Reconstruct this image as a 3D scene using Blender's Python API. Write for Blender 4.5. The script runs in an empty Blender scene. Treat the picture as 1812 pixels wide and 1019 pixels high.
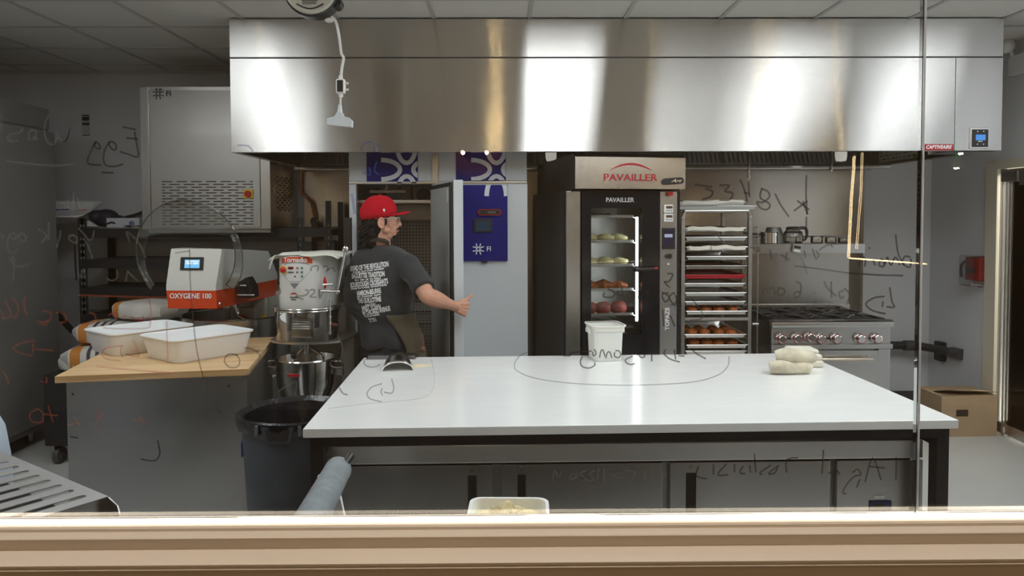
import bpy, bmesh, math, random
import numpy as np
from mathutils import Vector, Matrix, Euler
from mathutils.bvhtree import BVHTree
random.seed(7)
SC = bpy.context.scene
COL = SC.collection
PI = math.pi
R_ = math.radians

# ---------------------------------------------------------------- camera
F = 1309.0; CY = 431.0; EYE = 1.62
CAMM = Matrix.Rotation(-0.009, 3, 'Z') @ Matrix.Rotation(PI/2 - 0.036, 3, 'X') @ Matrix.Rotation(-0.0032, 3, 'Z')
cam_d = bpy.data.cameras.new('camera'); cam = bpy.data.objects.new('camera', cam_d); COL.objects.link(cam)
cam.location = (0, 0, EYE); cam.rotation_euler = CAMM.to_euler()
cam_d.sensor_fit = 'HORIZONTAL'; cam_d.sensor_width = 36.0
cam_d.lens = F*36.0/1812.0; cam_d.shift_y = (CY - 509.5)/1812.0
cam_d.clip_start = 0.05; cam_d.clip_end = 60
SC.camera = cam

# ---------------------------------------------------------------- exposure, world
SC.view_settings.view_transform = 'Standard'; SC.view_settings.look = 'None'
SC.view_settings.gamma = 1.0; SC.view_settings.use_curve_mapping = False
SC.view_settings.exposure = 0.0
SC.cycles.max_bounces = 10; SC.cycles.transparent_max_bounces = 24
SC.cycles.diffuse_bounces = 4; SC.cycles.glossy_bounces = 5; SC.cycles.transmission_bounces = 8
SC.cycles.sample_clamp_indirect = 6.0
SC.cycles.use_denoising = True
w = bpy.data.worlds.new('world'); SC.world = w; w.use_nodes = True
w.node_tree.nodes['Background'].inputs[0].default_value = (0.5, 0.55, 0.62, 1)
w.node_tree.nodes['Background'].inputs[1].default_value = 0.05

CEIL = 2.868
TROFFER_W = 7.0          # radiance of the kitchen ceiling panels
SHOP_W = 14.5             # warm downlights over the shop side of the window

# ---------------------------------------------------------------- measuring helpers
def ray(px, py):
    return CAMM @ Vector(((px-906)/F, -(py-CY)/F, -1.0))
def at(px, py, Y):
    d = ray(px, py); t = Y/d.y
    return Vector((d.x*t, Y, EYE + d.z*t))
def atz(px, py, z):
    d = ray(px, py); t = (z-EYE)/d.z
    return Vector((d.x*t, d.y*t, z))
def atx(px, py, X):
    d = ray(px, py); t = X/d.x
    return Vector((X, d.y*t, EYE + d.z*t))

# ---------------------------------------------------------------- materials
def srgb(r, g, b):
    f = lambda c: (c/255/12.92) if c/255 <= 0.04045 else ((c/255+0.055)/1.055)**2.4
    return (f(r), f(g), f(b), 1)
MATS = {}
def mat(name, col, rough=0.5, metal=0.0, spec=0.5, emit=None, es=0.0, noise=0.0, nscale=20.0, bump=0.0, bscale=60.0,
        coat=0.0, aniso=0.0, arot=0.0, trans=0.0, alpha=1.0, stretch=(1,1,1), sheen=0.0):
    if name in MATS: return MATS[name]
    m = bpy.data.materials.new(name); m.use_nodes = True
    nt = m.node_tree; p = nt.nodes['Principled BSDF']; L = nt.links.new
    p.inputs['Base Color'].default_value = col
    p.inputs['Roughness'].default_value = rough
    p.inputs['Metallic'].default_value = metal
    p.inputs['Specular IOR Level'].default_value = spec
    p.inputs['Coat Weight'].default_value = coat
    p.inputs['Alpha'].default_value = alpha
    p.inputs['Transmission Weight'].default_value = trans
    p.inputs['Sheen Weight'].default_value = sheen
    if emit: p.inputs['Emission Color'].default_value = emit; p.inputs['Emission Strength'].default_value = es
    if noise or bump:
        tc = nt.nodes.new('ShaderNodeTexCoord'); mp = nt.nodes.new('ShaderNodeMapping')
        L(tc.outputs['Object'], mp.inputs[0]); mp.inputs['Scale'].default_value = stretch
    if noise:
        n = nt.nodes.new('ShaderNodeTexNoise'); n.inputs['Scale'].default_value = nscale; n.inputs['Detail'].default_value = 5
        L(mp.outputs[0], n.inputs[0])
        r = nt.nodes.new('ShaderNodeValToRGB')
        r.color_ramp.elements[0].position = 0.3; r.color_ramp.elements[1].position = 0.7
        r.color_ramp.elements[0].color = tuple(c*(1-noise) for c in col[:3]) + (1,)
        r.color_ramp.elements[1].color = tuple(min(1, c*(1+noise)) for c in col[:3]) + (1,)
        L(n.outputs['Fac'], r.inputs[0]); L(r.outputs[0], p.inputs['Base Color'])
    if bump:
        n2 = nt.nodes.new('ShaderNodeTexNoise'); n2.inputs['Scale'].default_value = bscale; n2.inputs['Detail'].default_value = 4
        L(mp.outputs[0], n2.inputs[0])
        b = nt.nodes.new('ShaderNodeBump'); b.inputs['Strength'].default_value = bump; b.inputs['Distance'].default_value = 0.01
        L(n2.outputs['Fac'], b.inputs['Height']); L(b.outputs[0], p.inputs['Normal'])
    if aniso:
        t = nt.nodes.new('ShaderNodeTangent'); t.direction_type = 'UV_MAP'; t.uv_map = 'UVMap'
        L(t.outputs[0], p.inputs['Tangent'])
        p.inputs['Anisotropic'].default_value = aniso; p.inputs['Anisotropic Rotation'].default_value = arot
    MATS[name] = m
    return m

def glass_mat(name, tint=(1,1,1,1), gloss=1.0, veil=0.0):
    """thin clear sheet: passes light straight through, with a Fresnel reflection"""
    if name in MATS: return MATS[name]
    m = bpy.data.materials.new(name); m.use_nodes = True; nt = m.node_tree; nt.nodes.clear(); L = nt.links.new
    o = nt.nodes.new('ShaderNodeOutputMaterial'); mx = nt.nodes.new('ShaderNodeMixShader')
    tr = nt.nodes.new('ShaderNodeBsdfTransparent'); tr.inputs[0].default_value = tint
    gl = nt.nodes.new('ShaderNodeBsdfGlossy'); gl.inputs['Roughness'].default_value = 0.0
    fr = nt.nodes.new('ShaderNodeFresnel'); fr.inputs[0].default_value = 1.45
    mu = nt.nodes.new('ShaderNodeMath'); mu.operation = 'MULTIPLY'; mu.inputs[1].default_value = gloss
    L(fr.outputs[0], mu.inputs[0]); L(mu.outputs[0], mx.inputs[0]); L(tr.outputs[0], mx.inputs[1]); L(gl.outputs[0], mx.inputs[2])
    L(mx.outputs[0], o.inputs[0]); MATS[name] = m
    return m

def emis(name, col, s):
    if name in MATS: return MATS[name]
    m = bpy.data.materials.new(name); m.use_nodes = True; nt = m.node_tree; nt.nodes.clear()
    o = nt.nodes.new('ShaderNodeOutputMaterial'); e = nt.nodes.new('ShaderNodeEmission')
    e.inputs[0].default_value = col; e.inputs[1].default_value = s; nt.links.new(e.outputs[0], o.inputs[0]); MATS[name] = m
    return m

def steel(name, col=(0.56,0.54,0.51,1), rough=0.12, brush=0.10, axis=2, wave=0.0, wscale=(1.2,1,0.25), smudge=0.06):
    """brushed stainless sheet: microscopic grooves tilt the normal across the brushing (axis), faint smudges, slight waviness"""
    if name in MATS: return MATS[name]
    m = mat(name, col, rough, 1.0)
    nt = m.node_tree; L = nt.links.new; p = nt.nodes['Principled BSDF']
    tc = nt.nodes.new('ShaderNodeTexCoord')
    n = nt.nodes.new('ShaderNodeTexNoise'); n.inputs['Scale'].default_value = 2.2; n.inputs['Detail'].default_value = 6
    L(tc.outputs['Object'], n.inputs[0])
    r = nt.nodes.new('ShaderNodeMapRange'); r.inputs[1].default_value = 0.3; r.inputs[2].default_value = 0.7
    r.inputs[3].default_value = max(0.02, rough-smudge*0.5); r.inputs[4].default_value = rough+smudge
    L(n.outputs['Fac'], r.inputs[0]); L(r.outputs[0], p.inputs['Roughness'])
    base = None
    if wave:
        mp = nt.nodes.new('ShaderNodeMapping'); mp.inputs['Scale'].default_value = wscale
        L(tc.outputs['Object'], mp.inputs[0])
        n2 = nt.nodes.new('ShaderNodeTexNoise'); n2.inputs['Scale'].default_value = 1.0; n2.inputs['Detail'].default_value = 1.5
        L(mp.outputs[0], n2.inputs[0])
        b = nt.nodes.new('ShaderNodeBump'); b.inputs['Strength'].default_value = 1.0; b.inputs['Distance'].default_value = wave
        L(n2.outputs['Fac'], b.inputs['Height']); base = b.outputs[0]
    if brush:
        if base is None:
            g = nt.nodes.new('ShaderNodeNewGeometry'); base = g.outputs['Normal']
        sc = nt.nodes.new('ShaderNodeVectorMath'); sc.operation = 'SCALE'; sc.inputs['Scale'].default_value = 9173.0
        L(tc.outputs['Object'], sc.inputs[0])
        wn = nt.nodes.new('ShaderNodeTexWhiteNoise'); wn.noise_dimensions = '3D'; L(sc.outputs[0], wn.inputs['Vector'])
        sp = nt.nodes.new('ShaderNodeSeparateXYZ'); L(wn.outputs['Color'], sp.inputs[0])
        ad = nt.nodes.new('ShaderNodeMath'); ad.operation = 'ADD'; L(sp.outputs[0], ad.inputs[0]); L(sp.outputs[1], ad.inputs[1])
        sb = nt.nodes.new('ShaderNodeMath'); sb.operation = 'MULTIPLY_ADD'; sb.inputs[1].default_value = brush; sb.inputs[2].default_value = -brush
        L(ad.outputs[0], sb.inputs[0])
        cx = nt.nodes.new('ShaderNodeCombineXYZ'); L(sb.outputs[0], cx.inputs[axis])
        av = nt.nodes.new('ShaderNodeVectorMath'); av.operation = 'ADD'; L(base, av.inputs[0]); L(cx.outputs[0], av.inputs[1])
        nz = nt.nodes.new('ShaderNodeVectorMath'); nz.operation = 'NORMALIZE'; L(av.outputs[0], nz.inputs[0])
        L(nz.outputs[0], p.inputs['Normal'])
    elif base is not None: L(base, p.inputs['Normal'])
    return m

M_hood   = steel('hood_steel', (0.64,0.63,0.61,1), 0.075, 0.42, wave=0.014, wscale=(1.6,1,0.35), smudge=0.02)
M_steel  = steel('steel', (0.55,0.54,0.52,1), 0.22, 0.12, wave=0.003)
M_steeld = steel('steel_dark', (0.36,0.355,0.345,1), 0.3, 0.1)
M_clad   = steel('wall_steel', (0.58,0.53,0.47,1), 0.20, 0.14, wave=0.008, smudge=0.02)
M_chrome = mat('chrome', (0.72,0.71,0.69,1), 0.14, 1.0)
M_alu    = mat('aluminium', (0.66,0.65,0.63,1), 0.33, 1.0)
M_aluold = mat('worn_aluminium', (0.45,0.44,0.42,1), 0.38, 1.0, noise=0.2, nscale=8)
M_black  = mat('black_paint', (0.012,0.012,0.013,1), 0.45)
M_blackp = mat('black_plastic', (0.018,0.018,0.02,1), 0.35)
M_rubber = mat('rubber', (0.02,0.02,0.02,1), 0.8)
M_white  = mat('white_enamel', (0.74,0.75,0.76,1), 0.35)
M_whitep = mat('white_plastic', (0.80,0.80,0.78,1), 0.4)
M_blue   = mat('deep_blue', srgb(14,20,112), 0.5, spec=0.25)
M_red    = mat('red_plastic', srgb(190,22,32), 0.4)
M_yellow = mat('yellow_plastic', srgb(235,190,30), 0.4)
M_orange = mat('orange_enamel', srgb(214,72,20), 0.35)
M_wallm  = mat('wall_paint', srgb(212,213,216), 0.75, noise=0.03, nscale=2)
M_ceilm  = mat('ceiling_tile', srgb(222,219,213), 0.9, noise=0.04, nscale=2.0)
M_inkw   = mat('white_print', (0.85,0.85,0.85,1), 0.5)
M_inkb   = mat('black_print', (0.02,0.02,0.02,1), 0.5)

# ---------------------------------------------------------------- mesh builder
class MB:
    def __init__(s): s.bm = bmesh.new(); s.mi = 0; s.bv = False
    def _fin(s, geom, M=None):
        vs = [g for g in geom if isinstance(g, bmesh.types.BMVert)]
        if M is not None: bmesh.ops.transform(s.bm, matrix=M, verts=vs)
        fs = set()
        for v in vs:
            for f in v.link_faces: fs.add(f)
        for f in fs: f.material_index = s.mi
        return vs
    def raw(s, verts, faces, M=None):
        vs = [s.bm.verts.new(v) for v in verts]
        for f in faces:
            try: nf = s.bm.faces.new([vs[i] for i in f]); nf.material_index = s.mi
            except ValueError: pass
        if M is not None: bmesh.ops.transform(s.bm, matrix=M, verts=vs)
        return vs
    def box(s, x0, x1, y0, y1, z0, z1, M=None, bev=0.0, seg=2):
        r = bmesh.ops.create_cube(s.bm, size=1.0); vs = r['verts']
        T = Matrix.Translation(((x0+x1)/2, (y0+y1)/2, (z0+z1)/2)) @ Matrix.Diagonal((abs(x1-x0), abs(y1-y0), abs(z1-z0), 1))
        bmesh.ops.transform(s.bm, matrix=T, verts=vs)
        fs = set(f for v in vs for f in v.link_faces)
        for f in fs: f.material_index = s.mi
        if bev:
            s.bv = True
            es = list(set(e for v in vs for e in v.link_edges))
            r = bmesh.ops.bevel(s.bm, geom=es, offset=min(bev, 0.45*min(abs(x1-x0), abs(y1-y0), abs(z1-z0))), segments=seg, affect='EDGES', profile=0.5)
            vs = list(set(r['verts']) | set(v for f in r['faces'] for v in f.verts) | set(v for v in vs if v.is_valid))
            for f in set(f for v in vs for f in v.link_faces): f.material_index = s.mi
        if M is not None: bmesh.ops.transform(s.bm, matrix=M, verts=vs)
        return vs
    def rings(s, rings, closed=True, cap=True, M=None):
        n = len(rings[0]); V = [p for r in rings for p in r]; Fs = []
        for i in range(len(rings)-1):
            for j in range(n if closed else n-1):
                a = i*n+j; b = i*n+(j+1)%n
                Fs.append((a, b, b+n, a+n))
        if cap and closed:
            Fs.append(tuple(range(n-1, -1, -1))); Fs.append(tuple((len(rings)-1)*n+j for j in range(n)))
        return s.raw(V, Fs, M)
    def lathe(s, prof, n=28, M=None, cap=True):
        rs = [[Vector((max(r,1e-5)*math.cos(2*PI*k/n), max(r,1e-5)*math.sin(2*PI*k/n), z)) for k in range(n)] for r, z in prof]
        return s.rings(rs, True, cap, M)
    def tube(s, pts, r, n=10, smooth=0, cap=True, M=None):
        P = [Vector(p) for p in pts]
        R = list(r) if isinstance(r, (list, tuple)) else [r]*len(P)
        if smooth and len(P) > 2:
            Q = []; RR = []
            for i in range(len(P)-1):
                p0 = P[max(i-1,0)]; p1 = P[i]; p2 = P[i+1]; p3 = P[min(i+2,len(P)-1)]
                for k in range(smooth):
                    t = k/smooth
                    Q.append(0.5*((2*p1)+(-p0+p2)*t+(2*p0-5*p1+4*p2-p3)*t*t+(-p0+3*p1-3*p2+p3)*t**3)); RR.append(R[i]*(1-t)+R[i+1]*t)
            Q.append(P[-1]); RR.append(R[-1]); P = Q; R = RR
        rs = []; up = None
        for i, p in enumerate(P):
            a = P[max(i-1,0)]; b = P[min(i+1,len(P)-1)]
            d = (b-a).normalized()
            if up is None: up = Vector((0,0,1)) if abs(d.z) < 0.9 else Vector((0,1,0))
            x = d.cross(up)
            if x.length < 1e-4: x = d.orthogonal()
            x.normalize(); y = x.cross(d).normalized(); up = y
            rs.append([p + (x*math.cos(2*PI*k/n) + y*math.sin(2*PI*k/n))*R[i] for k in range(n)])
        return s.rings(rs, True, cap, M)
    def cyl(s, p0, p1, r, r1=None, n=20, M=None):
        return s.tube([p0, p1], [r, r if r1 is None else r1], n=n, M=M)
    def ell(s, c, r, M=None, u=16, v=10):
        rr = bmesh.ops.create_uvsphere(s.bm, u_segments=u, v_segments=v, radius=1.0); vs = rr['verts']
        r = (r, r, r) if isinstance(r, (int, float)) else r
        T = Matrix.Translation(Vector(c)) @ (M.to_4x4() if M is not None else Matrix()) @ Matrix.Diagonal((r[0], r[1], r[2], 1))
        bmesh.ops.transform(s.bm, matrix=T, verts=vs)
        for f in set(f for v_ in vs for f in v_.link_faces): f.material_index = s.mi
        return vs
    def cap(s, p0, p1, r0, r1=None, n=14):
        """tapered capsule"""
        r1 = r0 if r1 is None else r1
        p0 = Vector(p0); p1 = Vector(p1); d = (p1-p0).normalized()
        pts = []; rr = []
        for k in range(1, 5):
            a = k/4*PI/2; pts.append(p0 - d*r0*math.cos(a)); rr.append(r0*math.sin(a))
        for k in range(3, -1, -1):
            a = k/4*PI/2
            if k == 3: pts.append(p1); rr.append(r1)
            if k > 0: pts.append(p1 + d*r1*math.cos(a)); rr.append(r1*math.sin(a))
        return s.tube(pts, rr, n=n)
    def prism(s, poly, d0, d1, plane='XZ', M=None):
        """polygon in a plane, extruded between d0 and d1 along the plane's normal"""
        f = {'XZ': lambda a, b, d: (a, d, b), 'XY': lambda a, b, d: (a, b, d), 'YZ': lambda a, b, d: (d, a, b)}[plane]
        n = len(poly)
        V = [f(a, b, d0) for a, b in poly] + [f(a, b, d1) for a, b in poly]
        Fs = [tuple(range(n)), tuple(range(2*n-1, n-1, -1))] + [(i, (i+1) % n, n+(i+1) % n, n+i) for i in range(n)]
        return s.raw(V, Fs, M)
    def ribbon(s, pts, w, d0, d1=None, plane='XZ', M=None):
        """flat stroke of width w along 2-D points, at depth d0 (thick to d1)"""
        P = [Vector((a, b)) for a, b in pts]; n = len(P); Lp = []; Rp = []
        for i, p in enumerate(P):
            a = P[max(i-1,0)]; b = P[min(i+1,n-1)]; t = (b-a)
            t = t.normalized() if t.length > 1e-9 else Vector((1,0)); q = Vector((-t.y, t.x))*w/2
            Lp.append(p+q); Rp.append(p-q)
        f = {'XZ': lambda v, d: (v.x, d, v.y), 'XY': lambda v, d: (v.x, v.y, d), 'YZ': lambda v, d: (d, v.x, v.y)}[plane]
        if d1 is None:
            V = [f(v, d0) for v in Lp] + [f(v, d0) for v in Rp]
            return s.raw(V, [(i, i+1, n+i+1, n+i) for i in range(n-1)], M)
        rs = [[Vector(f(Lp[i], d0)), Vector(f(Lp[i], d1)), Vector(f(Rp[i], d1)), Vector(f(Rp[i], d0))] for i in range(n)]
        return s.rings(rs, True, True, M)
    def build(s, name, m, parent=None, ang=35, loc=None, rot=None, fixn=True):
        bm = s.bm
        if fixn: bmesh.ops.recalc_face_normals(bm, faces=bm.faces)
        me = bpy.data.meshes.new(name)
        uv = bm.loops.layers.uv.new('UVMap')
        bm.normal_update()
        for f in bm.faces:
            n = f.normal; ax = max(range(3), key=lambda i: abs(n[i]))
            for l in f.loops:
                c = l.vert.co
                l[uv].uv = (c.x, c.z) if ax == 1 else ((c.y, c.z) if ax == 0 else (c.x, c.y))
            f.smooth = True
        bm.to_mesh(me); bm.free()
        for mm in (m if isinstance(m, (list, tuple)) else [m]): me.materials.append(mm)
        me.set_sharp_from_angle(angle=R_(ang))
        o = bpy.data.objects.new(name, me); COL.objects.link(o)
        if s.bv:
            wn = o.modifiers.new('wn', 'WEIGHTED_NORMAL'); wn.keep_sharp = True; wn.weight = 100
        if parent is not None: o.parent = parent
        if loc is not None: o.location = loc
        if rot is not None: o.rotation_euler = rot
        return o

def tag(o, label=None, cat=None, group=None, kind=None):
    if label: o['label'] = label
    if cat: o['category'] = cat
    if group: o['group'] = group
    if kind: o['kind'] = kind
    return o
def thing(name, label, cat, loc=(0,0,0), rz=0.0, group=None):
    o = bpy.data.objects.new(name, None); COL.objects.link(o)
    o.empty_display_size = 0.1; o.location = loc; o.rotation_euler = (0, 0, rz)
    return tag(o, label, cat, group)
def struct(o): o['kind'] = 'structure'; return o
def kids(o): return [c for c in bpy.data.objects if c.parent == o]
def copy_tree(o, parent=None):
    ch = kids(o)
    c = o.copy(); COL.objects.link(c)
    if parent is not None: c.parent = parent
    for k in ch: copy_tree(k, c)
    return c
def local(root, p):
    """world point -> coordinates of a root Empty (location + z rotation)"""
    v = Vector(p) - Vector(root.location)
    return Matrix.Rotation(-root.rotation_euler.z, 3, 'Z') @ v
def lpx(root, px, py, ly):
    """pixel -> root-local (x, z) on the local plane y = ly"""
    Rm = Matrix.Rotation(-root.rotation_euler.z, 3, 'Z')
    o = Rm @ (Vector((0, 0, EYE)) - Vector(root.location)); d = Rm @ ray(px, py)
    t = (ly - o.y)/d.y
    return o.x + d.x*t, o.z + d.z*t

def text_bm(mb, txt, size, M, extr=0.0006, bold=0.0, sx=1.0, align='CENTER', shear=0.0):
    cu = bpy.data.curves.new('t', 'FONT'); cu.body = txt; cu.size = size; cu.align_x = align; cu.align_y = 'CENTER'
    cu.extrude = extr; cu.offset = bold*size; cu.resolution_u = 3; cu.shear = shear
    ob = bpy.data.objects.new('t', cu); me = bpy.data.meshes.new_from_object(ob)
    vs = [tuple((v.co.x*sx, v.co.y, v.co.z)) for v in me.vertices]
    fs = [tuple(p.vertices) for p in me.polygons]
    mb.raw(vs, fs, M)
    bpy.data.objects.remove(ob); bpy.data.curves.remove(cu); bpy.data.meshes.remove(me)
XZ = Matrix(((1,0,0,0),(0,0,-1,0),(0,1,0,0),(0,0,0,1)))   # text plane -> standing, facing -Y
def lettering(name, txt, size, m, parent, x, y, z, bold=0.01, sx=1.0, extr=0.0006, rot=0.0, M=None, shear=0.0):
    b = MB(); T = Matrix.Translation((x, y, z)) @ (M if M is not None else XZ) @ Matrix.Rotation(rot, 4, 'Z')
    text_bm(b, txt, size, T, extr, bold, sx, shear=shear)
    return b.build(name, m, parent, fixn=False)

def pill(b, cx, cz, w, h, r, y0, y1, n=6):
    pts = []
    for ax, az, a0 in ((w/2-r, h/2-r, 0), (-w/2+r, h/2-r, PI/2), (-w/2+r, -h/2+r, PI), (w/2-r, -h/2+r, 1.5*PI)):
        for k in range(n+1): a = a0+PI/2*k/n; pts.append((cx+ax+r*math.cos(a), cz+az+r*math.sin(a)))
    b.prism(pts, y0, y1, 'XZ')
def arc_logo(b, cx, cz, s, y0, y1, parts='LRTB'):
    """four thick arcs bulging towards one centre"""
    for k, ch in enumerate('LTRB'):
        if ch not in parts: continue
        a = {'L': PI, 'T': PI/2, 'R': 0, 'B': -PI/2}[ch]
        pts = []
        for i in range(13):
            t = -PI/2*0.98 + PI*0.98*i/12
            u = -s*0.38 - (1-math.cos(t))*s*1.12; v = math.sin(t)*s*0.56
            # u is the distance from the centre (negative = away), v across
            pts.append((cx + (-u)*math.cos(a) - v*math.sin(a), cz + (-u)*math.sin(a) + v*math.cos(a)))
        b.ribbon(pts, s*0.26, y0, y1)
# ================================================================ the room
def floor_mat():
    m = mat('floor_concrete', srgb(196,196,192), 0.35, noise=0.06, nscale=1.6, bump=0.03, bscale=30)
    return m
XL, XR, YB, YG = -4.4, 3.67, 6.35, 1.30
b = MB(); b.box(XL-0.1, XR+0.1, YG-0.1, YB+0.1, -0.1, 0); struct(b.build('floor', floor_mat()))
b = MB(); b.box(-4.5, 4.5, -3.6, YG-0.1, -0.1, 0); struct(b.build('floor', mat('shop_floor', srgb(120,92,66), 0.4, noise=0.2, nscale=3)))
b = MB(); b.box(XL, XR, YB, YB+0.1, 0, CEIL); struct(b.build('wall_back', M_wallm))
b = MB(); b.box(XL-0.1, XL, YG-0.1, YB+0.1, 0, CEIL); struct(b.build('wall_left', M_wallm))
# right wall with the door opening
DY0, DY1, DZ = 4.45, 5.46, 1.965
b = MB(); b.box(XR, XR+0.05, DY1, YB+0.1, 0, CEIL); b.box(XR, XR+0.05, YG-0.1, DY0, 0, CEIL); b.box(XR, XR+0.05, DY0, DY1, DZ, CEIL)
struct(b.build('wall_right', M_wallm))
# corridor seen through the door
b = MB(); b.box(5.3, 5.4, 2.5, 8.0, 0, 2.6); b.box(XR+0.05, 5.3, 7.9, 8.0, 0, 2.6); b.box(XR+0.05, 5.3, 2.4, 2.5, 0, 2.6)
struct(b.build('wall_corridor', mat('corridor_paint', srgb(150,150,148), 0.7)))
b = MB(); b.box(XR+0.12, 5.4, 2.4, 8.0, -0.1, 0); struct(b.build('floor', floor_mat()))
b = MB(); b.box(XR+0.12, 5.4, 2.4, 8.0, 2.6, 2.7); struct(b.build('ceiling', M_ceilm))
# ceiling: suspended tiles in a T-bar grid
GX0, GY0, G = 0.157, 4.285, 0.6
b = MB(); b.box(XL, XR, YG-0.1, YB, CEIL, CEIL+0.1); ce = struct(b.build('ceiling', M_ceilm))
b = MB()
k = -8
while GX0+k*G < XR:
    x = GX0+k*G
    if x > XL: b.box(x-0.012, x+0.012, YG, YB-0.01, CEIL-0.008, CEIL+0.01)
    k += 1
k = -4
while GY0+k*G < YB:
    y = GY0+k*G
    if y > YG+0.1: b.box(XL+0.01, XR-0.01, y-0.012, y+0.012, CEIL-0.0078, CEIL+0.01)
    k += 1
b.build('ceiling_grid', mat('grid_paint', srgb(188,187,184), 0.5), ce)
b = MB()
for y in (YB-0.02,): b.box(XL, XR, y, YB-0.001, CEIL-0.025, CEIL-0.001)
struct(b.build('trim_1', mat('grid_paint', srgb(188,187,184), 0.5)))
# shop side
M_shop = mat('shop_wall', srgb(176,158,136), 0.8)
b = MB(); b.box(-4.5, 4.5, -3.7, -3.6, 0, 3.2); struct(b.build('wall_shop', M_shop))
b = MB(); b.box(-4.6, -4.5, -3.6, YG-0.1, 0, 3.2); struct(b.build('wall_shop', M_shop))
b = MB(); b.box(4.5, 4.6, -3.6, YG-0.1, 0, 3.2); struct(b.build('wall_shop', M_shop))
b = MB(); b.box(-4.5, 4.5, -3.6, YG-0.1, 3.2, 3.3); struct(b.build('ceiling', mat('shop_ceiling', srgb(150,144,136), 0.9)))
# front wall under, beside and above the glass, in beige
M_beige = mat('beige_paint', srgb(206,197,186), 0.55, noise=0.02, nscale=3)
GL, GR, SEAM, GZ0, GZ1 = -3.0, 3.66, 0.7345, 1.0845, 2.84
b = MB(); b.box(-4.5, 4.5, YG-0.0965, YG+0.02, 0, 1.028); struct(b.build('wall_front', M_beige))
b = MB(); b.box(-4.5, 4.5, YG-0.085, YG+0.02, GZ1, 3.2); b.box(-4.5, GL, YG-0.085, YG+0.02, 1.028, GZ1); b.box(GR, 4.5, YG-0.085, YG+0.02, 1.028, GZ1)
struct(b.build('wall_front', M_beige))
M_refl_dark = mat('reflection_darkener', srgb(98,90,82), 0.6)
b = MB(); b.box(XL+0.002, XR-0.002, YG+0.0205, YG+0.026, 0.0, 1.0); struct(b.build('wall_front', M_refl_dark))  # added unseen dark sheet, dims what the refrigerator doors mirror
# sill moulding: stepped profile swept along the window
prof = [(YG+0.02,1.028),(YG+0.02,1.0835),(1.2755,1.0835),(1.2725,1.0805),(1.2725,1.0755),(1.2495,1.0752),(1.2475,1.0735),(1.2475,1.0725),(1.2515,1.071),(1.2515,1.0535),(1.2475,1.0527),(1.205,1.0525),(1.1995,1.0505),(1.1995,1.048),(1.2025,1.047),(1.2025,1.0435),(1.1985,1.043),(1.1985,1.0415),(1.2035,1.0405),(1.2035,1.028)]
b = MB(); b.prism(prof, GL-0.05, GR+0.05, 'YZ'); struct(b.build('trim_2', M_beige, ang=20))
b = MB()
for x0, x1 in ((GL-0.03, GL+0.01), (GR-0.01, GR+0.03)): b.box(x0, x1, YG-0.03, YG+0.02, 1.0837, GZ1)
b.box(GL, GR, YG-0.03, YG+0.02, GZ1-0.03, GZ1); struct(b.build('trim_3', M_beige))
# LED strip lying along the foot of the glass
b = MB(); b.box(GL+0.02, GR-0.02, 1.2915, 1.2985, 1.0837, 1.0885, bev=0.001)
led = b.build('led_strip', emis('led_warm', (1.0, 0.84, 0.64, 1), 13.0))
tag(led, 'thin glowing warm light strip along the foot of the glass on the beige sill', 'light strip')
# ---- glass: two panes with a joint
def joint_mat():
    m = bpy.data.materials.new('joint_clear'); m.use_nodes = True; nt = m.node_tree; nt.nodes.clear(); L = nt.links.new
    o = nt.nodes.new('ShaderNodeOutputMaterial'); df = nt.nodes.new('ShaderNodeBsdfGlossy'); tl = nt.nodes.new('ShaderNodeBsdfTranslucent'); df.inputs['Roughness'].default_value = 0.3
    tc = nt.nodes.new('ShaderNodeTexCoord'); n = nt.nodes.new('ShaderNodeTexNoise'); n.inputs['Scale'].default_value = 13; L(tc.outputs['Object'], n.inputs[0])
    r = nt.nodes.new('ShaderNodeValToRGB'); r.color_ramp.elements[0].position = 0.35; r.color_ramp.elements[0].color = (0.75,0.74,0.76,1); r.color_ramp.elements[1].position = 0.55; r.color_ramp.elements[1].color = (0.97,0.96,0.94,1)
    L(n.outputs['Fac'], r.inputs[0]); L(r.outputs[0], tl.inputs[0])
    m1 = nt.nodes.new('ShaderNodeMixShader'); m1.inputs[0].default_value = 0.8; L(df.outputs[0], m1.inputs[1]); L(tl.outputs[0], m1.inputs[2]); L(m1.outputs[0], o.inputs[0]); return m
win = thing('window_1', None, None, (0, YG, GZ0)); struct(win)
M_glass = glass_mat('pane_glass', (0.965,0.972,0.965,1), 1.0)
b = MB(); b.box(GL, SEAM-0.003, 0, 0.010, 0.001, GZ1-GZ0-0.03); b.build('glass_pane', M_glass, win)
b = MB(); b.box(SEAM+0.003, GR, 0, 0.010, 0.001, GZ1-GZ0-0.03); b.build('glass_pane', M_glass, win)
b = MB(); b.raw([(SEAM-0.0012,-0.0012,0.001),(SEAM+0.0028,-0.0012,0.001),(SEAM+0.0028,-0.0012,GZ1-GZ0-0.03),(SEAM-0.0012,-0.0012,GZ1-GZ0-0.03)], [(0,1,2,3)]); b.build('glass_joint', joint_mat(), win)
b = MB(); b.box(SEAM-0.0026, SEAM-0.0014, -0.0005, 0.0105, 0.001, GZ1-GZ0-0.03); b.build('glass_edge', mat('edge_dark', (0.03,0.03,0.04,1), 0.1), win)

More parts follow.
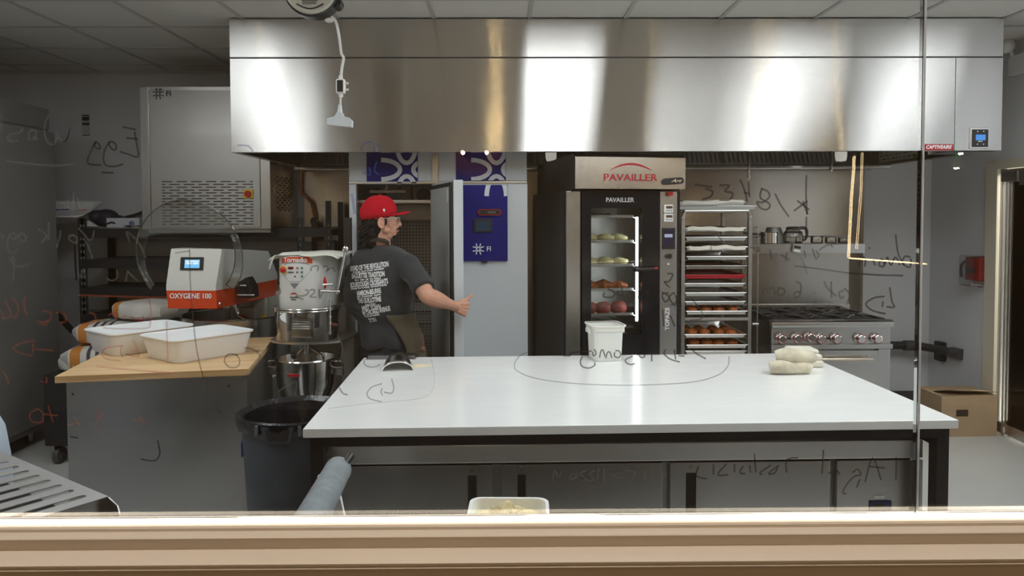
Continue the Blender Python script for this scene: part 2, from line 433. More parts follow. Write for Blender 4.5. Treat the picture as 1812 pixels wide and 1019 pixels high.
# ---- right-hand glazed door
d = thing('door_1', None, None, (XR, (DY0+DY1)/2, 0)); struct(d)
M_frame = mat('door_frame_paint', srgb(212,204,184), 0.5)
b = MB(); dl = (DY1-DY0)/2
b.box(-0.025, 0.06, dl, dl+0.13, 0, DZ+0.06); b.box(-0.025, 0.06, -dl-0.13, -dl, 0, DZ+0.06); b.box(-0.025, 0.06, -dl, dl, DZ-0.001, DZ+0.06)
b.build('door_frame', M_frame, d)
b = MB(); b.box(0.0, 0.012, -dl+0.02, dl-0.045, 0.09, DZ-0.09); b.build('door_glass', glass_mat('door_glassm', (0.86,0.86,0.84,1), 1.0), d)
b = MB(); b.box(-0.01, 0.022, -dl+0.012, dl-0.012, DZ-0.092, DZ-0.01); b.box(-0.01, 0.022, -dl+0.012, dl-0.012, 0.012, 0.09); b.build('door_rail', M_steel, d)
b = MB(); b.box(-0.006, 0.018, dl-0.035, dl-0.012, 0.09, DZ-0.09); b.build('door_stile', M_alu, d)
b = MB(); b.box(-0.02, 0.03, dl-0.20, dl-0.03, DZ-0.10, DZ-0.03, bev=0.006); b.box(-0.03, 0.03, dl-0.30, dl-0.24, DZ-0.13, DZ-0.02, bev=0.004); b.cyl((-0.01, dl-0.22, DZ-0.045), (-0.01, dl-0.9, DZ-0.02), 0.009); b.build('door_closer', M_steeld, d)
b = MB(); b.cyl((0.0, dl-0.02, 0.0), (0.0, dl-0.02, 0.13), 0.014); b.cyl((0.0, dl-0.10, 0.0), (0.0, dl-0.10, 0.07), 0.022); b.box(-0.03, 0.03, dl-0.14, dl+0.02, 0, 0.025, bev=0.004); b.build('door_pivot', M_chrome, d)

# ---- steel wall cladding under the hood
b = MB(); b.box(-1.70, 1.30, YB-0.022, YB-0.001, 0.0, 2.45); b.box(1.304, 3.06, YB-0.022, YB-0.001, 0.0, 2.45)
b.box(-1.712, -1.70, YB-0.03, YB-0.001, 0, 2.45, bev=0.003); b.box(3.06, 3.075, YB-0.03, YB-0.001, 0, 2.45, bev=0.003)
struct(b.build('wall_cladding', M_clad))
b = MB(); b.box(3.08, XR-0.002, YB-0.012, YB-0.001, 0.0, 0.10); struct(b.build('baseboard_back', mat('base_grey', srgb(70,70,72), 0.6)))
b = MB(); b.box(XR-0.012, XR-0.001, DY1+0.14, YB-0.02, 0.0, 0.10); struct(b.build('baseboard_right', mat('base_pale', srgb(170,170,170), 0.6)))

# ---- ceiling panels that light the kitchen
E_trof = emis('troffer_light', (0.94, 0.975, 1.0, 1), TROFFER_W)
def troffer(cx, cy, lx, ly, label):
    t = thing('ceiling_light', label, 'ceiling light', (cx, cy, CEIL-0.012), 0, 'flat ceiling light panels above the kitchen')
    b = MB(); b.box(-lx/2+0.02, lx/2-0.02, -ly/2+0.02, ly/2-0.02, -0.004, 0.0); b.build('diffuser', E_trof, t)
    b = MB()
    for x0, x1, y0, y1 in ((-lx/2, lx/2, -ly/2, -ly/2+0.02), (-lx/2, lx/2, ly/2-0.02, ly/2), (-lx/2, -lx/2+0.02, -ly/2+0.02, ly/2-0.02), (lx/2-0.02, lx/2, -ly/2+0.02, ly/2-0.02)):
        b.box(x0, x1, y0, y1, -0.006, 0.002)
    b.build('frame', mat('grid_paint', srgb(188,187,184), 0.5), t)
troffer(GX0+G/2, 2.785, G, 4*G, 'white flat ceiling panel light over the middle of the worktable, in front of the hood')
troffer(GX0-3.5*G, 2.785, G, 4*G, 'white flat ceiling panel light in front of the left end of the hood')
troffer(GX0+3.5*G, 2.785, G, 4*G, 'white flat ceiling panel light in front of the right end of the hood')
troffer(GX0+2.5*G, 2.185, G, 2*G, 'short ceiling panel light close to the window, right of the middle')
troffer(GX0-5.5*G, 2.785, G, 2*G, 'added ceiling fill panel, out of view, over the left side of the kitchen')  # added panel out of view, lightens the left of the kitchen
troffer(GX0+5.0*G, 3.385, 0.5, 2*G, 'narrow added ceiling fill panel, out of view, beside the right wall')  # another added panel out of view, for general brightness
# ---- shop-side lights: warm downlights over the sill
for i, x in enumerate((-1.5, 0.0, 1.5)):
    l = bpy.data.lights.new('downlight', 'AREA'); l.shape = 'DISK'; l.size = 0.25; l.energy = SHOP_W; l.color = (1.0, 0.87, 0.73)
    o = bpy.data.objects.new('downlight', l); COL.objects.link(o); o.location = (x, 0.92, 3.1)
l = bpy.data.lights.new('shop_fill', 'AREA'); l.shape = 'RECTANGLE'; l.size = 5.0; l.size_y = 0.3; l.energy = 24; l.color = (1.0, 0.88, 0.74)  # added fill light, brightens the shop wall mirrored in hood and glass
o = bpy.data.objects.new('shop_fill', l); COL.objects.link(o); o.location = (0, -2.3, 3.15); o.rotation_euler = (R_(-25), 0, 0)
l = bpy.data.lights.new('corridor_fill', 'AREA'); l.size = 0.6; l.energy = 330; l.color = (1.0, 0.95, 0.88)  # added fill light, lifts the corridor behind the door glass
o = bpy.data.objects.new('corridor_fill', l); COL.objects.link(o); o.location = (4.6, 5.4, 2.55)

# ================================================================ exhaust hood
HX0, HX1, HY0, HY1, HZ0, HZS, HZ1 = -1.716, 3.14, 4.67, 6.32, 2.03, 2.617, 2.858
hood = thing('exhaust_hood', 'long brushed stainless steel exhaust hood hanging across the back of the kitchen under the ceiling', 'exhaust hood', (0, HY0, HZ0))
H = HZS-HZ0
b = MB()
b.box(HX0, 2.84, 0.0, 0.02, 0.0, H-0.004, bev=0.002); b.build('front_panel', M_hood, hood)
b = MB(); b.box(HX0, HX1, 0.0, 0.02, H+0.004, HZ1-HZ0, bev=0.002); b.build('upper_panel', M_hood, hood)
b = MB(); b.box(2.842, HX1, -0.002, 0.3, 0.0, H-0.004, bev=0.003); b.build('utility_cabinet', M_hood, hood)
b = MB(); b.box(HX0, HX1, 0.004, 0.016, H-0.006, H+0.006); b.build('seam', mat('seam_dark', (0.03,0.03,0.03,1), 0.6), hood)
for x0, x1 in ((HX0, HX0+0.015), (HX1-0.015, HX1)):
    b = MB(); b.box(x0, x1, 0.02 if x0 < 0 else 0.301, HY1-HY0, 0.0, HZ1-HZ0); b.build('side_panel', M_steel, hood)
b = MB(); b.box(HX0+0.015, HX1-0.015, 0.02, 0.05, 0.0, 0.02); b.box(HX0+0.015, HX0+0.045, 0.05, HY1-HY0-0.35, 0.0, 0.02, bev=0.004)
b.box(HX1-0.045, HX1-0.015, 0.301, HY1-HY0-0.35, 0.0, 0.02, bev=0.004); b.build('drip_edge', M_steel, hood)
b = MB(); b.box(HX0+0.015, HX1-0.015, 0.05, HY1-HY0, 0.50, 0.52); b.box(HX0+0.015, HX1-0.015, HY1-HY0-0.02, HY1-HY0, -0.02, 0.52); b.build('inner_liner', M_steeld, hood)
# baffle filters on a slope + grease gutter
x = HX0+0.06
while x+0.48 < HX1-0.02:
    b = MB()
    for k in range(12): b.box(x+0.02+k*0.038, x+0.042+k*0.038, -0.005, 0.012, 0.0, 0.46)
    b.box(x, x+0.48, -0.01, 0.02, -0.02, 0.0); b.box(x, x+0.48, -0.01, 0.02, 0.46, 0.48)
    o = b.build('baffle_filter', M_steeld, hood, loc=(0, 1.35, 0.02)); o.rotation_euler = (R_(-28), 0, 0)
    x += 0.49
b = MB(); b.box(HX0+0.02, HX1-0.02, 1.30, 1.42, -0.025, -0.001, bev=0.004); b.build('grease_gutter', M_chrome, hood)
# control display and maker's plate
cp = MB(); p0 = at(1714,263,HY0); p1 = at(1750,226,HY0)
cx, cz, w2, h2 = (p0.x+p1.x)/2, (p0.z+p1.z)/2-HZ0, (p1.x-p0.x)/2, (p1.z-p0.z)/2
cp.box(cx-w2, cx+w2, -0.012, -0.002, cz-h2, cz+h2, bev=0.004); c = cp.build('control_panel', M_chrome, hood)
b = MB(); b.box(cx-w2*0.80, cx+w2*0.80, -0.016, -0.012, cz-h2*0.86, cz+h2*0.82, bev=0.001); b.build('faceplate', M_blackp, c)
b = MB(); b.box(cx-w2*0.46, cx+w2*0.50, -0.0175, -0.016, cz-h2*0.22, cz+h2*0.32); b.build('display', emis('lcd_blue', srgb(96,168,250), 0.9), c)
for sx in (-0.3, 0.3):
    for sz in (-0.6, 0.62): b = MB(); b.cyl((cx+sx*w2, -0.018, cz+sz*h2), (cx+sx*w2, -0.016, cz+sz*h2), 0.004, n=10); b.build('button', M_chrome, c)
b = MB(); b.box(cx-w2*0.22, cx+w2*0.2, -0.0168, -0.016, cz-h2*0.36, cz-h2*0.29); b.build('lettering', M_inkw, c)
q0 = at(1633,266,HY0); q1 = at(1687,255,HY0)
b = MB(); b.box(q0.x, q1.x, -0.004, 0.0, q0.z-HZ0, q1.z-HZ0, bev=0.001); pl = b.build('name_plate', mat('plate_red', srgb(165,20,34), 0.4), hood)
b = MB(); T = Matrix.Translation(((q0.x+q1.x)/2, -0.0048, (q0.z+q1.z)/2-HZ0)) @ XZ
text_bm(b, 'CaptiveAire'.upper(), 0.032, T, 0.0004, 0.03, 0.86, shear=0.25); b.build('lettering', M_inkw, pl, fixn=False)
# instruction sheets on the inside of the right end panel
b = MB(); b.box(HX1-0.0175, HX1-0.0152, 0.85, 1.50, 0.03, 0.24); sh = b.build('notice_sheet', mat('paper', srgb(214,216,200), 0.8), hood)
b = MB()
for r in range(6):
    y = 0.88
    while y < 1.46:
        l = random.uniform(0.02, 0.08); b.box(HX1-0.0181, HX1-0.0175, y, min(y+l, 1.48), 0.05+r*0.03, 0.058+r*0.03); y += l+random.uniform(0.015, 0.05)
b.build('print', mat('print_grey', (0.12,0.12,0.12,1), 0.7), sh)
b = MB(); b.box(HX1-0.0185, HX1-0.0175, 0.86, 0.98, 0.03, 0.05); b.build('print', mat('print_green', srgb(140,180,40), 0.7), sh)
# suppression nozzles, hood lamps
for px, yb in ((1325, 318), (1471, 304)):
    Y = HY0+0.75; p = at(px, yb, Y)
    b = MB(); b.cyl((p.x, 0.75, 0.5), (p.x, 0.75, p.z-HZ0+0.03), 0.009); b.cyl((p.x, 0.75, p.z-HZ0+0.03), (p.x, 0.75, p.z-HZ0+0.015), 0.014); b.cyl((p.x, 0.75, p.z-HZ0+0.015), (p.x, 0.75, p.z-HZ0), 0.010, 0.006)
    b.build('suppression_nozzle', M_chrome, hood)
for px, Y in ((975, 5.75), (1488, 5.55)):
    p = at(px, 286, Y); b = MB(); T = Matrix.Translation((p.x, Y-HY0, p.z-HZ0))
    b.lathe([(0.0,0.0),(0.035,0.005),(0.042,0.03),(0.044,0.10)], M=T); g = b.build('hood_lamp', mat('lamp_glass', (0.75,0.76,0.74,1), 0.15, trans=0.3, emit=(1,0.95,0.85,1), es=(0.25 if px < 1000 else 0.0)), hood)
    b = MB(); b.lathe([(0.05,0.10),(0.06,0.13),(0.06,0.49)], M=T); b.build('lamp_socket', M_steeld, hood)

# ---- warm light strips framing the shop's display wall (seen only as reflections)
E_led2 = emis('led_frame', (1.0, 0.74, 0.38, 1), 30.0)
E_led3 = emis('led_upright', (1.0, 0.76, 0.42, 1), 50.0)
def led_line(label, pts, r=0.006, m=None):
    b = MB(); b.tube(pts, r, n=8); o = b.build('display_light_strip', m or E_led2); tag(o, label, 'light strip'); return o
def refl(px, py, yv):
    """place in the shop whose mirror image in the window glass shows at a pixel; yv = distance behind the camera plane"""
    p = at(px, py, 2*YG+yv); return Vector((p.x, -yv, p.z))
led_line('warm light strip bent in an L on the shop wall facing the window', [refl(1513,276,1.6), refl(1512,300,1.6), refl(1508,350,1.6), refl(1503,455,1.6), refl(1505,457,1.6), refl(1640,467,1.6)], 0.004)
led_line('second thin upright warm light strip beside the L-shaped one', [refl(1527,270,1.6), refl(1525,340,1.6), refl(1517,440,1.6)], 0.0022)

# upright strips high on the shop side (mirrored as thin wavy lines in the hood)
for x, lab in ((-3.02, 'upright warm light strip high in the shop at the far left'), (-0.19, 'first of two close upright warm light strips high in the shop'), (-0.08, 'second of two close upright warm light strips high in the shop'), (3.22, 'upright warm light strip high in the shop, right of the window'), (3.34, 'thin upright warm light strip beside the right-hand one in the shop'), (4.24, 'upright warm light strip at the far right of the shop'), (4.36, 'rightmost upright warm light strip of the shop')):
    led_line(lab, [(x, -0.3, 2.5), (x, -0.3, 3.15)], 0.006, E_led3)
# hanging lamps in the shop, mirrored in the window glass
M_amber = bpy.data.materials.new('amber_glass'); M_amber.use_nodes = True; _nt = M_amber.node_tree; _nt.nodes.clear()
_o = _nt.nodes.new('ShaderNodeOutputMaterial'); _t = _nt.nodes.new('ShaderNodeBsdfTranslucent'); _d = _nt.nodes.new('ShaderNodeBsdfDiffuse'); _m = _nt.nodes.new('ShaderNodeMixShader')
_t.inputs[0].default_value = (0.95,0.62,0.28,1); _d.inputs[0].default_value = (0.95,0.62,0.28,1); _nt.links.new(_t.outputs[0], _m.inputs[1]); _nt.links.new(_d.outputs[0], _m.inputs[2]); _nt.links.new(_m.outputs[0], _o.inputs[0])
pc = refl(840, 266, 1.0)
t = thing('pendant_lamp', 'round ribbed glass pendant lamp with two warm bulbs hanging in the shop', 'lamp', pc)
for dx in (-0.058, 0.058):
    b = MB(); b.ell((dx, 0.0, -0.01), 0.009); b.build('bulb', emis('bulb_warm', (1.0, 0.62, 0.25, 1), 1500.0), t)
for k in range(7):
    r = 0.066+0.010*k; b = MB(); b.tube([(r*math.cos(2*PI*j/48), 0.02+0.012*k-0.05, r*math.sin(2*PI*j/48)) for j in range(49)], 0.0028, n=8, cap=False); b.build('shade_rib', M_amber, t)
b = MB(); b.cyl((0,0,0.11), (0,0,3.2-pc.z), 0.003); b.build('cord', M_black, t)
M_green = M_amber.copy(); M_green.name = 'bottle_green'
for _n in M_green.node_tree.nodes:
    if _n.type in ('BSDF_TRANSLUCENT', 'BSDF_DIFFUSE'): _n.inputs[0].default_value = (0.03,0.55,0.25,1)
pc = refl(1695, 298, 1.0)
t = thing('bottle_lamp', 'green glass bottle pendant lamp with a ribbed clear skirt hanging in the shop', 'lamp', pc)
b = MB(); b.lathe([(0.0,0.012),(0.010,0.012),(0.013,0.05),(0.014,0.10),(0.012,0.30),(0.0,0.30)], n=20); b.build('bottle', M_green, t)
for k in range(16):
    a = 2*PI*k/16; b = MB(); b.cyl((0.012*math.cos(a), 0.012*math.sin(a), 0.045), (0.034*math.cos(a), 0.034*math.sin(a), 0.0), 0.0018, n=6); b.build('skirt_rib', mat('clear_rib', (0.8,0.78,0.7,1), 0.3), t)
b = MB(); b.ell((0,0,0.002), (0.007,0.007,0.005)); b.build('bulb', emis('bulb_small', (1.0, 0.8, 0.5, 1), 160.0), t)
b = MB(); b.ell((0,0.03,0.07), (0.006,0.006,0.006)); b.build('bulb', emis('bulb_small', (1.0, 0.8, 0.5, 1), 160.0), t)
b = MB(); b.cyl((0,0,0.3), (0,0,3.2-pc.z), 0.003); b.build('cord', M_black, t)
# ================================================================ worktable with its refrigerated base
TA = math.atan2(0.065, 2.291)
tb = thing('worktable', 'large white stone-topped worktable on a black frame in the middle of the kitchen', 'worktable', (-0.694, 2.504, 0), TA)
TW, TD = 2.292, 1.285
M_quartz = mat('quartz', srgb(232,233,231), 0.13, noise=0.012, nscale=2.5, spec=0.5)
def _quartz():
    nt = M_quartz.node_tree; p = nt.nodes['Principled BSDF']; L = nt.links.new
    tc = nt.nodes.new('ShaderNodeTexCoord'); mp = nt.nodes.new('ShaderNodeMapping'); mp.inputs['Scale'].default_value = (2.0, 7.0, 2.0); mp.inputs['Rotation'].default_value = (0,0,0.25)
    n = nt.nodes.new('ShaderNodeTexNoise'); n.inputs['Scale'].default_value = 2.2; n.inputs['Detail'].default_value = 7; n.inputs['Distortion'].default_value = 1.2
    L(tc.outputs['Object'], mp.inputs[0]); L(mp.outputs[0], n.inputs[0])
    r = nt.nodes.new('ShaderNodeMapRange'); r.inputs[1].default_value = 0.4; r.inputs[2].default_value = 0.62; r.inputs[3].default_value = 0.13; r.inputs[4].default_value = 0.22
    L(n.outputs['Fac'], r.inputs[0]); L(r.outputs[0], p.inputs['Roughness'])
_quartz()
b = MB(); b.box(0, TW, 0, TD, 0.868, 0.90, bev=0.004); b.build('tabletop', M_quartz, tb)
b = MB(); b.box(0.03, TW-0.03, 0.02, 0.06, 0.832, 0.868); b.box(0.03, TW-0.03, TD-0.06, TD-0.02, 0.832, 0.868); b.box(0.03, 0.07, 0.06, TD-0.06, 0.80, 0.868); b.box(TW-0.07, TW-0.03, 0.06, TD-0.06, 0.80, 0.868); b.build('table_frame', M_black, tb)
for x in (0.02, TW-0.066):
    for y in (0.02, TD-0.07):
        b = MB(); b.box(x, x+0.046, y, y+0.05, 0.0, 0.868, bev=0.003); b.build('leg', M_black, tb)
b = MB(); b.box(TW-0.098, TW-0.0665, 0.24, 0.30, 0.0, 0.868); b.build('end_panel', M_white, tb)
b = MB(); b.box(TW-0.0665, TW-0.066, 0.1, 0.1005, 0.5, 0.5005)
b.bm.free()
# refrigerator
fr = thing('undercounter_refrigerator', 'low stainless steel refrigerator with three doors built in under the worktable', 'refrigerator', (-0.665, 2.64, 0), TA*0.6)
FW = 2.20
b = MB(); b.box(0.02, FW-0.02, 0.05, 0.75, 0.10, 0.728); b.build('body', M_steeld, fr)
b = MB(); b.box(0.0, FW, 0.0, 0.72, 0.729, 0.796, bev=0.004); b.build('worktop', steel('worktop_steel', (0.72,0.71,0.69,1), 0.3, 0.25), fr)
b = MB(); b.box(0.03, FW-0.03, 0.035, 0.055, 0.714, 0.7285); b.build('gap_strip', M_black, fr)
for x in (0.1, FW-0.1):
    for y in (0.1, 0.65):
        b = MB(); b.cyl((x,y,0), (x,y,0.10), 0.02); b.build('foot', M_steeld, fr)
def fpx(px): return lpx(fr, px, 830, 0.03)[0]
fd = [(578, 871, 826, 844), (887, 1172, 914, 931), (1185, 1468, 1213, 1231)]
for x0, x1, h0, h1 in fd:
    X0, X1, A, B_ = fpx(x0), fpx(x1), fpx(h0), fpx(h1)
    b = MB(); b.box(X0, A, 0.025, 0.05, 0.12, 0.714, bev=0.002); b.box(B_, X1, 0.025, 0.05, 0.12, 0.714, bev=0.002); b.box(A, B_, 0.042, 0.05, 0.12, 0.714); b.box(A, B_, 0.025, 0.043, 0.676, 0.714)
    dr = b.build('door', M_steel, fr)
    b = MB(); b.box(A+0.004, B_-0.002, 0.036, 0.0415, 0.13, 0.675); b.build('handle_recess', M_black, dr)
    b = MB(); b.cyl(((A+B_)/2, 0.0195, 0.698), ((A+B_)/2, 0.026, 0.698), 0.008, n=16); b.build('lock', M_chrome, dr)
b = MB(); X0, X1 = fpx(1480), fpx(1632); b.box(X0, X1, 0.025, 0.05, 0.12, 0.714, bev=0.002); pn = b.build('control_door', M_steel, fr)
a0 = lpx(fr, 1539, 915, 0.02); a1 = lpx(fr, 1578, 886, 0.02)
b = MB(); b.box(a0[0], a1[0], 0.019, 0.0255, a0[1], a1[1], bev=0.002); b.build('controller', mat('controller_blue', srgb(30,44,84), 0.4), pn)
b = MB(); b.box(a0[0]+0.012, a1[0]-0.03, 0.0182, 0.0192, a0[1]+0.03, a1[1]-0.01); b.build('display', M_black, pn)
a0 = lpx(fr, 1548, 882, 0.02); a1 = lpx(fr, 1566, 877, 0.02)
b = MB(); b.box(a0[0], a1[0], 0.0225, 0.0255, a0[1], a1[1]); b.build('name_badge', M_whitep, pn)

# ================================================================ two upright retarder cabinets
M_fw = mat('cabinet_white', srgb(202,207,210), 0.32)
M_fi = steel('liner_steel', (0.34,0.33,0.31,1), 0.3, 0.1)
FY = 4.95
def cab(x0, x1, label, hollow):
    t = thing('retarder_cabinet', label, 'refrigerator', (x0, FY, 0))
    W = x1-x0; D = 0.85; Hh = 2.2
    b = MB()
    b.box(0, 0.045, 0.0, D, 0.0, 1.848); b.box(W-0.03, W, 0.0, D, 0.0, 1.848); b.box(0.045, W-0.03, D-0.04, D, 0, 1.848); b.box(0.045, W-0.03, 0.0, D-0.04, 0.0, 0.12); b.box(0.0, W, 0.0, D, 1.80+0.048, 1.86)
    b.build('cabinet_body', M_fw, t)
    b = MB(); b.box(0.0, W, 0.0, D, 1.862, Hh, bev=0.002); b.build('header', M_fw, t)
    b = MB(); b.box(0.0, W, -0.008, 0.0, 1.842, 1.858, bev=0.002); b.build('header_trim', M_alu, t)
    return t, W, D
c1, W1, D1 = cab(-1.04, -0.455, 'left white upright cabinet with its door open, behind the person', True)
c2, W2, D2 = cab(-0.445, 0.145, 'right white upright cabinet with a closed door and dark blue control panel', False)
b = MB(); b.box(W1+0.0008, W1+0.0092, 0.02, 0.5, 0.0, 2.2); b.build('joint_strip', M_alu, c1)
b = MB(); b.box(W1-0.03, W1+0.009, -0.012, -0.001, 1.845, 2.2, bev=0.002); b.build('joint_strip', M_alu, c1)
# blue plates with the arc emblem, cut off by the plate edge
M_logo = mat('emblem_white', srgb(214,218,222), 0.4)
def cut(bm_b, co, no):
    r = bmesh.ops.bisect_plane(bm_b.bm, geom=bm_b.bm.verts[:]+bm_b.bm.edges[:]+bm_b.bm.faces[:], plane_co=co, plane_no=no, clear_outer=True)
p0 = lpx(c1, 649, 326, -0.006); p1 = lpx(c1, 739, 262, -0.006)
b = MB(); b.box(p0[0], p1[0], -0.006, 0.0, p0[1], 2.14); bp = b.build('blue_plate', M_blue, c1)
b = MB(); cc = lpx(c1, 719.5, 300, -0.007); arc_logo(b, cc[0], cc[1], 0.115, -0.008, -0.006)
cut(b, (p1[0]-0.002,0,0), (1,0,0)); cut(b, (0,0,p0[1]+0.001), (0,0,-1)); cut(b, (0,0,2.135), (0,0,1)); b.build('emblem', M_logo, bp)
p0 = lpx(c2, 807, 326, -0.006); p1 = lpx(c2, 895, 262, -0.006)
b = MB(); b.box(p0[0], p1[0], -0.006, 0.0, 1.862, 2.14); bp = b.build('blue_plate', M_blue, c2)
cc = lpx(c2, 878.5, 300, -0.007)
b = MB(); arc_logo(b, cc[0], cc[1], 0.115, -0.008, -0.006); cut(b, (p1[0]-0.002,0,0), (1,0,0)); cut(b, (0,0,1.864), (0,0,-1)); cut(b, (0,0,2.135), (0,0,1)); b.build('emblem', M_logo, bp)
# closed door of the right cabinet
dy = -0.065
b = MB(); b.box(0.015, W2+0.002, dy, -0.010, 0.10, 1.838, bev=0.004); dr = b.build('door', M_fw, c2)
b = MB(); b.box(0.02, W2-0.02, -0.0095, -0.001, 0.11, 1.83); b.build('door_gasket', M_black, c2)
p0 = lpx(c2, 808, 462, dy-0.02); p1 = lpx(c2, 898, 327, dy-0.02)
b = MB(); b.box(p0[0], p1[0], dy-0.022, dy-0.001, p0[1], p1[1], bev=0.002); cpn = b.build('control_panel', M_blue, dr)
b = MB(); arc_logo(b, cc[0], cc[1]-0.01, 0.115, dy-0.0235, dy-0.022); cut(b, (p1[0]-0.002,0,0), (1,0,0)); cut(b, (0,0,p1[1]-0.001), (0,0,1)); b.build('emblem', M_logo, cpn)
yy = dy-0.022
q0 = lpx(c2, 838, 411, yy); q1 = lpx(c2, 871, 387, yy)
b = MB(); b.box(q0[0], q1[0], yy-0.012, yy+0.001, q0[1], q1[1], bev=0.004); b.build('display_frame', M_blackp, cpn)
q0 = lpx(c2, 842, 408, yy-0.012); q1 = lpx(c2, 867, 391, yy-0.012)
b = MB(); b.box(q0[0], q1[0], yy-0.0135, yy-0.012, q0[1], q1[1]); b.build('display', emis('lcd_dim', srgb(62,88,110), 0.35), cpn)
q = lpx(c2, 866.5, 375.5, yy)
b = MB(); pill(b, q[0], q[1], 0.156, 0.042, 0.020, yy-0.014, yy+0.001); b.build('thermometer_case', mat('case_red', srgb(140,22,34), 0.35), cpn)
b = MB(); pill(b, q[0], q[1], 0.138, 0.028, 0.0135, yy-0.0165, yy-0.0135); b.build('thermometer_face', M_blackp, cpn)
b = MB(); b.box(q[0]-0.012, q[0]+0.040, yy-0.0175, yy-0.0165, q[1]-0.006, q[1]+0.006); b.build('thermometer_display', mat('lcd_grey', srgb(96,92,84), 0.4), cpn)
q = lpx(c2, 846, 440.5, yy)
b = MB(); arc_logo(b, q[0]+0.002, q[1], 0.025, yy-0.0015, yy+0.0005); b.build('emblem', M_inkw, cpn)
q2 = lpx(c2, 861.5, 440.5, yy); lettering('lettering', 'FI', 0.044, M_inkw, cpn, q2[0]+0.013, yy-0.0015, q2[1], 0.012)
q = lpx(c2, 857, 464, yy); b = MB(); b.box(q[0]-0.02, q[0]+0.02, yy-0.004, yy+0.02, q[1]-0.006, q[1]+0.006, bev=0.002); b.build('latch', M_blackp, cpn)
# open cabinet interior
b = MB(); b.box(0.046, 0.052, 0.01, D1-0.041, 0.121, 1.842); b.box(W1-0.037, W1-0.031, 0.01, D1-0.041, 0.121, 1.842); b.box(0.052, W1-0.037, 0.01, D1-0.041, 0.121, 0.127); b.build('liner', M_fi, c1)
def perf_mat():
    m = mat('perforated_sheet', (0.40,0.36,0.32,1), 0.5, 0.25); nt = m.node_tree; L = nt.links.new; p = nt.nodes['Principled BSDF']
    tc = nt.nodes.new('ShaderNodeTexCoord'); sp = nt.nodes.new('ShaderNodeSeparateXYZ'); L(tc.outputs['Object'], sp.inputs[0])
    def fr_(s, off):
        a = nt.nodes.new('ShaderNodeMath'); a.operation = 'MULTIPLY'; a.inputs[1].default_value = 1/0.0245; L(s, a.inputs[0])
        f = nt.nodes.new('ShaderNodeMath'); f.operation = 'FRACT'; L(a.outputs[0], f.inputs[0])
        g = nt.nodes.new('ShaderNodeMath'); g.operation = 'SUBTRACT'; g.inputs[1].default_value = 0.5; L(f.outputs[0], g.inputs[0])
        h = nt.nodes.new('ShaderNodeMath'); h.operation = 'MULTIPLY'; L(g.outputs[0], h.inputs[0]); L(g.outputs[0], h.inputs[1]); return h
    ad = nt.nodes.new('ShaderNodeMath'); ad.operation = 'ADD'; L(fr_(sp.outputs[0],0).outputs[0], ad.inputs[0]); L(fr_(sp.outputs[2],0).outputs[0], ad.inputs[1])
    lt = nt.nodes.new('ShaderNodeMath'); lt.operation = 'LESS_THAN'; lt.inputs[1].default_value = 0.05; L(ad.outputs[0], lt.inputs[0])
    mx = nt.nodes.new('ShaderNodeMix'); mx.data_type = 'RGBA'; mx.inputs[6].default_value = (0.40,0.36,0.32,1); mx.inputs[7].default_value = (0.01,0.01,0.01,1)
    L(lt.outputs[0], mx.inputs[0]); L(mx.outputs[2], p.inputs['Base Color']); return m
b = MB(); b.box(0.053, W1-0.038, D1-0.10, D1-0.09, 0.13, 1.60); b.build('air_panel', perf_mat(), c1)
b = MB(); b.box(0.053, W1-0.038, 0.10, 0.13, 1.715, 1.738, bev=0.003); b.build('cross_bar', M_alu, c1)
b = MB(); b.box(0.053, W1-0.038, D1-0.14, D1-0.11, 1.60, 1.715); b.build('top_baffle', M_steeld, c1)
b = MB(); b.box(0.10, 0.35, 0.2, 0.215, 1.79, 1.81, bev=0.003); b.box(0.21, 0.225, 0.2, 0.215, 1.81, 1.842); b.build('top_rail', M_steeld, c1)
for x in (0.085, 0.40):
    b = MB(); b.cyl((x+0.06, 0.30, 1.775), (x+0.06, 0.35, 1.775), 0.052); f = b.build('fan', M_black, c1)
b = MB(); b.box(0.30, 0.375, 0.28, 0.40, 1.745, 1.84, bev=0.004); b.build('coil_box', mat('coil_grey', srgb(120,112,100), 0.6), c1)
for s_, x in ((0, 0.062), (1, W1-0.052)):
    for y in (0.12, 0.6):
        b = MB(); b.box(x, x+0.012, y, y+0.02, 0.13, 1.70); b.build('rack_upright', M_steeld, c1)
for k in range(9):
    z = 0.30+k*0.085
    b = MB()
    for j in range(8): b.cyl((0.075, 0.13+j*0.065, z), (W1-0.055, 0.13+j*0.065, z), 0.0025, n=6)
    b.box(0.074, 0.082, 0.12, 0.62, z-0.004, z+0.004); b.box(W1-0.062, W1-0.054, 0.12, 0.62, z-0.004, z+0.004)
    b.build('wire_shelf', M_steeld, c1)
# open door: hinged on the right of the opening, swung to the front
hg = (W1-0.035, -0.004)
da = math.atan2(4.33-4.95, -0.318+0.505)
b = MB(); T = Matrix.Translation((hg[0], hg[1], 0)) @ Matrix.Rotation(da, 4, 'Z')
b.box(0.012, 0.655, -0.0, 0.058, 0.10, 1.838, bev=0.004, M=T); od = b.build('door', M_fw, c1)
b = MB(); b.box(0.03, 0.64, -0.014, 0.0, 0.115, 1.825, M=T); b.build('gasket', M_black, od)
b = MB(); b.box(0.055, 0.60, -0.018, -0.013, 0.14, 1.80, M=T, bev=0.002); b.build('inner_skin', mat('door_liner', srgb(186,188,188), 0.45, 0.1), od)
b = MB(); b.box(0.06, 0.54, 0.0585, 0.078, 1.325, 1.838, M=T, bev=0.002); b.build('control_panel', M_blue, od)
b = MB(); b.box(0.56, 0.585, -0.0195, -0.018, 1.71, 1.79, M=T); b.build('sticker', M_whitep, od)

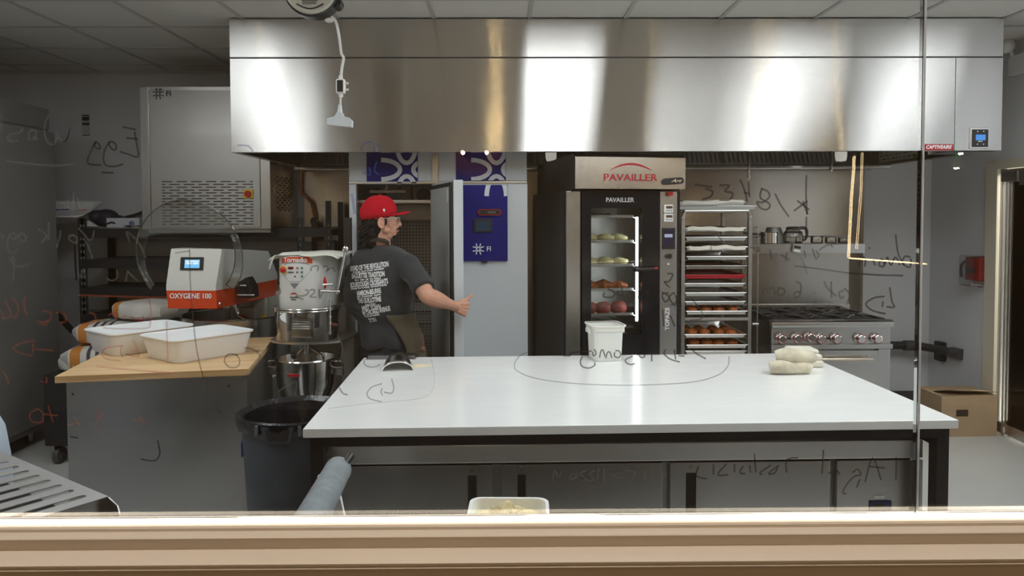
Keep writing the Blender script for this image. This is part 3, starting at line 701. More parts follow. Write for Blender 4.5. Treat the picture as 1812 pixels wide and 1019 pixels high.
# ================================================================ ventilated oven on the right
ov = thing('bakery_oven', 'tall stainless steel bakery oven with a lit glass door and a canopy on top', 'oven', (0.388, 4.75, 0), math.atan(0.183))
OW, OD = 0.79, 0.97
ztop = lpx(ov, 1010, 337, 0)[1]
cz1 = 2.018
gx0, gz1 = lpx(ov, 1044, 368, 0.0); gx1, gz0 = lpx(ov, 1133, 590, 0.0)
dx0, _ = lpx(ov, 1030, 400, -0.03); dx1, _ = lpx(ov, 1168, 400, -0.03)
px1 = lpx(ov, 1198, 400, -0.02)[0]
M_ovs = steel('oven_side', (0.46,0.45,0.42,1), 0.16, 0.03, smudge=0.04)
M_dark = mat('oven_black', (0.010,0.011,0.012,1), 0.25)
b = MB(); b.box(0, 0.004, 0.05, OD, 0.12, ztop); b.box(OW-0.004, OW, 0.05, OD, 0.12, ztop); b.box(0.004, OW-0.004, OD-0.004, OD, 0.12, ztop); b.box(0.004, OW-0.004, 0.05, OD-0.004, 0.12, 0.30); b.build('casing', M_ovs, ov)
b = MB(); b.box(0.0, gx0-0.03, 0.02, 0.05, 0.12, ztop); b.box(gx1+0.03, OW, 0.02, 0.05, 0.12, ztop); b.box(gx0-0.03, gx1+0.03, 0.02, 0.05, gz1+0.03, ztop); b.box(gx0-0.03, gx1+0.03, 0.02, 0.05, 0.12, gz0-0.03); b.build('front_frame', M_dark, ov)
b = MB(); b.box(0.0, dx0-0.004, -0.015, 0.02, 0.12, ztop-0.004, bev=0.006); b.build('left_post', M_steel, ov)
b = MB(); b.box(dx1+0.004, px1, -0.02, 0.02, 0.12, ztop-0.004, bev=0.003); col = b.build('control_column', M_steel, ov)
for x in (0.06, OW-0.06):
    for y in (0.1, OD-0.08):
        b = MB(); b.cyl((x,y,0), (x,y,0.12), 0.022); b.build('foot', M_steeld, ov)
# chamber
CB = 0.62; lx0, lx1 = gx0-0.02, gx1+0.02
M_cham = steel('chamber_steel', (0.40,0.39,0.37,1), 0.3, 0.08)
b = MB(); b.box(lx0-0.04, lx0-0.03, 0.05, CB, gz0-0.06, gz1+0.06); b.box(lx1+0.03, lx1+0.04, 0.05, CB, gz0-0.06, gz1+0.06); b.box(lx0-0.03, lx1+0.03, CB, CB+0.01, gz0-0.06, gz1+0.06); b.box(lx0-0.03, lx1+0.03, 0.05, CB, gz0-0.07, gz0-0.06); b.box(lx0-0.03, lx1+0.03, 0.05, CB, gz1+0.06, gz1+0.07); b.build('chamber', M_cham, ov)
for k in range(4): b = MB(); b.box(lx0+0.05, lx0+0.09, CB-0.012, CB-0.001, gz0+0.12+k*0.2, gz0+0.20+k*0.2, bev=0.003); b.build('air_vent', mat('vent_pale', (0.5,0.5,0.48,1), 0.4), ov)
z0 = lpx(ov, 1127, 568, 0.07)[1]; z1 = lpx(ov, 1127, 384, 0.07)[1]; lxs = lpx(ov, 1127, 450, 0.07)[0]; zm = lpx(ov, 1127, 476, 0.07)[1]
b = MB(); b.box(lxs-0.008, lxs+0.008, 0.064, 0.076, z0, zm-0.02, bev=0.003); b.box(lxs-0.008, lxs+0.008, 0.064, 0.076, zm+0.02, z1, bev=0.003); b.build('chamber_light', emis('led_cool', (0.93,0.97,1.0,1), 16.0), ov)
# door
b = MB(); dz1 = ztop-0.012
b.box(dx0, gx0, -0.03, 0.015, 0.14, dz1, bev=0.003); b.box(gx1, dx1, -0.03, 0.015, 0.14, dz1, bev=0.003); b.box(gx0-0.001, gx1+0.001, -0.03, 0.015, gz1, dz1); b.box(gx0-0.001, gx1+0.001, -0.03, 0.015, 0.14, gz0)
dr = b.build('door', mat('door_black', (0.008,0.010,0.013,1), 0.12), ov)
b = MB(); b.box(gx0, gx1, -0.026, -0.020, gz0, gz1); b.build('door_glass', glass_mat('oven_glass', (0.86,0.88,0.88,1), 0.8), dr)
bh = lpx(ov, 1145, 476, -0.07)
b = MB(); b.tube([(bh[0]-0.075, -0.03, bh[1]-0.005), (bh[0]-0.075, -0.065, bh[1]-0.005), (bh[0]+0.075, -0.072, bh[1]+0.004), (bh[0]+0.075, -0.03, bh[1]+0.004)], 0.011, n=10); b.build('door_handle', M_blackp, dr)
b = MB(); b.ell((bh[0]+0.055, -0.083, bh[1]+0.004), (0.012,0.005,0.007)); b.build('door_catch', M_red, dr)
q = lpx(ov, 1097, 354, -0.031); lettering('lettering', 'PAVAILLER', 0.040, mat('print_silver', srgb(196,198,200), 0.5), dr, q[0], -0.0312, q[1], 0.022)
# control column parts
def cbox(px0, py0, px1_, py1, y0, y1, name, m, bev=0.002, parent=col):
    a = lpx(ov, px0, py1, y0); c = lpx(ov, px1_, py0, y0)
    b = MB(); b.box(a[0], c[0], y0, y1, a[1], c[1], bev=bev); return b.build(name, m, parent)
for yy0 in (362, 378):
    t = cbox(1175, yy0, 1191.5, yy0+14.5, -0.034, -0.0205, 'timer', M_whitep, 0.004)
    cbox(1179, yy0+2.5, 1190, yy0+7, -0.0355, -0.034, 'timer_display', mat('lcd_warm', srgb(92,64,50), 0.4), 0, t)
    for k in range(3): cbox(1179+k*4, yy0+9.5, 1181.2+k*4, yy0+11.5, -0.036, -0.034, 'timer_button', mat('print_grey2', srgb(120,124,128), 0.5), 0, t)
t = cbox(1172, 403, 1195, 441, -0.026, -0.0205, 'touch_screen', M_blackp, 0.003)
cbox(1175, 407, 1191, 436, -0.0268, -0.026, 'screen_image', emis('lcd_dark', srgb(70,62,84), 0.5), 0, t)
cbox(1176, 414, 1190, 420, -0.0274, -0.0268, 'screen_bar', emis('lcd_bright', srgb(185,190,215), 0.8), 0, t)
q = lpx(ov, 1182.5, 453, -0.02); b = MB(); b.cyl((q[0], -0.045, q[1]), (q[0], -0.02, q[1]), 0.017); b.build('knob', M_black, col)
q = lpx(ov, 1182.5, 467, -0.02); b = MB(); b.cyl((q[0], -0.026, q[1]), (q[0], -0.02, q[1]), 0.006); b.build('indicator', M_whitep, col)
q = lpx(ov, 1184, 343, -0.02); b = MB(); b.cyl((q[0], -0.05, q[1]), (q[0], -0.02, q[1]), 0.016); b.build('stop_button', M_red, col)
q = lpx(ov, 1181, 564, -0.021); lettering('lettering', 'TOPAZE', 0.040, M_inkw, col, q[0], -0.0212, q[1], 0.02, rot=PI/2)
# canopy
kx0 = lpx(ov, 1018, 300, -0.10)[0]; kx1 = lpx(ov, 1213, 300, -0.10)[0]; kz0 = lpx(ov, 1100, 334, -0.10)[1]
b = MB()
poly = [(-0.098, kz0), (-0.10, cz1-0.02), (-0.06, cz1), (OD, cz1), (OD, ztop+0.003), (-0.02, ztop+0.003), (-0.03, kz0)]
b.prism(poly, kx0, kx1, 'YZ'); cn = b.build('canopy', steel('canopy_steel', (0.58,0.55,0.52,1), 0.2, 0.16), ov)
# red emblem arc + name on the canopy
a0 = lpx(ov, 1080, 301, -0.10); a1 = lpx(ov, 1153, 301, -0.10); am = lpx(ov, 1117, 288.5, -0.10)
b = MB(); n = 24; top = []; bot = []
for i in range(n+1):
    t = i/n; x = a0[0]+(a1[0]-a0[0])*t; s_ = 4*t*(1-t)
    top.append((x, a0[1]+(am[1]-a0[1])*s_+0.001)); bot.append((x, a0[1]+(am[1]-a0[1])*s_*0.74-0.001))
b.prism(top+bot[::-1], -0.1035, -0.100, 'XZ'); b.build('emblem', mat('print_red', srgb(178,26,44), 0.5), cn)
q = lpx(ov, 1115.5, 314.5, -0.10); lettering('lettering', 'PAVAILLER', 0.062, mat('print_red', srgb(178,26,44), 0.5), cn, q[0], -0.1012, q[1], 0.012, sx=1.22)
q = lpx(ov, 1190, 320.5, -0.10); T = Matrix.Translation((q[0], 0, q[1])) @ Matrix.Rotation(R_(-4), 4, 'Y')
b = MB(); b.mi = 0; pill(b, 0, 0, 0.150, 0.042, 0.020, -0.108, -0.1); b.bm.transform(T); pg = b.build('thermometer_case', M_blackp, cn)
b = MB(); T2 = Matrix.Translation((q[0]+0.02, -0.1085, q[1]+0.002)) @ XZ; text_bm(b, 'Art', 0.028, T2, 0.0003, 0.02, 1.6, shear=0.5); b.build('lettering', mat('print_gold', srgb(220,200,160), 0.4), pg, fixn=False)
# trays and pastries in the oven (each lifts out)
M_doughp = mat('raw_dough', srgb(226,214,160), 0.5, noise=0.08, nscale=30)
M_baked = mat('baked_crust', srgb(178,98,42), 0.5, noise=0.35, nscale=40, bump=0.3, bscale=90)
M_loaf = mat('red_loaf', srgb(168,74,60), 0.55, noise=0.2, nscale=30)
M_parch = mat('parchment', srgb(228,224,212), 0.8)
def oven_world(x, y, z): return (Matrix.Rotation(ov.rotation_euler.z, 3, 'Z') @ Vector((x, y, z))) + Vector(ov.location)
def swirl():
    b = MB(); pts = []; rr = []
    for i in range(30):
        t = i/29; a = t*2.2*2*PI; r = 0.004+0.036*t; pts.append((r*math.cos(a), r*math.sin(a), 0.018+0.014*(1-t))); rr.append(0.010+0.003*t)
    b.tube(pts, rr, n=8); b.ell((0,0,0.014), (0.042,0.042,0.014)); return b
orows = [(383.5, 'top', None, 0), (428, 'second', 'dough', 6), (470, 'third', 'dough', 5), (513, 'fourth', 'baked', 5), (557, 'fifth', 'loaf', 3), (580, 'bottom', 'paper', 0)]
prot = {}
b = MB()
for i, (py, nm, kind, cnt) in enumerate(orows):
    z = lpx(ov, 1085, py, 0.09)[1]
    tw = lx1-lx0-0.012-0.03
    t = thing('baking_tray', 'shallow metal baking tray %s in the lit oven' % {'top':'uppermost','second':'second from the top','third':'third from the top','fourth':'fourth from the top','fifth':'second from the bottom','bottom':'lowest'}[nm], 'baking tray', oven_world(lx0+0.006, 0.09, z), ov.rotation_euler.z, 'baking trays in the lit oven')
    b = MB(); b.box(0, tw, 0, 0.50, -0.004, 0.0); b.box(0, tw, -0.003, 0.0, -0.006, 0.012, bev=0.001); b.box(0, 0.003, 0, 0.5, -0.004, 0.012); b.box(tw-0.003, tw, 0, 0.5, -0.004, 0.012)
    b.build('tray_pan', M_alu, t)
    b = MB(); b.box(-0.02, -0.003, 0, 0.5, -0.010, -0.004); b.build('rail', M_alu, t); b = MB(); b.box(tw+0.003, tw+0.012, 0, 0.5, -0.010, -0.004); b.build('rail', M_alu, t)
    if nm in ('top', 'bottom'):
        b = MB(); V = []; nx, ny = 9, 5
        for j in range(ny):
            for k in range(nx): V.append((0.01+0.26*k/(nx-1), 0.02+0.3*j/(ny-1), 0.004+0.03*abs(math.sin(k*1.3+j))*(j/ny)+0.008*(nx-1-k)/nx))
        b.raw(V, [(j*nx+k, j*nx+k+1, (j+1)*nx+k+1, (j+1)*nx+k) for j in range(ny-1) for k in range(nx-1)])
        o = b.build('parchment_sheet', M_parch, None, loc=t.location, rot=t.rotation_euler); tag(o, 'crumpled white paper on the %s tray of the lit oven' % ('uppermost' if nm == 'top' else 'lowest'), 'paper')
    for k in range(cnt):
        row, colk = divmod(k, 3)
        jx = random.uniform(-0.01, 0.01)
        fx = 0.05+colk*0.108+row*0.04+jx; fy = 0.06+row*0.12
        if kind == 'dough':
            if 'd' not in prot: prot['d'] = swirl().build('pastry_swirl', M_doughp); o = prot['d']
            else: o = prot['d'].copy(); COL.objects.link(o)
            tag(o, 'pale unbaked spiral pastry on the %s tray of the lit oven' % nm, 'pastry', 'unbaked spiral pastries on the %s oven tray' % nm)
        elif kind == 'baked':
            if 'b' not in prot:
                b = MB(); b.cap((-0.04,0,0.018),(0,0.0,0.024),0.012,0.022); b.cap((0,0,0.024),(0.04,0,0.018),0.022,0.012); b.ell((0,0,0.02),(0.02,0.028,0.02)); prot['b'] = b.build('baked_pastry', M_baked); o = prot['b']
            else: o = prot['b'].copy(); COL.objects.link(o)
            tag(o, 'golden brown baked pastry on the fourth tray of the lit oven', 'pastry', 'brown pastries on the fourth oven tray')
        else:
            if 'l' not in prot:
                b = MB(); b.ell((0,0,0.03),(0.045,0.04,0.034)); b.ell((0.01,0.01,0.045),(0.03,0.028,0.02)); prot['l'] = b.build('small_loaf', M_loaf); o = prot['l']
            else: o = prot['l'].copy(); COL.objects.link(o)
            tag(o, 'reddish round loaf on the second lowest tray of the lit oven', 'bread', 'reddish loaves in the oven')
        Rz = Matrix.Rotation(ov.rotation_euler.z, 3, 'Z')
        o.location = Vector(t.location) + Rz @ Vector((fx, fy, 0.0)); o.rotation_euler = (0, 0, random.uniform(-0.5, 0.5)); o.scale = (1.28, 1.2, 1.3)
        o['label'] = o['label']+', %s row, %s' % ('front' if row == 0 else 'back', ('leftmost', 'middle', 'rightmost')[colk])
# ================================================================ rolling sheet-pan rack
RK = Vector((1.205, 5.05, 0)); RW, RD, RH = 0.487, 0.66, 1.665
rk = thing('sheet_pan_rack', 'tall aluminium rolling rack full of sheet pans between the oven and the range', 'rack', RK)
for x in (0.0, RW-0.026):
    for y in (0.0, RD-0.03):
        b = MB(); b.box(x, x+0.026, y, y+0.03, 0.13, RH-0.05, bev=0.003)
        sgn = 1 if x == 0 else -1; xo = x+0.013
        b.tube([(xo, y+0.015, RH-0.055), (xo+sgn*0.004, y+0.015, RH-0.03), (xo+sgn*0.022, y+0.015, RH-0.008)], 0.013, n=10, smooth=4); b.build('upright', M_aluold, rk)
for y in (0.0, RD-0.03):
    b = MB(); b.box(0.02, RW-0.02, y, y+0.03, RH-0.018, RH, bev=0.006); b.build('top_bar', M_alu, rk)
    b = MB(); b.box(0.026, RW-0.026, y, y+0.03, 0.13, 0.16, bev=0.003); zc = lpx(rk, 1270, 563, 0)[1]; b.box(0.026, RW-0.026, y-0.002, y+0.012, zc-0.016, zc+0.004, bev=0.002); b.build('cross_bar', M_alu, rk)
for x in (0.013, RW-0.013):
    b = MB(); b.box(x-0.01, x+0.01, 0.03, RD-0.03, RH-0.018, RH, bev=0.004); b.box(x-0.01, x+0.01, 0.03, RD-0.03, 0.13, 0.155); b.build('side_bar', M_aluold, rk)
    for y in (0.04, RD-0.04):
        b = MB(); b.cyl((x-0.012, y, 0.055), (x+0.012, y, 0.055), 0.055, n=24); c = b.build('caster', M_rubber, rk)
        b = MB(); b.box(x-0.018, x+0.018, y-0.02, y+0.02, 0.09, 0.132, bev=0.003); b.build('caster_fork', M_steeld, c)
b = MB(); b.tube([(RW+0.004, -0.012, RH-0.14), (RW+0.004, -0.03, RH-0.12), (RW+0.028, -0.03, RH-0.12), (RW+0.030, -0.03, RH-0.16), (RW+0.030, -0.03, 0.5)], 0.004, n=8); b.build('latch_rod', M_chrome, rk)
zl = lpx(rk, 1330, 572, 0)[1]; b = MB(); b.cyl((RW-0.006, -0.03, zl), (RW+0.035, -0.03, zl), 0.009, n=12); b.build('latch_hook', M_chrome, rk)
def ledge(z):
    for x0 in (0.0262, RW-0.0262-0.018):
        b = MB(); b.box(x0, x0+0.018, 0.02, RD-0.02, z-0.006, z-0.003); b.build('ledge', M_aluold, rk)
def pan_mesh(w=0.415, d=0.62, h=0.022):
    b = MB(); i_ = 0.014
    o0 = [(-w/2,0),(w/2,0),(w/2,d),(-w/2,d)]
    def ring(ins, z): return [Vector((x+(ins if x < 0 else -ins), y+(ins if y == 0 else -ins), z)) for x, y in o0]
    b.rings([ring(0.012,0), ring(0.004,h), ring(-0.004,h+0.002), ring(-0.004,h-0.001), ring(0.002,h-0.002), ring(0.010,-0.0015)], cap=False)
    b.raw(ring(0.012,0), [(0,1,2,3)]); b.raw(ring(0.0121,-0.0015), [(3,2,1,0)])
    for p, q in zip(ring(-0.003,h), ring(-0.003,h)[1:]+ring(-0.003,h)[:1]): b.cyl(p, q, 0.0035, n=8)
    return b
M_pan = mat('pan_aluminium', (0.62,0.61,0.59,1), 0.28, 1.0); M_pand = mat('pan_darkened', (0.30,0.28,0.26,1), 0.35, 1.0, noise=0.25, nscale=12)
M_panr = mat('pan_red', srgb(200,24,44), 0.4)
pans = [ # pixel row of the front rim, kind, what is on it
 (404, 'alu', 'paper'), (420, 'alu', None), (437, 'alu', 'paper'), (454, 'alu', None), (470, 'dark', 'redmat'), (487, 'red', None), (502, 'alu', None),
 (518, 'alu', None), (534, 'alu', None), (550, 'alu', 'bread'), (591, 'alu', 'bread'), (609, 'alu', 'bread'), (621, 'alu', None)]
nth = ['first','second','third','fourth','fifth','sixth','seventh','eighth','ninth','tenth','eleventh','twelfth','thirteenth']
proto_pan = None; b0 = None
M_bread2 = mat('bread_brown', srgb(176,98,44), 0.55, noise=0.35, nscale=35)
for i, (py, kind, on) in enumerate(pans):
    z = lpx(rk, 1270, py, 0.03)[1]-0.02
    ledge(z)
    m = {'alu': M_pan, 'dark': M_pand, 'red': M_panr}[kind]
    if proto_pan is None: proto_pan = pan_mesh().build('sheet_pan', m); o = proto_pan
    else:
        o = proto_pan.copy(); COL.objects.link(o)
        if m is not M_pan: o.data = proto_pan.data.copy(); o.data.materials[0] = m
    o.location = RK + Vector((RW/2+random.uniform(-0.006,0.006), 0.01+random.uniform(-0.02,0.02), z)); o.rotation_euler = (0,0,R_(random.uniform(-0.6,0.6)))
    lab = {'alu': 'aluminium sheet pan, %s from the top inside the rolling rack', 'dark': 'darkened sheet pan with a red mat, %s from the top inside the rack', 'red': 'bright red sheet pan, %s from the top inside the rolling rack'}[kind] % nth[i]
    if on == 'paper': lab = 'sheet pan lined with white paper, %s from the top inside the rack' % nth[i]
    tag(o, lab, 'sheet pan', 'sheet pans in the rolling rack')
    if on == 'paper':
        b = MB(); nx, ny = 12, 4; V = []
        for j in range(ny):
            for k in range(nx):
                u = k/(nx-1); wz = 0.004*math.sin(k*1.7+i)+0.004*math.sin(k*0.6+2*i); V.append((-0.19+0.385*u, (-0.010, -0.007, 0.05, 0.58)[j], ((0.002, 0.027, 0.012, 0.028)[j])+wz))
        b.raw(V, [(j*nx+k, j*nx+k+1, (j+1)*nx+k+1, (j+1)*nx+k) for j in range(ny-1) for k in range(nx-1)])
        q = b.build('parchment_sheet', M_parch, None, loc=o.location+Vector((0,0,0.003)), rot=o.rotation_euler); tag(q, 'white baking paper on the %s pan from the top of the rack' % nth[i], 'paper')
    if on == 'redmat':
        b = MB(); b.box(-0.185, 0.185, 0.02, 0.60, 0.0, 0.003); q = b.build('baking_mat', M_panr, None, loc=o.location+Vector((0,0,0.0016)), rot=o.rotation_euler); tag(q, 'red baking mat lying in the darkened sheet pan of the rack', 'baking mat')
    if on == 'bread':
        for k in range(8):
            if b0 is None:
                b = MB(); b.ell((0,0,0.022),(0.042,0.036,0.024)); b.ell((0.0,0.0,0.034),(0.026,0.022,0.016)); b0 = b.build('bread_roll', M_bread2); q = b0
            else: q = b0.copy(); COL.objects.link(q)
            r, c = divmod(k, 4)
            q.location = o.location + Vector((-0.14+c*0.093+random.uniform(-.008,.008), 0.10+r*0.16, 0.001)); q.rotation_euler = (0,0,random.uniform(-1,1))
            tag(q, 'brown roll on the %s pan from the rack top, %s row, %s' % (nth[i], 'front' if r == 0 else 'back', ('leftmost', 'second from left', 'third from left', 'rightmost')[c]), 'bread roll', 'brown rolls on the %s rack pan' % nth[i])
# on top of the rack
for k, (dz, dx, lab) in enumerate(((0.001, 0.0, 'sheet pan lying directly on top of the rolling rack'), (0.029, -0.04, 'upper sheet pan of the two stacked on top of the rolling rack'))):
    o = proto_pan.copy(); COL.objects.link(o); o.location = RK + Vector((RW/2+dx, -0.01-0.02*k, RH+0.002+dz)); o.rotation_euler = (0,0,R_(3*k)); tag(o, lab, 'sheet pan')
    o.scale = (1.28 if k == 0 else 1.1, 1.0, 1.0)
b = MB(); nx, ny = 10, 4
b.raw([(-0.20+0.42*k/(nx-1), (-0.02,-0.01,0.1,0.5)[j], (-0.026,-0.006,-0.004,0.0)[j]+0.004*math.sin(k*1.1+j)+0.012*(k/nx)) for j in range(ny) for k in range(nx)], [(j*nx+k, j*nx+k+1, (j+1)*nx+k+1, (j+1)*nx+k) for j in range(ny-1) for k in range(nx-1)])
q = b.build('parchment_sheet', M_parch, None, loc=RK+Vector((RW/2-0.045, -0.02, RH+0.064)), rot=(0,0,R_(3))); tag(q, 'white baking paper on the topmost pan above the rack', 'paper')

# ================================================================ gas range
RX0, RX1, RY0, RY1 = 1.775, 2.585, 4.91, 5.56
rg = thing('gas_range', 'stainless steel gas range with seven knobs and black grates under the hood', 'range', (RX0, RY0, 0))
W = RX1-RX0; D = RY1-RY0; ZT = 0.925
b = MB(); b.box(0.012, W-0.012, 0.03, D, 0.14, ZT-0.03); b.build('body', M_steeld, rg)
b = MB(); b.prism([(-0.03, ZT-0.045), (-0.035, ZT-0.03), (-0.03, ZT-0.012), (-0.012, ZT), (0.03, ZT), (0.03, ZT-0.045)], 0.0, W, 'YZ'); b.build('front_rail', M_steel, rg)
def rpx(px, py, y=0.0): return lpx(rg, px, py, y)
z1 = ZT-0.046; z0 = rpx(1400, 609)[1]
b = MB(); b.box(0.002, W-0.006, 0.0, 0.03, z0, z1, bev=0.002); kp = b.build('knob_panel', M_steel, rg)
z2 = rpx(1400, 617)[1]; b = MB(); b.box(-0.004, W+0.002, -0.02, 0.03, z2, z0, bev=0.003); b.build('ledge', M_steel, rg)
for px, py in ((1384,600),(1412,599),(1435,597),(1454,600),(1482,599.5),(1524,599.5),(1553.5,599.5)):
    x, z = rpx(px, py, -0.03)
    b = MB(); b.lathe([(0.036,0.0),(0.034,-0.006),(0.030,-0.010),(0.027,-0.04),(0.022,-0.044)], n=28, M=Matrix.Translation((x, 0.0, z)) @ Matrix.Rotation(-PI/2, 4, 'X') @ Matrix.Identity(4) if False else Matrix.Translation((x, 0.0, z)) @ Matrix(((1,0,0,0),(0,0,1,0),(0,-1,0,0),(0,0,0,1)))); kn = b.build('knob', M_chrome, kp)
    b = MB(); T = Matrix.Translation((x, -0.034, z)) @ Matrix(((1,0,0,0),(0,0,1,0),(0,-1,0,0),(0,0,0,1)))
    b.lathe([(0.0265,0.004),(0.031,0.004),(0.031,-0.004),(0.0265,-0.004)], n=28, M=T, cap=False); b.build('knob_ring', mat('ring_red', srgb(150,40,46), 0.4), kn)
b = MB()
for x0, x1 in ((1393,1402),(1463,1472),(1536,1545)):
    a = rpx(x0, 600)[0]; c = rpx(x1, 600)[0]; b2 = MB(); zz = rpx(1400, 599)[1]; b2.box(a, c, -0.002, 0.0, zz-0.006, zz+0.006); b2.build('slot', M_black, kp)
b.bm.free()
dx0 = rpx(1381, 640)[0]; dx1 = rpx(1553, 640)[0]; zd = rpx(1400, 620)[1]
b = MB(); b.box(0.004, dx0-0.004, 0.0, 0.03, 0.15, z2-0.004, bev=0.002); b.box(dx1+0.004, W-0.004, 0.0, 0.03, 0.15, z2-0.004, bev=0.002); b.build('front_stile', M_steel, rg)
b = MB(); b.box(dx0, dx1, -0.012, 0.03, 0.20, zd, bev=0.003); od = b.build('oven_door', M_steel, rg)
zh = rpx(1450, 636, -0.05)[1]
b = MB(); b.cyl((dx0+0.06, -0.055, zh), (dx1-0.06, -0.055, zh), 0.012, n=16)
for x in (dx0+0.09, dx1-0.09): b.cyl((x, -0.012, zh), (x, -0.05, zh), 0.008)
b.build('door_handle', mat('handle_brass', (0.70,0.62,0.50,1), 0.2, 1.0), od)
for x in (0.05, W-0.05):
    for y in (0.06, D-0.06): b = MB(); b.cyl((x,y,0), (x,y,0.14), 0.022); b.build('foot', M_steeld, rg)
b = MB(); b.box(0.02, W-0.02, 0.03, D-0.02, ZT-0.03, ZT-0.022); b.build('burner_tray', M_black, rg)
M_iron = mat('cast_iron', (0.015,0.015,0.016,1), 0.55)
gw = (W-0.05)/3
for i in range(3):
    for j in range(2):
        x = 0.025+i*gw; y = 0.045+j*0.29
        b = MB(); h = ZT+0.004
        for a, c in (((x+0.006,y),(x+gw-0.006,y)),((x+0.006,y+0.28),(x+gw-0.006,y+0.28)),((x+0.006,y),(x+0.006,y+0.28)),((x+gw-0.006,y),(x+gw-0.006,y+0.28))):
            b.box(min(a[0],c[0])-0.006, max(a[0],c[0])+0.006, min(a[1],c[1])-0.006, max(a[1],c[1])+0.006, h-0.02, h)
        cxg, cyg = x+gw/2, y+0.14
        for k in range(8):
            an = k*PI/4; r1 = min(gw/2/max(abs(math.cos(an)),1e-3), 0.14/max(abs(math.sin(an)),1e-3))-0.004
            b.tube([(cxg+0.035*math.cos(an), cyg+0.035*math.sin(an), h+0.006), (cxg+r1*0.6*math.cos(an), cyg+r1*0.6*math.sin(an), h+0.008), (cxg+r1*math.cos(an), cyg+r1*math.sin(an), h-0.004)], 0.0055, n=6)
        b.build('grate', M_iron, rg)
        b = MB(); b.lathe([(0.05,ZT-0.022),(0.05,ZT-0.012),(0.03,ZT-0.006)], n=20, M=Matrix.Translation((cxg, cyg, 0))); b.build('burner', M_iron, rg)
# backguard and shelf
zs = lpx(rg, 1420, 431, 0.40)[1]
b = MB(); b.box(0.0, W, D-0.03, D, ZT-0.03, zs-0.012, bev=0.002); b.box(0.0, W, D-0.055, D-0.03, ZT-0.02, ZT+0.035, bev=0.006); b.build('backguard', steel('guard_steel', (0.44,0.41,0.37,1), 0.16, 0.14, wave=0.006), rg)
zs0 = lpx(rg, 1420, 448, 0.38)[1]
b = MB(); b.box(-0.03, W+0.0, 0.38, D, zs-0.004, zs, bev=0.001); b.box(-0.03, W, 0.38, 0.384, zs0, zs); b.build('shelf', M_steel, rg)
b = MB(); b.cyl((0.0, D-0.04, zs+0.045), (W, D-0.04, zs+0.045), 0.006)
for x in (0.02, W/2, W-0.02): b.cyl((x, D-0.04, zs), (x, D-0.04, zs+0.045), 0.005)
b.build('shelf_rail', M_steeld, rg)
SZ = zs
def shelf_at(px, y): return Vector((RX0+lpx(rg, px, 430, y)[0], RY0+y, SZ+0.001))
# saucepan
p = shelf_at(1361, 0.47); t = thing('saucepan', 'small stainless steel saucepan on the shelf above the range', 'saucepan', p)
b = MB(); b.lathe([(0.058,0.0),(0.062,0.004),(0.062,0.078),(0.065,0.082),(0.060,0.082),(0.058,0.006),(0.0,0.005)], n=32, cap=False); b.build('pan_body', M_chrome, t)
b = MB(); b.cyl((-0.062,-0.01,0.065), (-0.20,-0.03,0.075), 0.007); b.build('handle', M_blackp, t)
# bowl stacked upside down behind (matt grey)
p = shelf_at(1364, 0.56); t = MB(); t.lathe([(0.085,0.0),(0.080,0.05),(0.055,0.115),(0.0,0.118)], n=32); o = t.build('mixing_bowl', mat('bowl_grey', (0.22,0.21,0.20,1), 0.4, 0.6), None, loc=p); o.location.y = RY1-0.13; o.location.z = SZ+0.001; o.location.y = RY0+0.53; tag(o, 'grey upturned bowl behind the saucepan on the range shelf', 'bowl')
o.location.x += 0.01; o.scale = (0.9, 0.9, 1.0)
# coffee carafe
p = shelf_at(1403, 0.47); t = thing('coffee_carafe', 'glass coffee carafe with a black handle on the range shelf', 'carafe', p)
b = MB(); b.lathe([(0.060,0.0),(0.070,0.012),(0.072,0.04),(0.062,0.080),(0.048,0.098),(0.046,0.110)], n=32, cap=False); b.build('glass_body', glass_mat('carafe_glass', (0.72,0.71,0.68,1), 2.2), t)
b = MB(); b.lathe([(0.048,0.098),(0.050,0.100),(0.050,0.115),(0.030,0.122),(0.0,0.122)], n=32); b.lathe([(0.064,0.076),(0.066,0.078),(0.062,0.086),(0.060,0.084)], n=32, cap=False); b.build('lid', M_blackp, t)
b = MB(); b.tube([(0.045,-0.01,0.112),(0.085,-0.015,0.108),(0.095,-0.018,0.07),(0.085,-0.015,0.03),(0.072,-0.012,0.02)], [0.012,0.012,0.010,0.009,0.008], n=10, smooth=4); b.build('handle', M_blackp, t)
# hanging probe thermometer
q = lpx(rg, 1409, 440, 0.37); t = thing('probe_thermometer', 'small square thermometer with a thin cable hanging at the shelf edge', 'thermometer', (RX0+q[0], RY0+0.365, q[1]))
b = MB(); T = Matrix.Rotation(R_(10), 4, 'Y'); b.box(-0.032, 0.032, -0.012, 0.006, -0.03, 0.03, M=T, bev=0.004); bd = b.build('thermometer_body', M_aluold, t)
b = MB(); b.box(-0.024, 0.024, -0.0135, -0.012, 0.002, 0.022, M=T); b.build('display', M_inkb, bd)
b = MB(); b.box(-0.022, 0.022, -0.0135, -0.012, -0.02, -0.006, M=T); b.build('print', M_whitep, bd)
b = MB(); b.tube([(0.03,-0.005,0.03),(0.02,-0.01,-0.05),(0.06,-0.01,-0.12),(0.075,-0.01,-0.18),(0.045,-0.01,-0.10),(0.055,-0.01,-0.06)], 0.0022, n=6, smooth=5); b.build('cable', M_aluold, t)
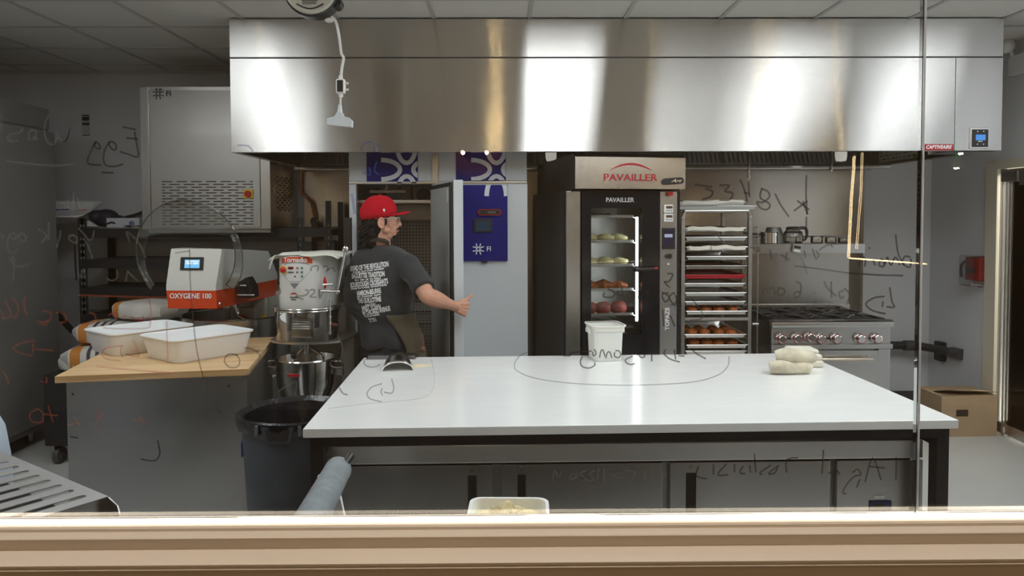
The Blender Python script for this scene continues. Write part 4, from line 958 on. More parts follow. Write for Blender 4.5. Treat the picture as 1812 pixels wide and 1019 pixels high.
# glass jars
for k, (px, r, h, lab) in enumerate(((1445,0.042,0.05,'leftmost low glass jar right of the carafe on the range shelf'), (1470,0.040,0.04,'middle glass jar of the three at the right of the range shelf'), (1493,0.040,0.036,'rightmost glass jar near the end of the range shelf'))):
    b = MB(); b.lathe([(r*0.8,0.0),(r,0.006),(r,h*0.8),(r*0.9,h),(r*0.86,h),(r*0.95,h*0.8),(r*0.95,0.008),(0,0.006)], n=24, cap=False); o = b.build('glass_jar', glass_mat('jar_glass', (0.95,0.94,0.92,1), 1.2), None, loc=shelf_at(px, 0.46)); tag(o, lab, 'jar')

# ================================================================ gas hose and wall fittings on the right
b = MB(); z = 0.52
b.tube([(RX1+0.2, 6.20, z+0.005), (3.42, 6.22, z), (3.50, 6.2, z-0.004), (3.60, 6.08, z-0.012), (3.635, 5.93, z-0.012)], 0.034, n=14, smooth=5)
gp = b.build('gas_hose', mat('pipe_black', (0.03,0.03,0.03,1), 0.5), None); tag(gp, 'thick black gas hose running along the wall right of the range', 'pipe')
b = MB(); b.cyl((3.632, 5.95, z-0.012), (3.655, 5.86, z-0.014), 0.045); b.cyl((3.38,6.215,z),(3.46,6.215,z-0.002),0.044); b.build('coupling', mat('pipe_coupling', (0.10,0.10,0.10,1), 0.4, 0.5), gp)
p = atx(1669, 617, XR); b = MB(); b.box(XR-0.05, XR-0.001, p.y-0.05, p.y+0.05, p.z-0.10, p.z+0.06, bev=0.004); o = b.build('pipe_bracket', M_black); tag(o, 'black bracket plate on the right wall behind the gas hose', 'bracket')
p = atx(1733, 478, XR); t = thing('fire_pull_station', 'red fire alarm pull box under a clear cover on the right wall', 'fire alarm', (XR, p.y, p.z))
b = MB(); b.box(-0.06, -0.001, -0.085, 0.085, -0.08, 0.10, bev=0.008); b.build('alarm_box', M_red, t)
b = MB(); b.box(-0.075, -0.06, -0.04, 0.05, -0.02, 0.02, bev=0.005); b.build('handle', M_black, t)
b = MB(); b.tube([(-0.07,0.06,0.07),(-0.08,0.10,0.03),(-0.07,0.11,-0.06)], 0.009, n=8, smooth=3); b.build('tamper_cord', M_blackp, t)
b = MB(); b.box(-0.10, -0.0, -0.10, 0.10, -0.125, 0.115, bev=0.012); b.build('clear_cover', glass_mat('cover_clear', (0.92,0.92,0.92,1), 1.6), t)
# carton on the floor
p = atz(1660, 774, 0); q = atz(1755, 774, 0)
t = thing('cardboard_carton', 'brown cardboard carton on the floor by the right wall', 'box', (3.185, p.y+0.01, 0), R_(2))
M_card = mat('cardboard', srgb(172,146,116), 0.85, noise=0.06, nscale=8)
b = MB(); w = 0.42; b.box(0, w, 0, 0.32, 0, 0.30); b.build('carton_body', M_card, t)
b = MB(); T = Matrix.Translation((0.0, 0.0, 0.302)) @ Matrix.Rotation(R_(-4), 4, 'Y') ; b.raw([(0.10,0.0,0.0),(w+0.01,0.0,-0.03),(w+0.01,0.0,-0.026),(0.10,0.0,0.004),(0.06,-0.10,0.06),(0.36,-0.12,0.02)], [(0,1,5,4),(3,4,5,2),(0,3,2,1)]); b.bm.free()
b = MB(); b.raw([(0.02,0.16,0.302),(w-0.02,0.16,0.302),(w+0.03,0.02,0.318),(0.06,0.0,0.345)], [(0,1,2,3)]); b.raw([(0.02,0.16,0.305),(w-0.02,0.16,0.305),(w+0.03,0.02,0.321),(0.06,0.0,0.348)], [(3,2,1,0)]); b.build('flap', M_card, t, fixn=False)
b = MB(); b.box(0.11, 0.20, -0.0015, 0.0, 0.15, 0.20, bev=0.01); b.build('hand_hole', mat('carton_hole', srgb(60,44,30), 0.9), t)
b = MB(); b.box(w-0.003+0.003, w+0.0015, 0.02, 0.04, 0.0, 0.30); b.build('tape', mat('tape_tan', srgb(160,130,95), 0.4), t)
# exit sign / smoke detector near the ceiling at the right
p = atx(1806, 92, XR); t = thing('emergency_light', 'white emergency light with a round lamp head high on the right wall', 'emergency light', (XR, p.y, p.z))
b = MB(); b.ell((-0.09, 0.02, 0.05), (0.055,0.055,0.055)); b.build('lamp_head', M_whitep, t)
b = MB(); b.box(-0.05, -0.001, -0.12, 0.06, -0.16, -0.02, bev=0.01); b.build('battery_case', M_whitep, t)
b = MB(); b.cyl((-0.06,0.02,0.02),(-0.03,0.02,-0.05),0.012); b.build('lamp_arm', M_whitep, t)

# ================================================================ things on the worktable
TZ = 0.9005
# white lidded tub
p = atz(1074, 640, 0.9); t = thing('food_container', 'square white plastic food container near the back edge of the worktable', 'container', (p.x, 3.72, TZ), R_(8))
def rrect(w, d, r, z, n=5):
    pts = []
    for cx, cy, a0 in ((w/2-r, d/2-r, 0), (-w/2+r, d/2-r, PI/2), (-w/2+r, -d/2+r, PI), (w/2-r, -d/2+r, 1.5*PI)):
        for k in range(n+1): a = a0+PI/2*k/n; pts.append(Vector((cx+r*math.cos(a), cy+r*math.sin(a), z)))
    return pts
M_pp = mat('translucent_plastic', (0.84,0.83,0.79,1), 0.4, trans=0.0); M_pp.node_tree.nodes['Principled BSDF'].inputs['Subsurface Weight'].default_value = 0.2
b = MB(); b.rings([rrect(0.135,0.135,0.02,0.0), rrect(0.14,0.14,0.022,0.004), rrect(0.152,0.152,0.024,0.15), rrect(0.165,0.165,0.026,0.152), rrect(0.168,0.168,0.026,0.172), rrect(0.150,0.150,0.024,0.172), rrect(0.136,0.136,0.02,0.006)]); b.build('container_body', M_pp, t)
b = MB(); b.rings([rrect(0.178,0.178,0.028,0.172), rrect(0.180,0.180,0.028,0.180)], cap=False); b.rings([rrect(0.180,0.180,0.028,0.180), rrect(0.168,0.168,0.026,0.180)], cap=False); b.build('rim', M_pp, t)
for s_ in (-1, 1):
    b = MB(); b.box(min(s_*0.078,s_*0.094), max(s_*0.078,s_*0.094), -0.035, 0.035, 0.135, 0.160, bev=0.006); b.build('grip', M_pp, t)
# folded cloth and oven mitt pile
t = thing('oven_cloth', 'folded white cloth under a stained cream oven glove at the back right of the worktable', 'cloth', atz(1432, 650, 0.9)+Vector((0,0,0.0005)), R_(-3))
M_cloth = mat('cloth_white', srgb(216,212,196), 0.9, noise=0.05, nscale=12, bump=0.15, bscale=40, sheen=0.3)
M_mitt = mat('mitt_cream', srgb(206,198,176), 0.95, noise=0.3, nscale=12, bump=0.3, bscale=50, sheen=0.3)
b = MB()
for k, (x0, x1, y0, y1, z0, z1) in enumerate(((-0.06,0.068,-0.01,0.15,0.0,0.032), (-0.09,0.064,0.0,0.15,0.030,0.060), (-0.075,0.055,0.02,0.14,0.058,0.080))):
    b.box(x0, x1, y0, y1, z0, z1, bev=0.011, seg=3)
b.build('folded_cloth', M_cloth, t)
b = MB()
for yb in (0.02, 0.06, 0.10): b.box(0.062-yb*0.1, 0.070-yb*0.1, yb-0.02, yb-0.005, 0.008+yb*0.25, 0.014+yb*0.25, bev=0.002)
b.build('dark_stripe', M_inkb, t)
g = thing('oven_glove', 'stained cream oven glove lying folded on the white cloth', 'oven glove', atz(1405, 662, 0.9)+Vector((0,0,0.0005)), R_(-3))
b = MB(); b.tube([(-0.11,0.0,0.030),(-0.06,-0.005,0.034),(0.0,0.0,0.028),(0.04,0.01,0.031),(0.065,0.005,0.028),(0.08,0.0,0.022)], [0.028,0.032,0.026,0.030,0.026,0.018], n=16, smooth=4)
b.tube([(-0.075,0.03,0.075),(-0.03,0.02,0.082),(0.03,0.02,0.076),(0.08,0.03,0.070),(0.105,0.04,0.065)], [0.026,0.036,0.034,0.030,0.018], n=16, smooth=4); b.build('glove_body', M_mitt, g)
# metal scoop / tray + flour patch
b = MB(); z0 = 0.0
t = thing('flour_scoop', 'open-ended bright metal flour scoop lying on the back left of the worktable', 'scoop', atz(704, 652, 0.9)+Vector((0,0,0.001)), R_(8))
n = 12; rs = []
for y, hw, h in ((-0.055,0.072,0.040),(-0.02,0.070,0.046),(0.06,0.066,0.052),(0.13,0.058,0.054),(0.15,0.05,0.045)):
    rs.append([Vector((hw*math.cos(PI*k/n), y, h*math.sin(PI*k/n)+0.002*math.sin(k*2.3+y*60))) for k in range(n+1)])
b.rings(rs, closed=False, cap=False)
o = b.build('scoop_shell', mat('scoop_metal', (0.62,0.62,0.62,1), 0.16, 1.0, bump=0.5, bscale=14), t); sm = o.modifiers.new('s','SOLIDIFY'); sm.thickness = 0.003
b = MB(); b.tube([rs_[0] if False else Vector((0.073*math.cos(PI*k/n), -0.056, 0.041*math.sin(PI*k/n))) for k in range(n+1)], 0.0025, n=6); b.build('scoop_lip', M_whitep, t)
t = thing('steel_bar_tray', 'narrow steel tray lying behind the scoop at the back edge of the worktable', 'tray', atz(691, 637, 0.9)+Vector((-0.0,0.05,0.001)), R_(1))
b = MB(); b.prism([(-0.13,0.0),(0.03,0.0),(0.06,0.006),(0.125,0.006),(0.118,0.020),(-0.12,0.020),(-0.112,0.010)], -0.035, 0.03, 'XZ'); b.build('tray_body', mat('tray_dark', (0.22,0.22,0.23,1), 0.2, 1.0), t)
b = MB(); rnd = random.Random(3); V = [(0,0,0.0012)]
for k in range(40):
    a = 2*PI*k/40; r = 1+0.12*math.sin(3*a+1)+0.08*math.sin(7*a); V.append((0.062*r*math.cos(a), 0.036*r*math.sin(a), 0.0002))
b.raw(V, [(0, 1+k, 1+(k+1) % 40) for k in range(40)])
q = atz(741, 647, 0.9); o = b.build('flour_patch', mat('flour_yellow', srgb(226,212,172), 0.9), None, loc=(q.x, q.y, 0.9003)); tag(o, 'thin pale yellow smear of flour beside the metal scoop', 'flour', kind='stuff')
# ================================================================ retractable cord reel hanging from the ceiling
rc = at(555, -16, 3.55)
t = thing('cord_reel', 'round black and white retractable cord reel hung from the ceiling, its white power cord dangling', 'cord reel', rc)
T = Matrix(((1,0,0,0),(0,0,-1,0),(0,1,0,0),(0,0,0,1)))
b = MB(); b.lathe([(0.118,-0.05),(0.130,-0.04),(0.132,0.04),(0.118,0.055)], n=40, M=T); b.build('reel_housing', M_blackp, t)
M_rl = mat('reel_face', srgb(206,204,190), 0.4)
b = MB(); b.lathe([(0.123,0.050),(0.123,0.062),(0.116,0.068),(0.0,0.070)], n=40, M=T); fc = b.build('reel_face', M_rl, t)
b = MB(); b.ribbon([(-0.062+0.124*k/14, -0.080-0.022*math.sin(PI*k/14)) for k in range(15)], 0.006, -0.0715, -0.069); b.build('arc_line', M_inkb, fc)
b = MB(); b.ribbon([(-0.038+0.076*k/8, -0.055) for k in range(9)], 0.020, -0.0715, -0.069); q_ = b.build('name_badge', M_inkb, fc)
lettering('lettering', 'STEELMAN', 0.017, M_inkw, q_, 0, -0.0718, -0.055, 0.02)
b = MB()
for k in range(3): b.ribbon([(-0.035,-0.070-k*0.005),(0.03,-0.070-k*0.005)], 0.002, -0.0718, -0.069)
b.build('small_print', mat('print_grey2', srgb(120,124,128), 0.5), fc)
b = MB(); b.cyl((0.108, -0.035, -0.060), (0.108, 0.03, -0.060), 0.028, n=20); b.build('cord_guide', M_blackp, t)
b = MB(); b.box(-0.02, 0.02, -0.015, 0.015, 0.13, max(0.14, CEIL-rc.z-0.001), bev=0.003); b.build('ceiling_bracket', M_steeld, t)
def L4(px, py): return at(px, py, 3.52)-rc
b = MB(); b.ell(L4(583, 36)+Vector((0,0,0)), (0.022,0.014,0.012)); b.build('cord_stopper', M_whitep, t)
b = MB(); b.tube([L4(586,30), L4(594,38), L4(599,58), L4(602,80), L4(604,95), L4(608,103), L4(605,120), L4(603,140)], 0.0065, n=10, smooth=5); b.tube([L4(603,165), L4(602.5,178), L4(602,192)], 0.0045, n=10, smooth=3); b.build('cord', M_whitep, t)
c0 = L4(603,153)
b = MB(); b.box(c0.x-0.022, c0.x+0.022, c0.y-0.016, c0.y+0.016, c0.z-0.035, c0.z+0.035, bev=0.010, seg=3); b.cyl(c0+Vector((0,0,0.03)), c0+Vector((0,0,0.05)), 0.010); b.cyl(c0+Vector((0,0,-0.03)), c0+Vector((0,0,-0.05)), 0.010); sw = b.build('switch_body', M_whitep, t)
b = MB(); b.box(c0.x-0.014, c0.x+0.014, c0.y-0.020, c0.y-0.015, c0.z-0.027, c0.z+0.027, bev=0.004); b.build('rocker', M_blackp, sw)
b = MB(); b.cyl(c0+Vector((0.02,0,0.015)), c0+Vector((0.036,0,0.015)), 0.005); b.cyl(c0+Vector((0.02,0,-0.015)), c0+Vector((0.036,0,-0.015)), 0.005); b.build('switch_hook', M_whitep, sw)
c1_ = L4(601.5,214)
b = MB(); b.prism([(-0.058,0.010),(-0.058,-0.020),(0.058,-0.030),(0.060,0.0),(0.045,0.014),(0.022,0.018),(0.012,0.038),(-0.010,0.040),(-0.022,0.020)], -0.018, 0.018, 'XZ', M=Matrix.Translation(c1_)); b.cyl(c1_+Vector((0,0,0.035)), c1_+Vector((0.001,0,0.075)), 0.013, 0.008); b.build('outlet_head', mat('outlet_white', srgb(216,224,228), 0.4), t)
# ================================================================ bench with butcher-block top, left
bn = thing('prep_bench', 'grey steel-sided bench with a pale wooden top at the left', 'bench', (-2.059, 3.369, 0), math.atan2(0.150, 0.829))
BW, BD = 0.845, 0.96
def wood_mat(name, c0, c1):
    m = mat(name, c0, 0.45); nt = m.node_tree; L = nt.links.new; p = nt.nodes['Principled BSDF']
    tc = nt.nodes.new('ShaderNodeTexCoord'); mp = nt.nodes.new('ShaderNodeMapping'); mp.inputs['Scale'].default_value = (1.2, 26, 26)
    L(tc.outputs['Object'], mp.inputs[0]); n = nt.nodes.new('ShaderNodeTexNoise'); n.inputs['Scale'].default_value = 1.6; n.inputs['Detail'].default_value = 6; n.inputs['Distortion'].default_value = 0.4
    L(mp.outputs[0], n.inputs[0])
    bk = nt.nodes.new('ShaderNodeTexBrick'); bk.offset = 0.37; bk.inputs['Scale'].default_value = 1.0; bk.inputs['Brick Width'].default_value = 0.42; bk.inputs['Row Height'].default_value = 0.042; bk.inputs['Mortar Size'].default_value = 0.0006
    bk.inputs['Color1'].default_value = (0.62,0.62,0.62,1); bk.inputs['Color2'].default_value = (0.3,0.3,0.3,1); bk.inputs['Mortar'].default_value = (0.1,0.1,0.1,1)
    L(tc.outputs['Object'], bk.inputs[0])
    ad = nt.nodes.new('ShaderNodeMix'); ad.data_type = 'FLOAT'; ad.inputs[0].default_value = 0.35
    L(n.outputs['Fac'], ad.inputs[2]); L(bk.outputs['Color'], ad.inputs[3])
    r = nt.nodes.new('ShaderNodeValToRGB'); r.color_ramp.elements[0].position = 0.30; r.color_ramp.elements[1].position = 0.62
    r.color_ramp.elements[0].color = c1; r.color_ramp.elements[1].color = c0
    L(ad.outputs[0], r.inputs[0]); L(r.outputs[0], p.inputs['Base Color']); return m
M_wood = wood_mat('butcher_block', srgb(226,196,152), srgb(178,138,92))
b = MB(); b.box(0, BW, 0, BD, 0.868, 0.90, bev=0.003); b.build('bench_top', M_wood, bn)
M_bsteel = steel('bench_steel', (0.46,0.45,0.43,1), 0.34, 0.10, smudge=0.1)
b = MB(); b.box(0.035, BW-0.012, 0.035, BD-0.02, 0.06, 0.868, bev=0.002); bd = b.build('bench_body', M_bsteel, bn)
b = MB(); b.box(0.06, BW-0.04, 0.06, BD-0.04, 0.0, 0.06); b.build('plinth', M_black, bn)
for px, py in ((129,697.5),(405,682.5)):
    q = lpx(bn, px, py, 0.034); b = MB(); b.cyl((q[0], 0.033, q[1]), (q[0], 0.0352, q[1]), 0.005, n=12); b.build('screw_hole', M_black, bd)

def tub(label, cx, cy, rz, z=0.9008):
    t = thing('dough_tub', label, 'tub', (cx, cy, z), rz, 'white dough tubs on the wooden bench')
    b = MB(); L_, W_ = 0.46, 0.36
    b.rings([rrect(L_-0.07, W_-0.07, 0.035, 0.0), rrect(L_-0.06, W_-0.06, 0.04, 0.006), rrect(L_-0.012, W_-0.012, 0.05, 0.108), rrect(L_, W_, 0.055, 0.110), rrect(L_+0.012, W_+0.012, 0.06, 0.116), rrect(L_+0.010, W_+0.010, 0.06, 0.121), rrect(L_-0.006, W_-0.006, 0.052, 0.121), rrect(L_-0.022, W_-0.022, 0.048, 0.115), rrect(L_-0.068, W_-0.068, 0.038, 0.010), rrect(L_-0.09, W_-0.09, 0.03, 0.005)])
    b.build('tub_body', M_tubw, t); return t
M_tubw = mat('tub_white', (0.82,0.82,0.82,1), 0.38); M_tubw.node_tree.nodes['Principled BSDF'].inputs['Subsurface Weight'].default_value = 0.12
tub('white plastic dough tub at the front right of the wooden bench', -1.618, 3.885, R_(52))
t2 = tub('white plastic dough tub at the back left of the wooden bench', -2.02, 4.09, R_(52))

# ================================================================ spiral mixer with white and orange head
sx = thing('spiral_mixer', 'floor mixer with white and orange head and raised clear lid behind the bench', 'mixer', (-2.06, 4.50, 0), R_(-4))
def sp(px, py, y=0.0): return lpx(sx, px, py, y)
M_mw = mat('mixer_white', srgb(212,211,204), 0.35)
fx0 = sp(294,500)[0]; fx1 = sp(382,500)[0]; fx0t = sp(302,440,0.03)[0]; fx1t = sp(392,441,0.03)[0]
zo0 = sp(330,546)[1]; zo1 = sp(330,514)[1]; zt = sp(340,440,0.04)[1]; ztb = sp(465,470,0.62)[1]
rx = sp(470,500,0.62)[0]
def head_ring(z, kx=0.0, y0=0.0, back=0.62):
    return [Vector((fx0+kx, y0, z)), Vector((fx1+kx*0.4, y0, z)), Vector((rx, back-0.04, z)), Vector((rx, back+0.22, z)), Vector((rx-0.12, back+0.26, z)), Vector((fx0-0.02+kx*0.2, back+0.26, z)), Vector((fx0-0.02+kx, 0.2, z))]
b = MB()
r0 = head_ring(zo1); r0b = head_ring(zo1+0.035)
r1 = [Vector((fx0t, 0.035, zt)), Vector((fx1t, 0.035, zt-0.002)), Vector((rx-0.08, 0.56, zt-0.03)), Vector((rx-0.05, 0.80, zt-0.05)), Vector((rx-0.15, 0.84, zt-0.05)), Vector((fx0, 0.84, zt-0.05)), Vector((fx0, 0.22, zt))]
# chamfer towards the back right
b.rings([r0, r0b, r1]); hd = b.build('mixer_head', M_mw, sx, ang=20)
b = MB(); b.rings([head_ring(zo0, 0.006, 0.006), head_ring(zo1-0.0005)]); ob_ = b.build('orange_band', M_orange, sx, ang=20)
q = sp(337,524); lettering('lettering', 'OXYGENE 100', 0.043, M_inkw, ob_, q[0], -0.0015, q[1], 0.02, sx=0.95)
# display on the sloping front
T0 = Vector(r0b[0]); T1 = Vector(r0b[1]); T3 = Vector(r1[0]); ux = (T1-T0).normalized(); uz = (T3-T0); uz = (uz-ux*uz.dot(ux)).normalized(); un = ux.cross(uz).normalized()
def onhead(px, py):
    Rm = Matrix.Rotation(-sx.rotation_euler.z, 3, 'Z'); o = Rm @ (Vector((0,0,EYE))-Vector(sx.location)); d = Rm @ ray(px, py)
    t = (T0-o).dot(un)/d.dot(un); return o+d*t
A = onhead(340,466.5); Bm = Matrix((ux, uz, un)).transposed().to_4x4(); Bm.translation = A
nsg = -1 if un.y > 0 else 1
b = MB(); b.box(-0.072, 0.072, -0.040, 0.040, min(0, nsg*0.006), max(0, nsg*0.006), M=Bm, bev=0.002); ds = b.build('display_frame', M_blackp, hd)
zz = nsg*0.0066
b = MB(); b.box(-0.044, 0.050, -0.027, 0.024, min(zz, nsg*0.006), max(zz, nsg*0.006), M=Bm); b.build('display', emis('lcd_sky', srgb(120,190,235), 1.2), ds)
b = MB(); z2_ = nsg*0.0072; b.box(-0.038, 0.044, 0.010, 0.018, min(zz, z2_), max(zz, z2_), M=Bm); b.box(-0.036, 0.0, -0.004, 0.006, min(zz, z2_), max(zz, z2_), M=Bm); b.box(0.008, 0.042, -0.004, 0.006, min(zz, z2_), max(zz, z2_), M=Bm); b.build('display_rows', emis('lcd_pale', srgb(226,242,250), 1.2), ds)
# knobs on the band
q = sp(397,535,0.10); b = MB(); b.cyl((q[0]-0.02, 0.08, q[1]), (q[0]+0.0, 0.04, q[1]), 0.008); b.ell((q[0], 0.035, q[1]), 0.012); b.build('head_knob', M_chrome, ob_)
q = sp(291,535.5,0.05); b = MB(); b.cyl((fx0-0.035, 0.05, q[1]), (fx0+0.02, 0.05, q[1]), 0.006); b.build('head_pin', M_chrome, ob_)
# hinge bracket on the right
q = sp(442,505,0.30); b = MB()
b.prism([(q[0]-0.04,q[1]-0.07),(q[0]+0.06,q[1]-0.07),(q[0]+0.055,q[1]+0.0),(q[0]+0.02,q[1]+0.06),(q[0]-0.03,q[1]+0.03)], 0.20, 0.30, 'XZ'); hb = b.build('lid_hinge', M_black, sx)
b = MB(); b.cyl((q[0]-0.03,0.18,q[1]-0.05),(q[0]+0.08,0.18,q[1]-0.05),0.008); b.cyl((q[0]-0.01,0.18,q[1]+0.01),(q[0]+0.03,0.18,q[1]+0.01),0.007); b.build('hinge_pin', M_chrome, hb)
# raised clear lid: a wide ring with an inner opening
M_poly = glass_mat('clear_lid', (0.90,0.90,0.88,1), 2.6)
cx_, cz_ = sp(344, 452, 0.12); RR = 0.335
b = MB(); n = 40; out = []; inn = []
for k in range(n+1):
    a = R_(-38)+R_(256)*k/n
    out.append((cx_+RR*math.cos(a), cz_+RR*1.02*math.sin(a)))
    # inner edge: trapezoid-like opening
    ri = RR*(0.86 if (a < R_(30) or a > R_(150)) else 0.60)
    if R_(30) <= a <= R_(150): inn.append((cx_+max(-0.18, min(0.21, RR*0.86*math.cos(a)*0.72)), cz_+RR*0.40))
    else: inn.append((cx_+ri*math.cos(a), cz_+ri*math.sin(a)))
V = []; 
for (x, z), (x2, z2) in zip(out, inn):
    V += [(x, 0.05-0.05*((z-cz_)/RR), z), (x, 0.065-0.05*((z-cz_)/RR), z), (x2, 0.065, z2), (x2, 0.05, z2)]
fs = []
for k in range(n): 
    for j in range(4): fs.append((4*k+j, 4*k+(j+1) % 4, 4*(k+1)+(j+1) % 4, 4*(k+1)+j))
fs += [(0,1,2,3), (4*n+3,4*n+2,4*n+1,4*n)]
b.raw(V, fs); b.build('clear_lid', M_poly, sx)
b = MB(); b.tube([Vector((x, 0.055-0.05*((z-cz_)/RR), z)) for x, z in out], 0.0035, n=8); b.build('lid_rim', glass_mat('clear_rim', (0.85,0.85,0.83,1), 3.0), sx)
# bowl, base, switch cabinet
b = MB(); bc = Vector(((fx0+fx1)/2+0.10, 0.42, 0)); Tm = Matrix.Translation(bc)
b.lathe([(0.26,0.62),(0.33,0.66),(0.345,0.98),(0.352,0.985),(0.345,0.99),(0.335,0.985),(0.32,0.68),(0.0,0.64)], n=48, M=Tm); b.build('bowl', M_steel, sx)
b = MB(); b.tube([bc+Vector((0.0,0,1.10)), bc+Vector((0.0,0,0.98)), bc+Vector((0.12,0,0.92)), bc+Vector((0.16,0.05,0.84)), bc+Vector((0.02,0.1,0.78)), bc+Vector((-0.12,0,0.74)), bc+Vector((0.0,-0.1,0.70))], 0.018, n=12, smooth=5); b.cyl(bc+Vector((-0.06,0,1.10)), bc+Vector((-0.06,0,0.72)), 0.02); b.build('spiral_hook', M_chrome, sx)
b = MB(); b.box(bc.x-0.33, bc.x+0.33, 0.08, 1.25, 0.04, 0.62, bev=0.02); b.box(bc.x-0.28, bc.x+0.28, 0.80, 1.25, 0.62, 1.10, bev=0.01); b.build('mixer_base', M_mw, sx)
a0 = sp(452,600,0.62)[0]; a1 = sp(476,600,0.62)[0]; z1_ = sp(462,527,0.60)[1]
b = MB(); b.box(a0, a1, 0.60, 1.0, 0.30, z1_, bev=0.004); cb = b.build('switch_cabinet', mat('cabinet_pale', srgb(176,176,166), 0.5), sx)
q = sp(466,568,0.585); b = MB(); b.box(q[0]-0.022, q[0]+0.012, 0.585, 0.602, q[1]-0.035, q[1]+0.035, bev=0.003); sw = b.build('switch_plate', M_yellow, cb)
b = MB(); b.box(q[0]-0.006, q[0]+0.026, 0.56, 0.586, q[1]-0.008, q[1]+0.008, bev=0.003); b.build('switch_lever', M_red, sw)

# ================================================================ planetary mixer
tn = thing('planetary_mixer', 'tall bowl mixer with a white drum head, red name band and wire guard', 'mixer', (-1.20, 4.10, 0), R_(-3))
def tp(px, py, y=0.0): return lpx(tn, px, py, y)
hx0, zt_ = tp(489,452,0.0); hx1, zb_ = tp(572,544,0.0); hc = (hx0+hx1)/2; hr = (hx1-hx0)/2
hz0 = tp(530,546,-0.0)[1]; hz1 = tp(530,452,0.0)[1]
# drum: elliptical front, flat back box running to the right
def drum(z, s=1.0):
    pts = []
    for k in range(25):
        a = PI+PI*k/24; pts.append(Vector((hc+hr*s*math.cos(a), 0.06+0.115*s*math.sin(a), z)))
    pts += [Vector((hc+hr+0.012, 0.20, z)), Vector((hc+hr+0.03, 0.46, z)), Vector((hc-hr*0.8, 0.46, z))]
    return pts
M_tw = mat('drum_white', srgb(214,214,210), 0.35)
b = MB(); b.rings([drum(hz0, 0.98), drum(hz0+0.006), drum(hz1-0.01), drum(hz1, 0.97)]); dh = b.build('mixer_head', M_tw, tn)
def on_drum(x, off=0.001):
    u = max(-0.995, min(0.995, (x-hc)/hr)); return 0.06-(0.115+off)*math.sqrt(1-u*u)
def drum_patch(name, poly_fn, m, par, off=0.0015, nx=22):
    """poly_fn(t) -> (x, zlow, zhigh) for t in 0..1, wrapped on the drum"""
    b = MB(); V = []
    for k in range(nx+1):
        x, a, c = poly_fn(k/nx); V += [(x, on_drum(x, off), a), (x, on_drum(x, off), c)]
    b.raw(V, [(2*k, 2*k+2, 2*k+3, 2*k+1) for k in range(nx)]); return b.build(name, m, par, fixn=False)
def X_(px): return tp(px, 480, -0.04)[0]
def Z_(py): return tp(520, py, -0.05)[1]
drum_patch('name_band', lambda t: (X_(497)+(X_(552)-X_(497))*t, Z_(467)+(Z_(463)-Z_(467))*4*t*(1-t), Z_(454.5) if 0.06 < t < 0.94 else Z_(458)), M_orange, dh)
def wrap_text(name, txt, size, cx, cz, m, par, bold=0.02, sx_=1.0, off=0.0025):
    b = MB(); T = Matrix.Translation((cx, 0, cz)) @ XZ; text_bm(b, txt, size, T, 0.0, bold, sx_)
    for v in b.bm.verts: v.co.y = on_drum(v.co.x, off)
    return b.build(name, m, par, fixn=False)
wrap_text('lettering', 'Tornado', 0.038, X_(523), Z_(460), M_inkw, dh, 0.03)
wrap_text('lettering', 'BERTRAND', 0.016, X_(520), Z_(526), M_inkb, dh, 0.02, off=0.0015) if False else None
b = MB()
for k in range(8): x = X_(513.5)+k*0.0058; b.raw([(x, on_drum(x,0.0015), Z_(527)), (x+0.0046, on_drum(x+0.0046,0.0015), Z_(527)), (x+0.0046, on_drum(x+0.0046,0.0015), Z_(525)), (x, on_drum(x,0.0015), Z_(525))], [(0,1,2,3)])
for k in range(5): x = X_(516)+k*0.0058; b.raw([(x, on_drum(x,0.0015), Z_(531)), (x+0.0046, on_drum(x+0.0046,0.0015), Z_(531)), (x+0.0046, on_drum(x+0.0046,0.0015), Z_(529)), (x, on_drum(x,0.0015), Z_(529))], [(0,1,2,3)])
b.build('small_print', M_inkb, dh, fixn=False)
drum_patch('emblem', lambda t: (X_(514)+(X_(528)-X_(514))*t, Z_(522)+(Z_(519)-Z_(522))*0.6*4*t*(1-t), Z_(521.4)+(Z_(518)-Z_(522))*4*t*(1-t)), mat('print_red', srgb(178,26,44), 0.5), dh)
drum_patch('triangle_mark', lambda t: (X_(514)+(X_(530)-X_(514))*t, Z_(501)+(Z_(511)-Z_(501))*(1-abs(2*t-1)), Z_(501)), mat('print_grey2', srgb(120,124,128), 0.5), dh, nx=10)
drum_patch('panel_line', lambda t: (X_(502)+(X_(548)-X_(502))*t, Z_(468.6)+(Z_(464.6)-Z_(468.6))*4*t*(1-t), Z_(467.4)+(Z_(463.4)-Z_(467.4))*4*t*(1-t)), mat('print_grey2', srgb(120,124,128), 0.5), dh)  # thin grey curved line just under the name band
for pts in ([(498,485),(512,498),(533,498),(550,479),(551,473)],):
    for (p_, q_) in zip(pts[:-1], pts[1:]):
        b = MB(); V = []
        for k in range(9):
            x = X_(p_[0])+(X_(q_[0])-X_(p_[0]))*k/8; z = Z_(p_[1])+(Z_(q_[1])-Z_(p_[1]))*k/8; V += [(x, on_drum(x,0.0015), z-0.001), (x, on_drum(x,0.0015), z+0.001)]
        b.raw(V, [(2*k, 2*k+2, 2*k+3, 2*k+1) for k in range(8)]); b.build('outline', mat('print_grey2', srgb(120,124,128), 0.5), dh, fixn=False)
x = X_(501.5); z = Z_(477.5); y = on_drum(x)
b = MB(); b.cyl((x, y+0.01, z), (x, y-0.008, z), 0.021, n=24); es = b.build('stop_collar', M_yellow, dh)
b = MB(); b.ell((x-0.001, y-0.014, z), (0.016, 0.012, 0.016)); b.build('stop_button', M_red, es)
def key(px, py, w_, h_, m, nm): x = X_(px); b = MB(); y = on_drum(x); b.box(x-w_/2, x+w_/2, y-0.003, y+0.004, Z_(py)-h_/2, Z_(py)+h_/2, bev=0.001); b.build(nm, m, dh)
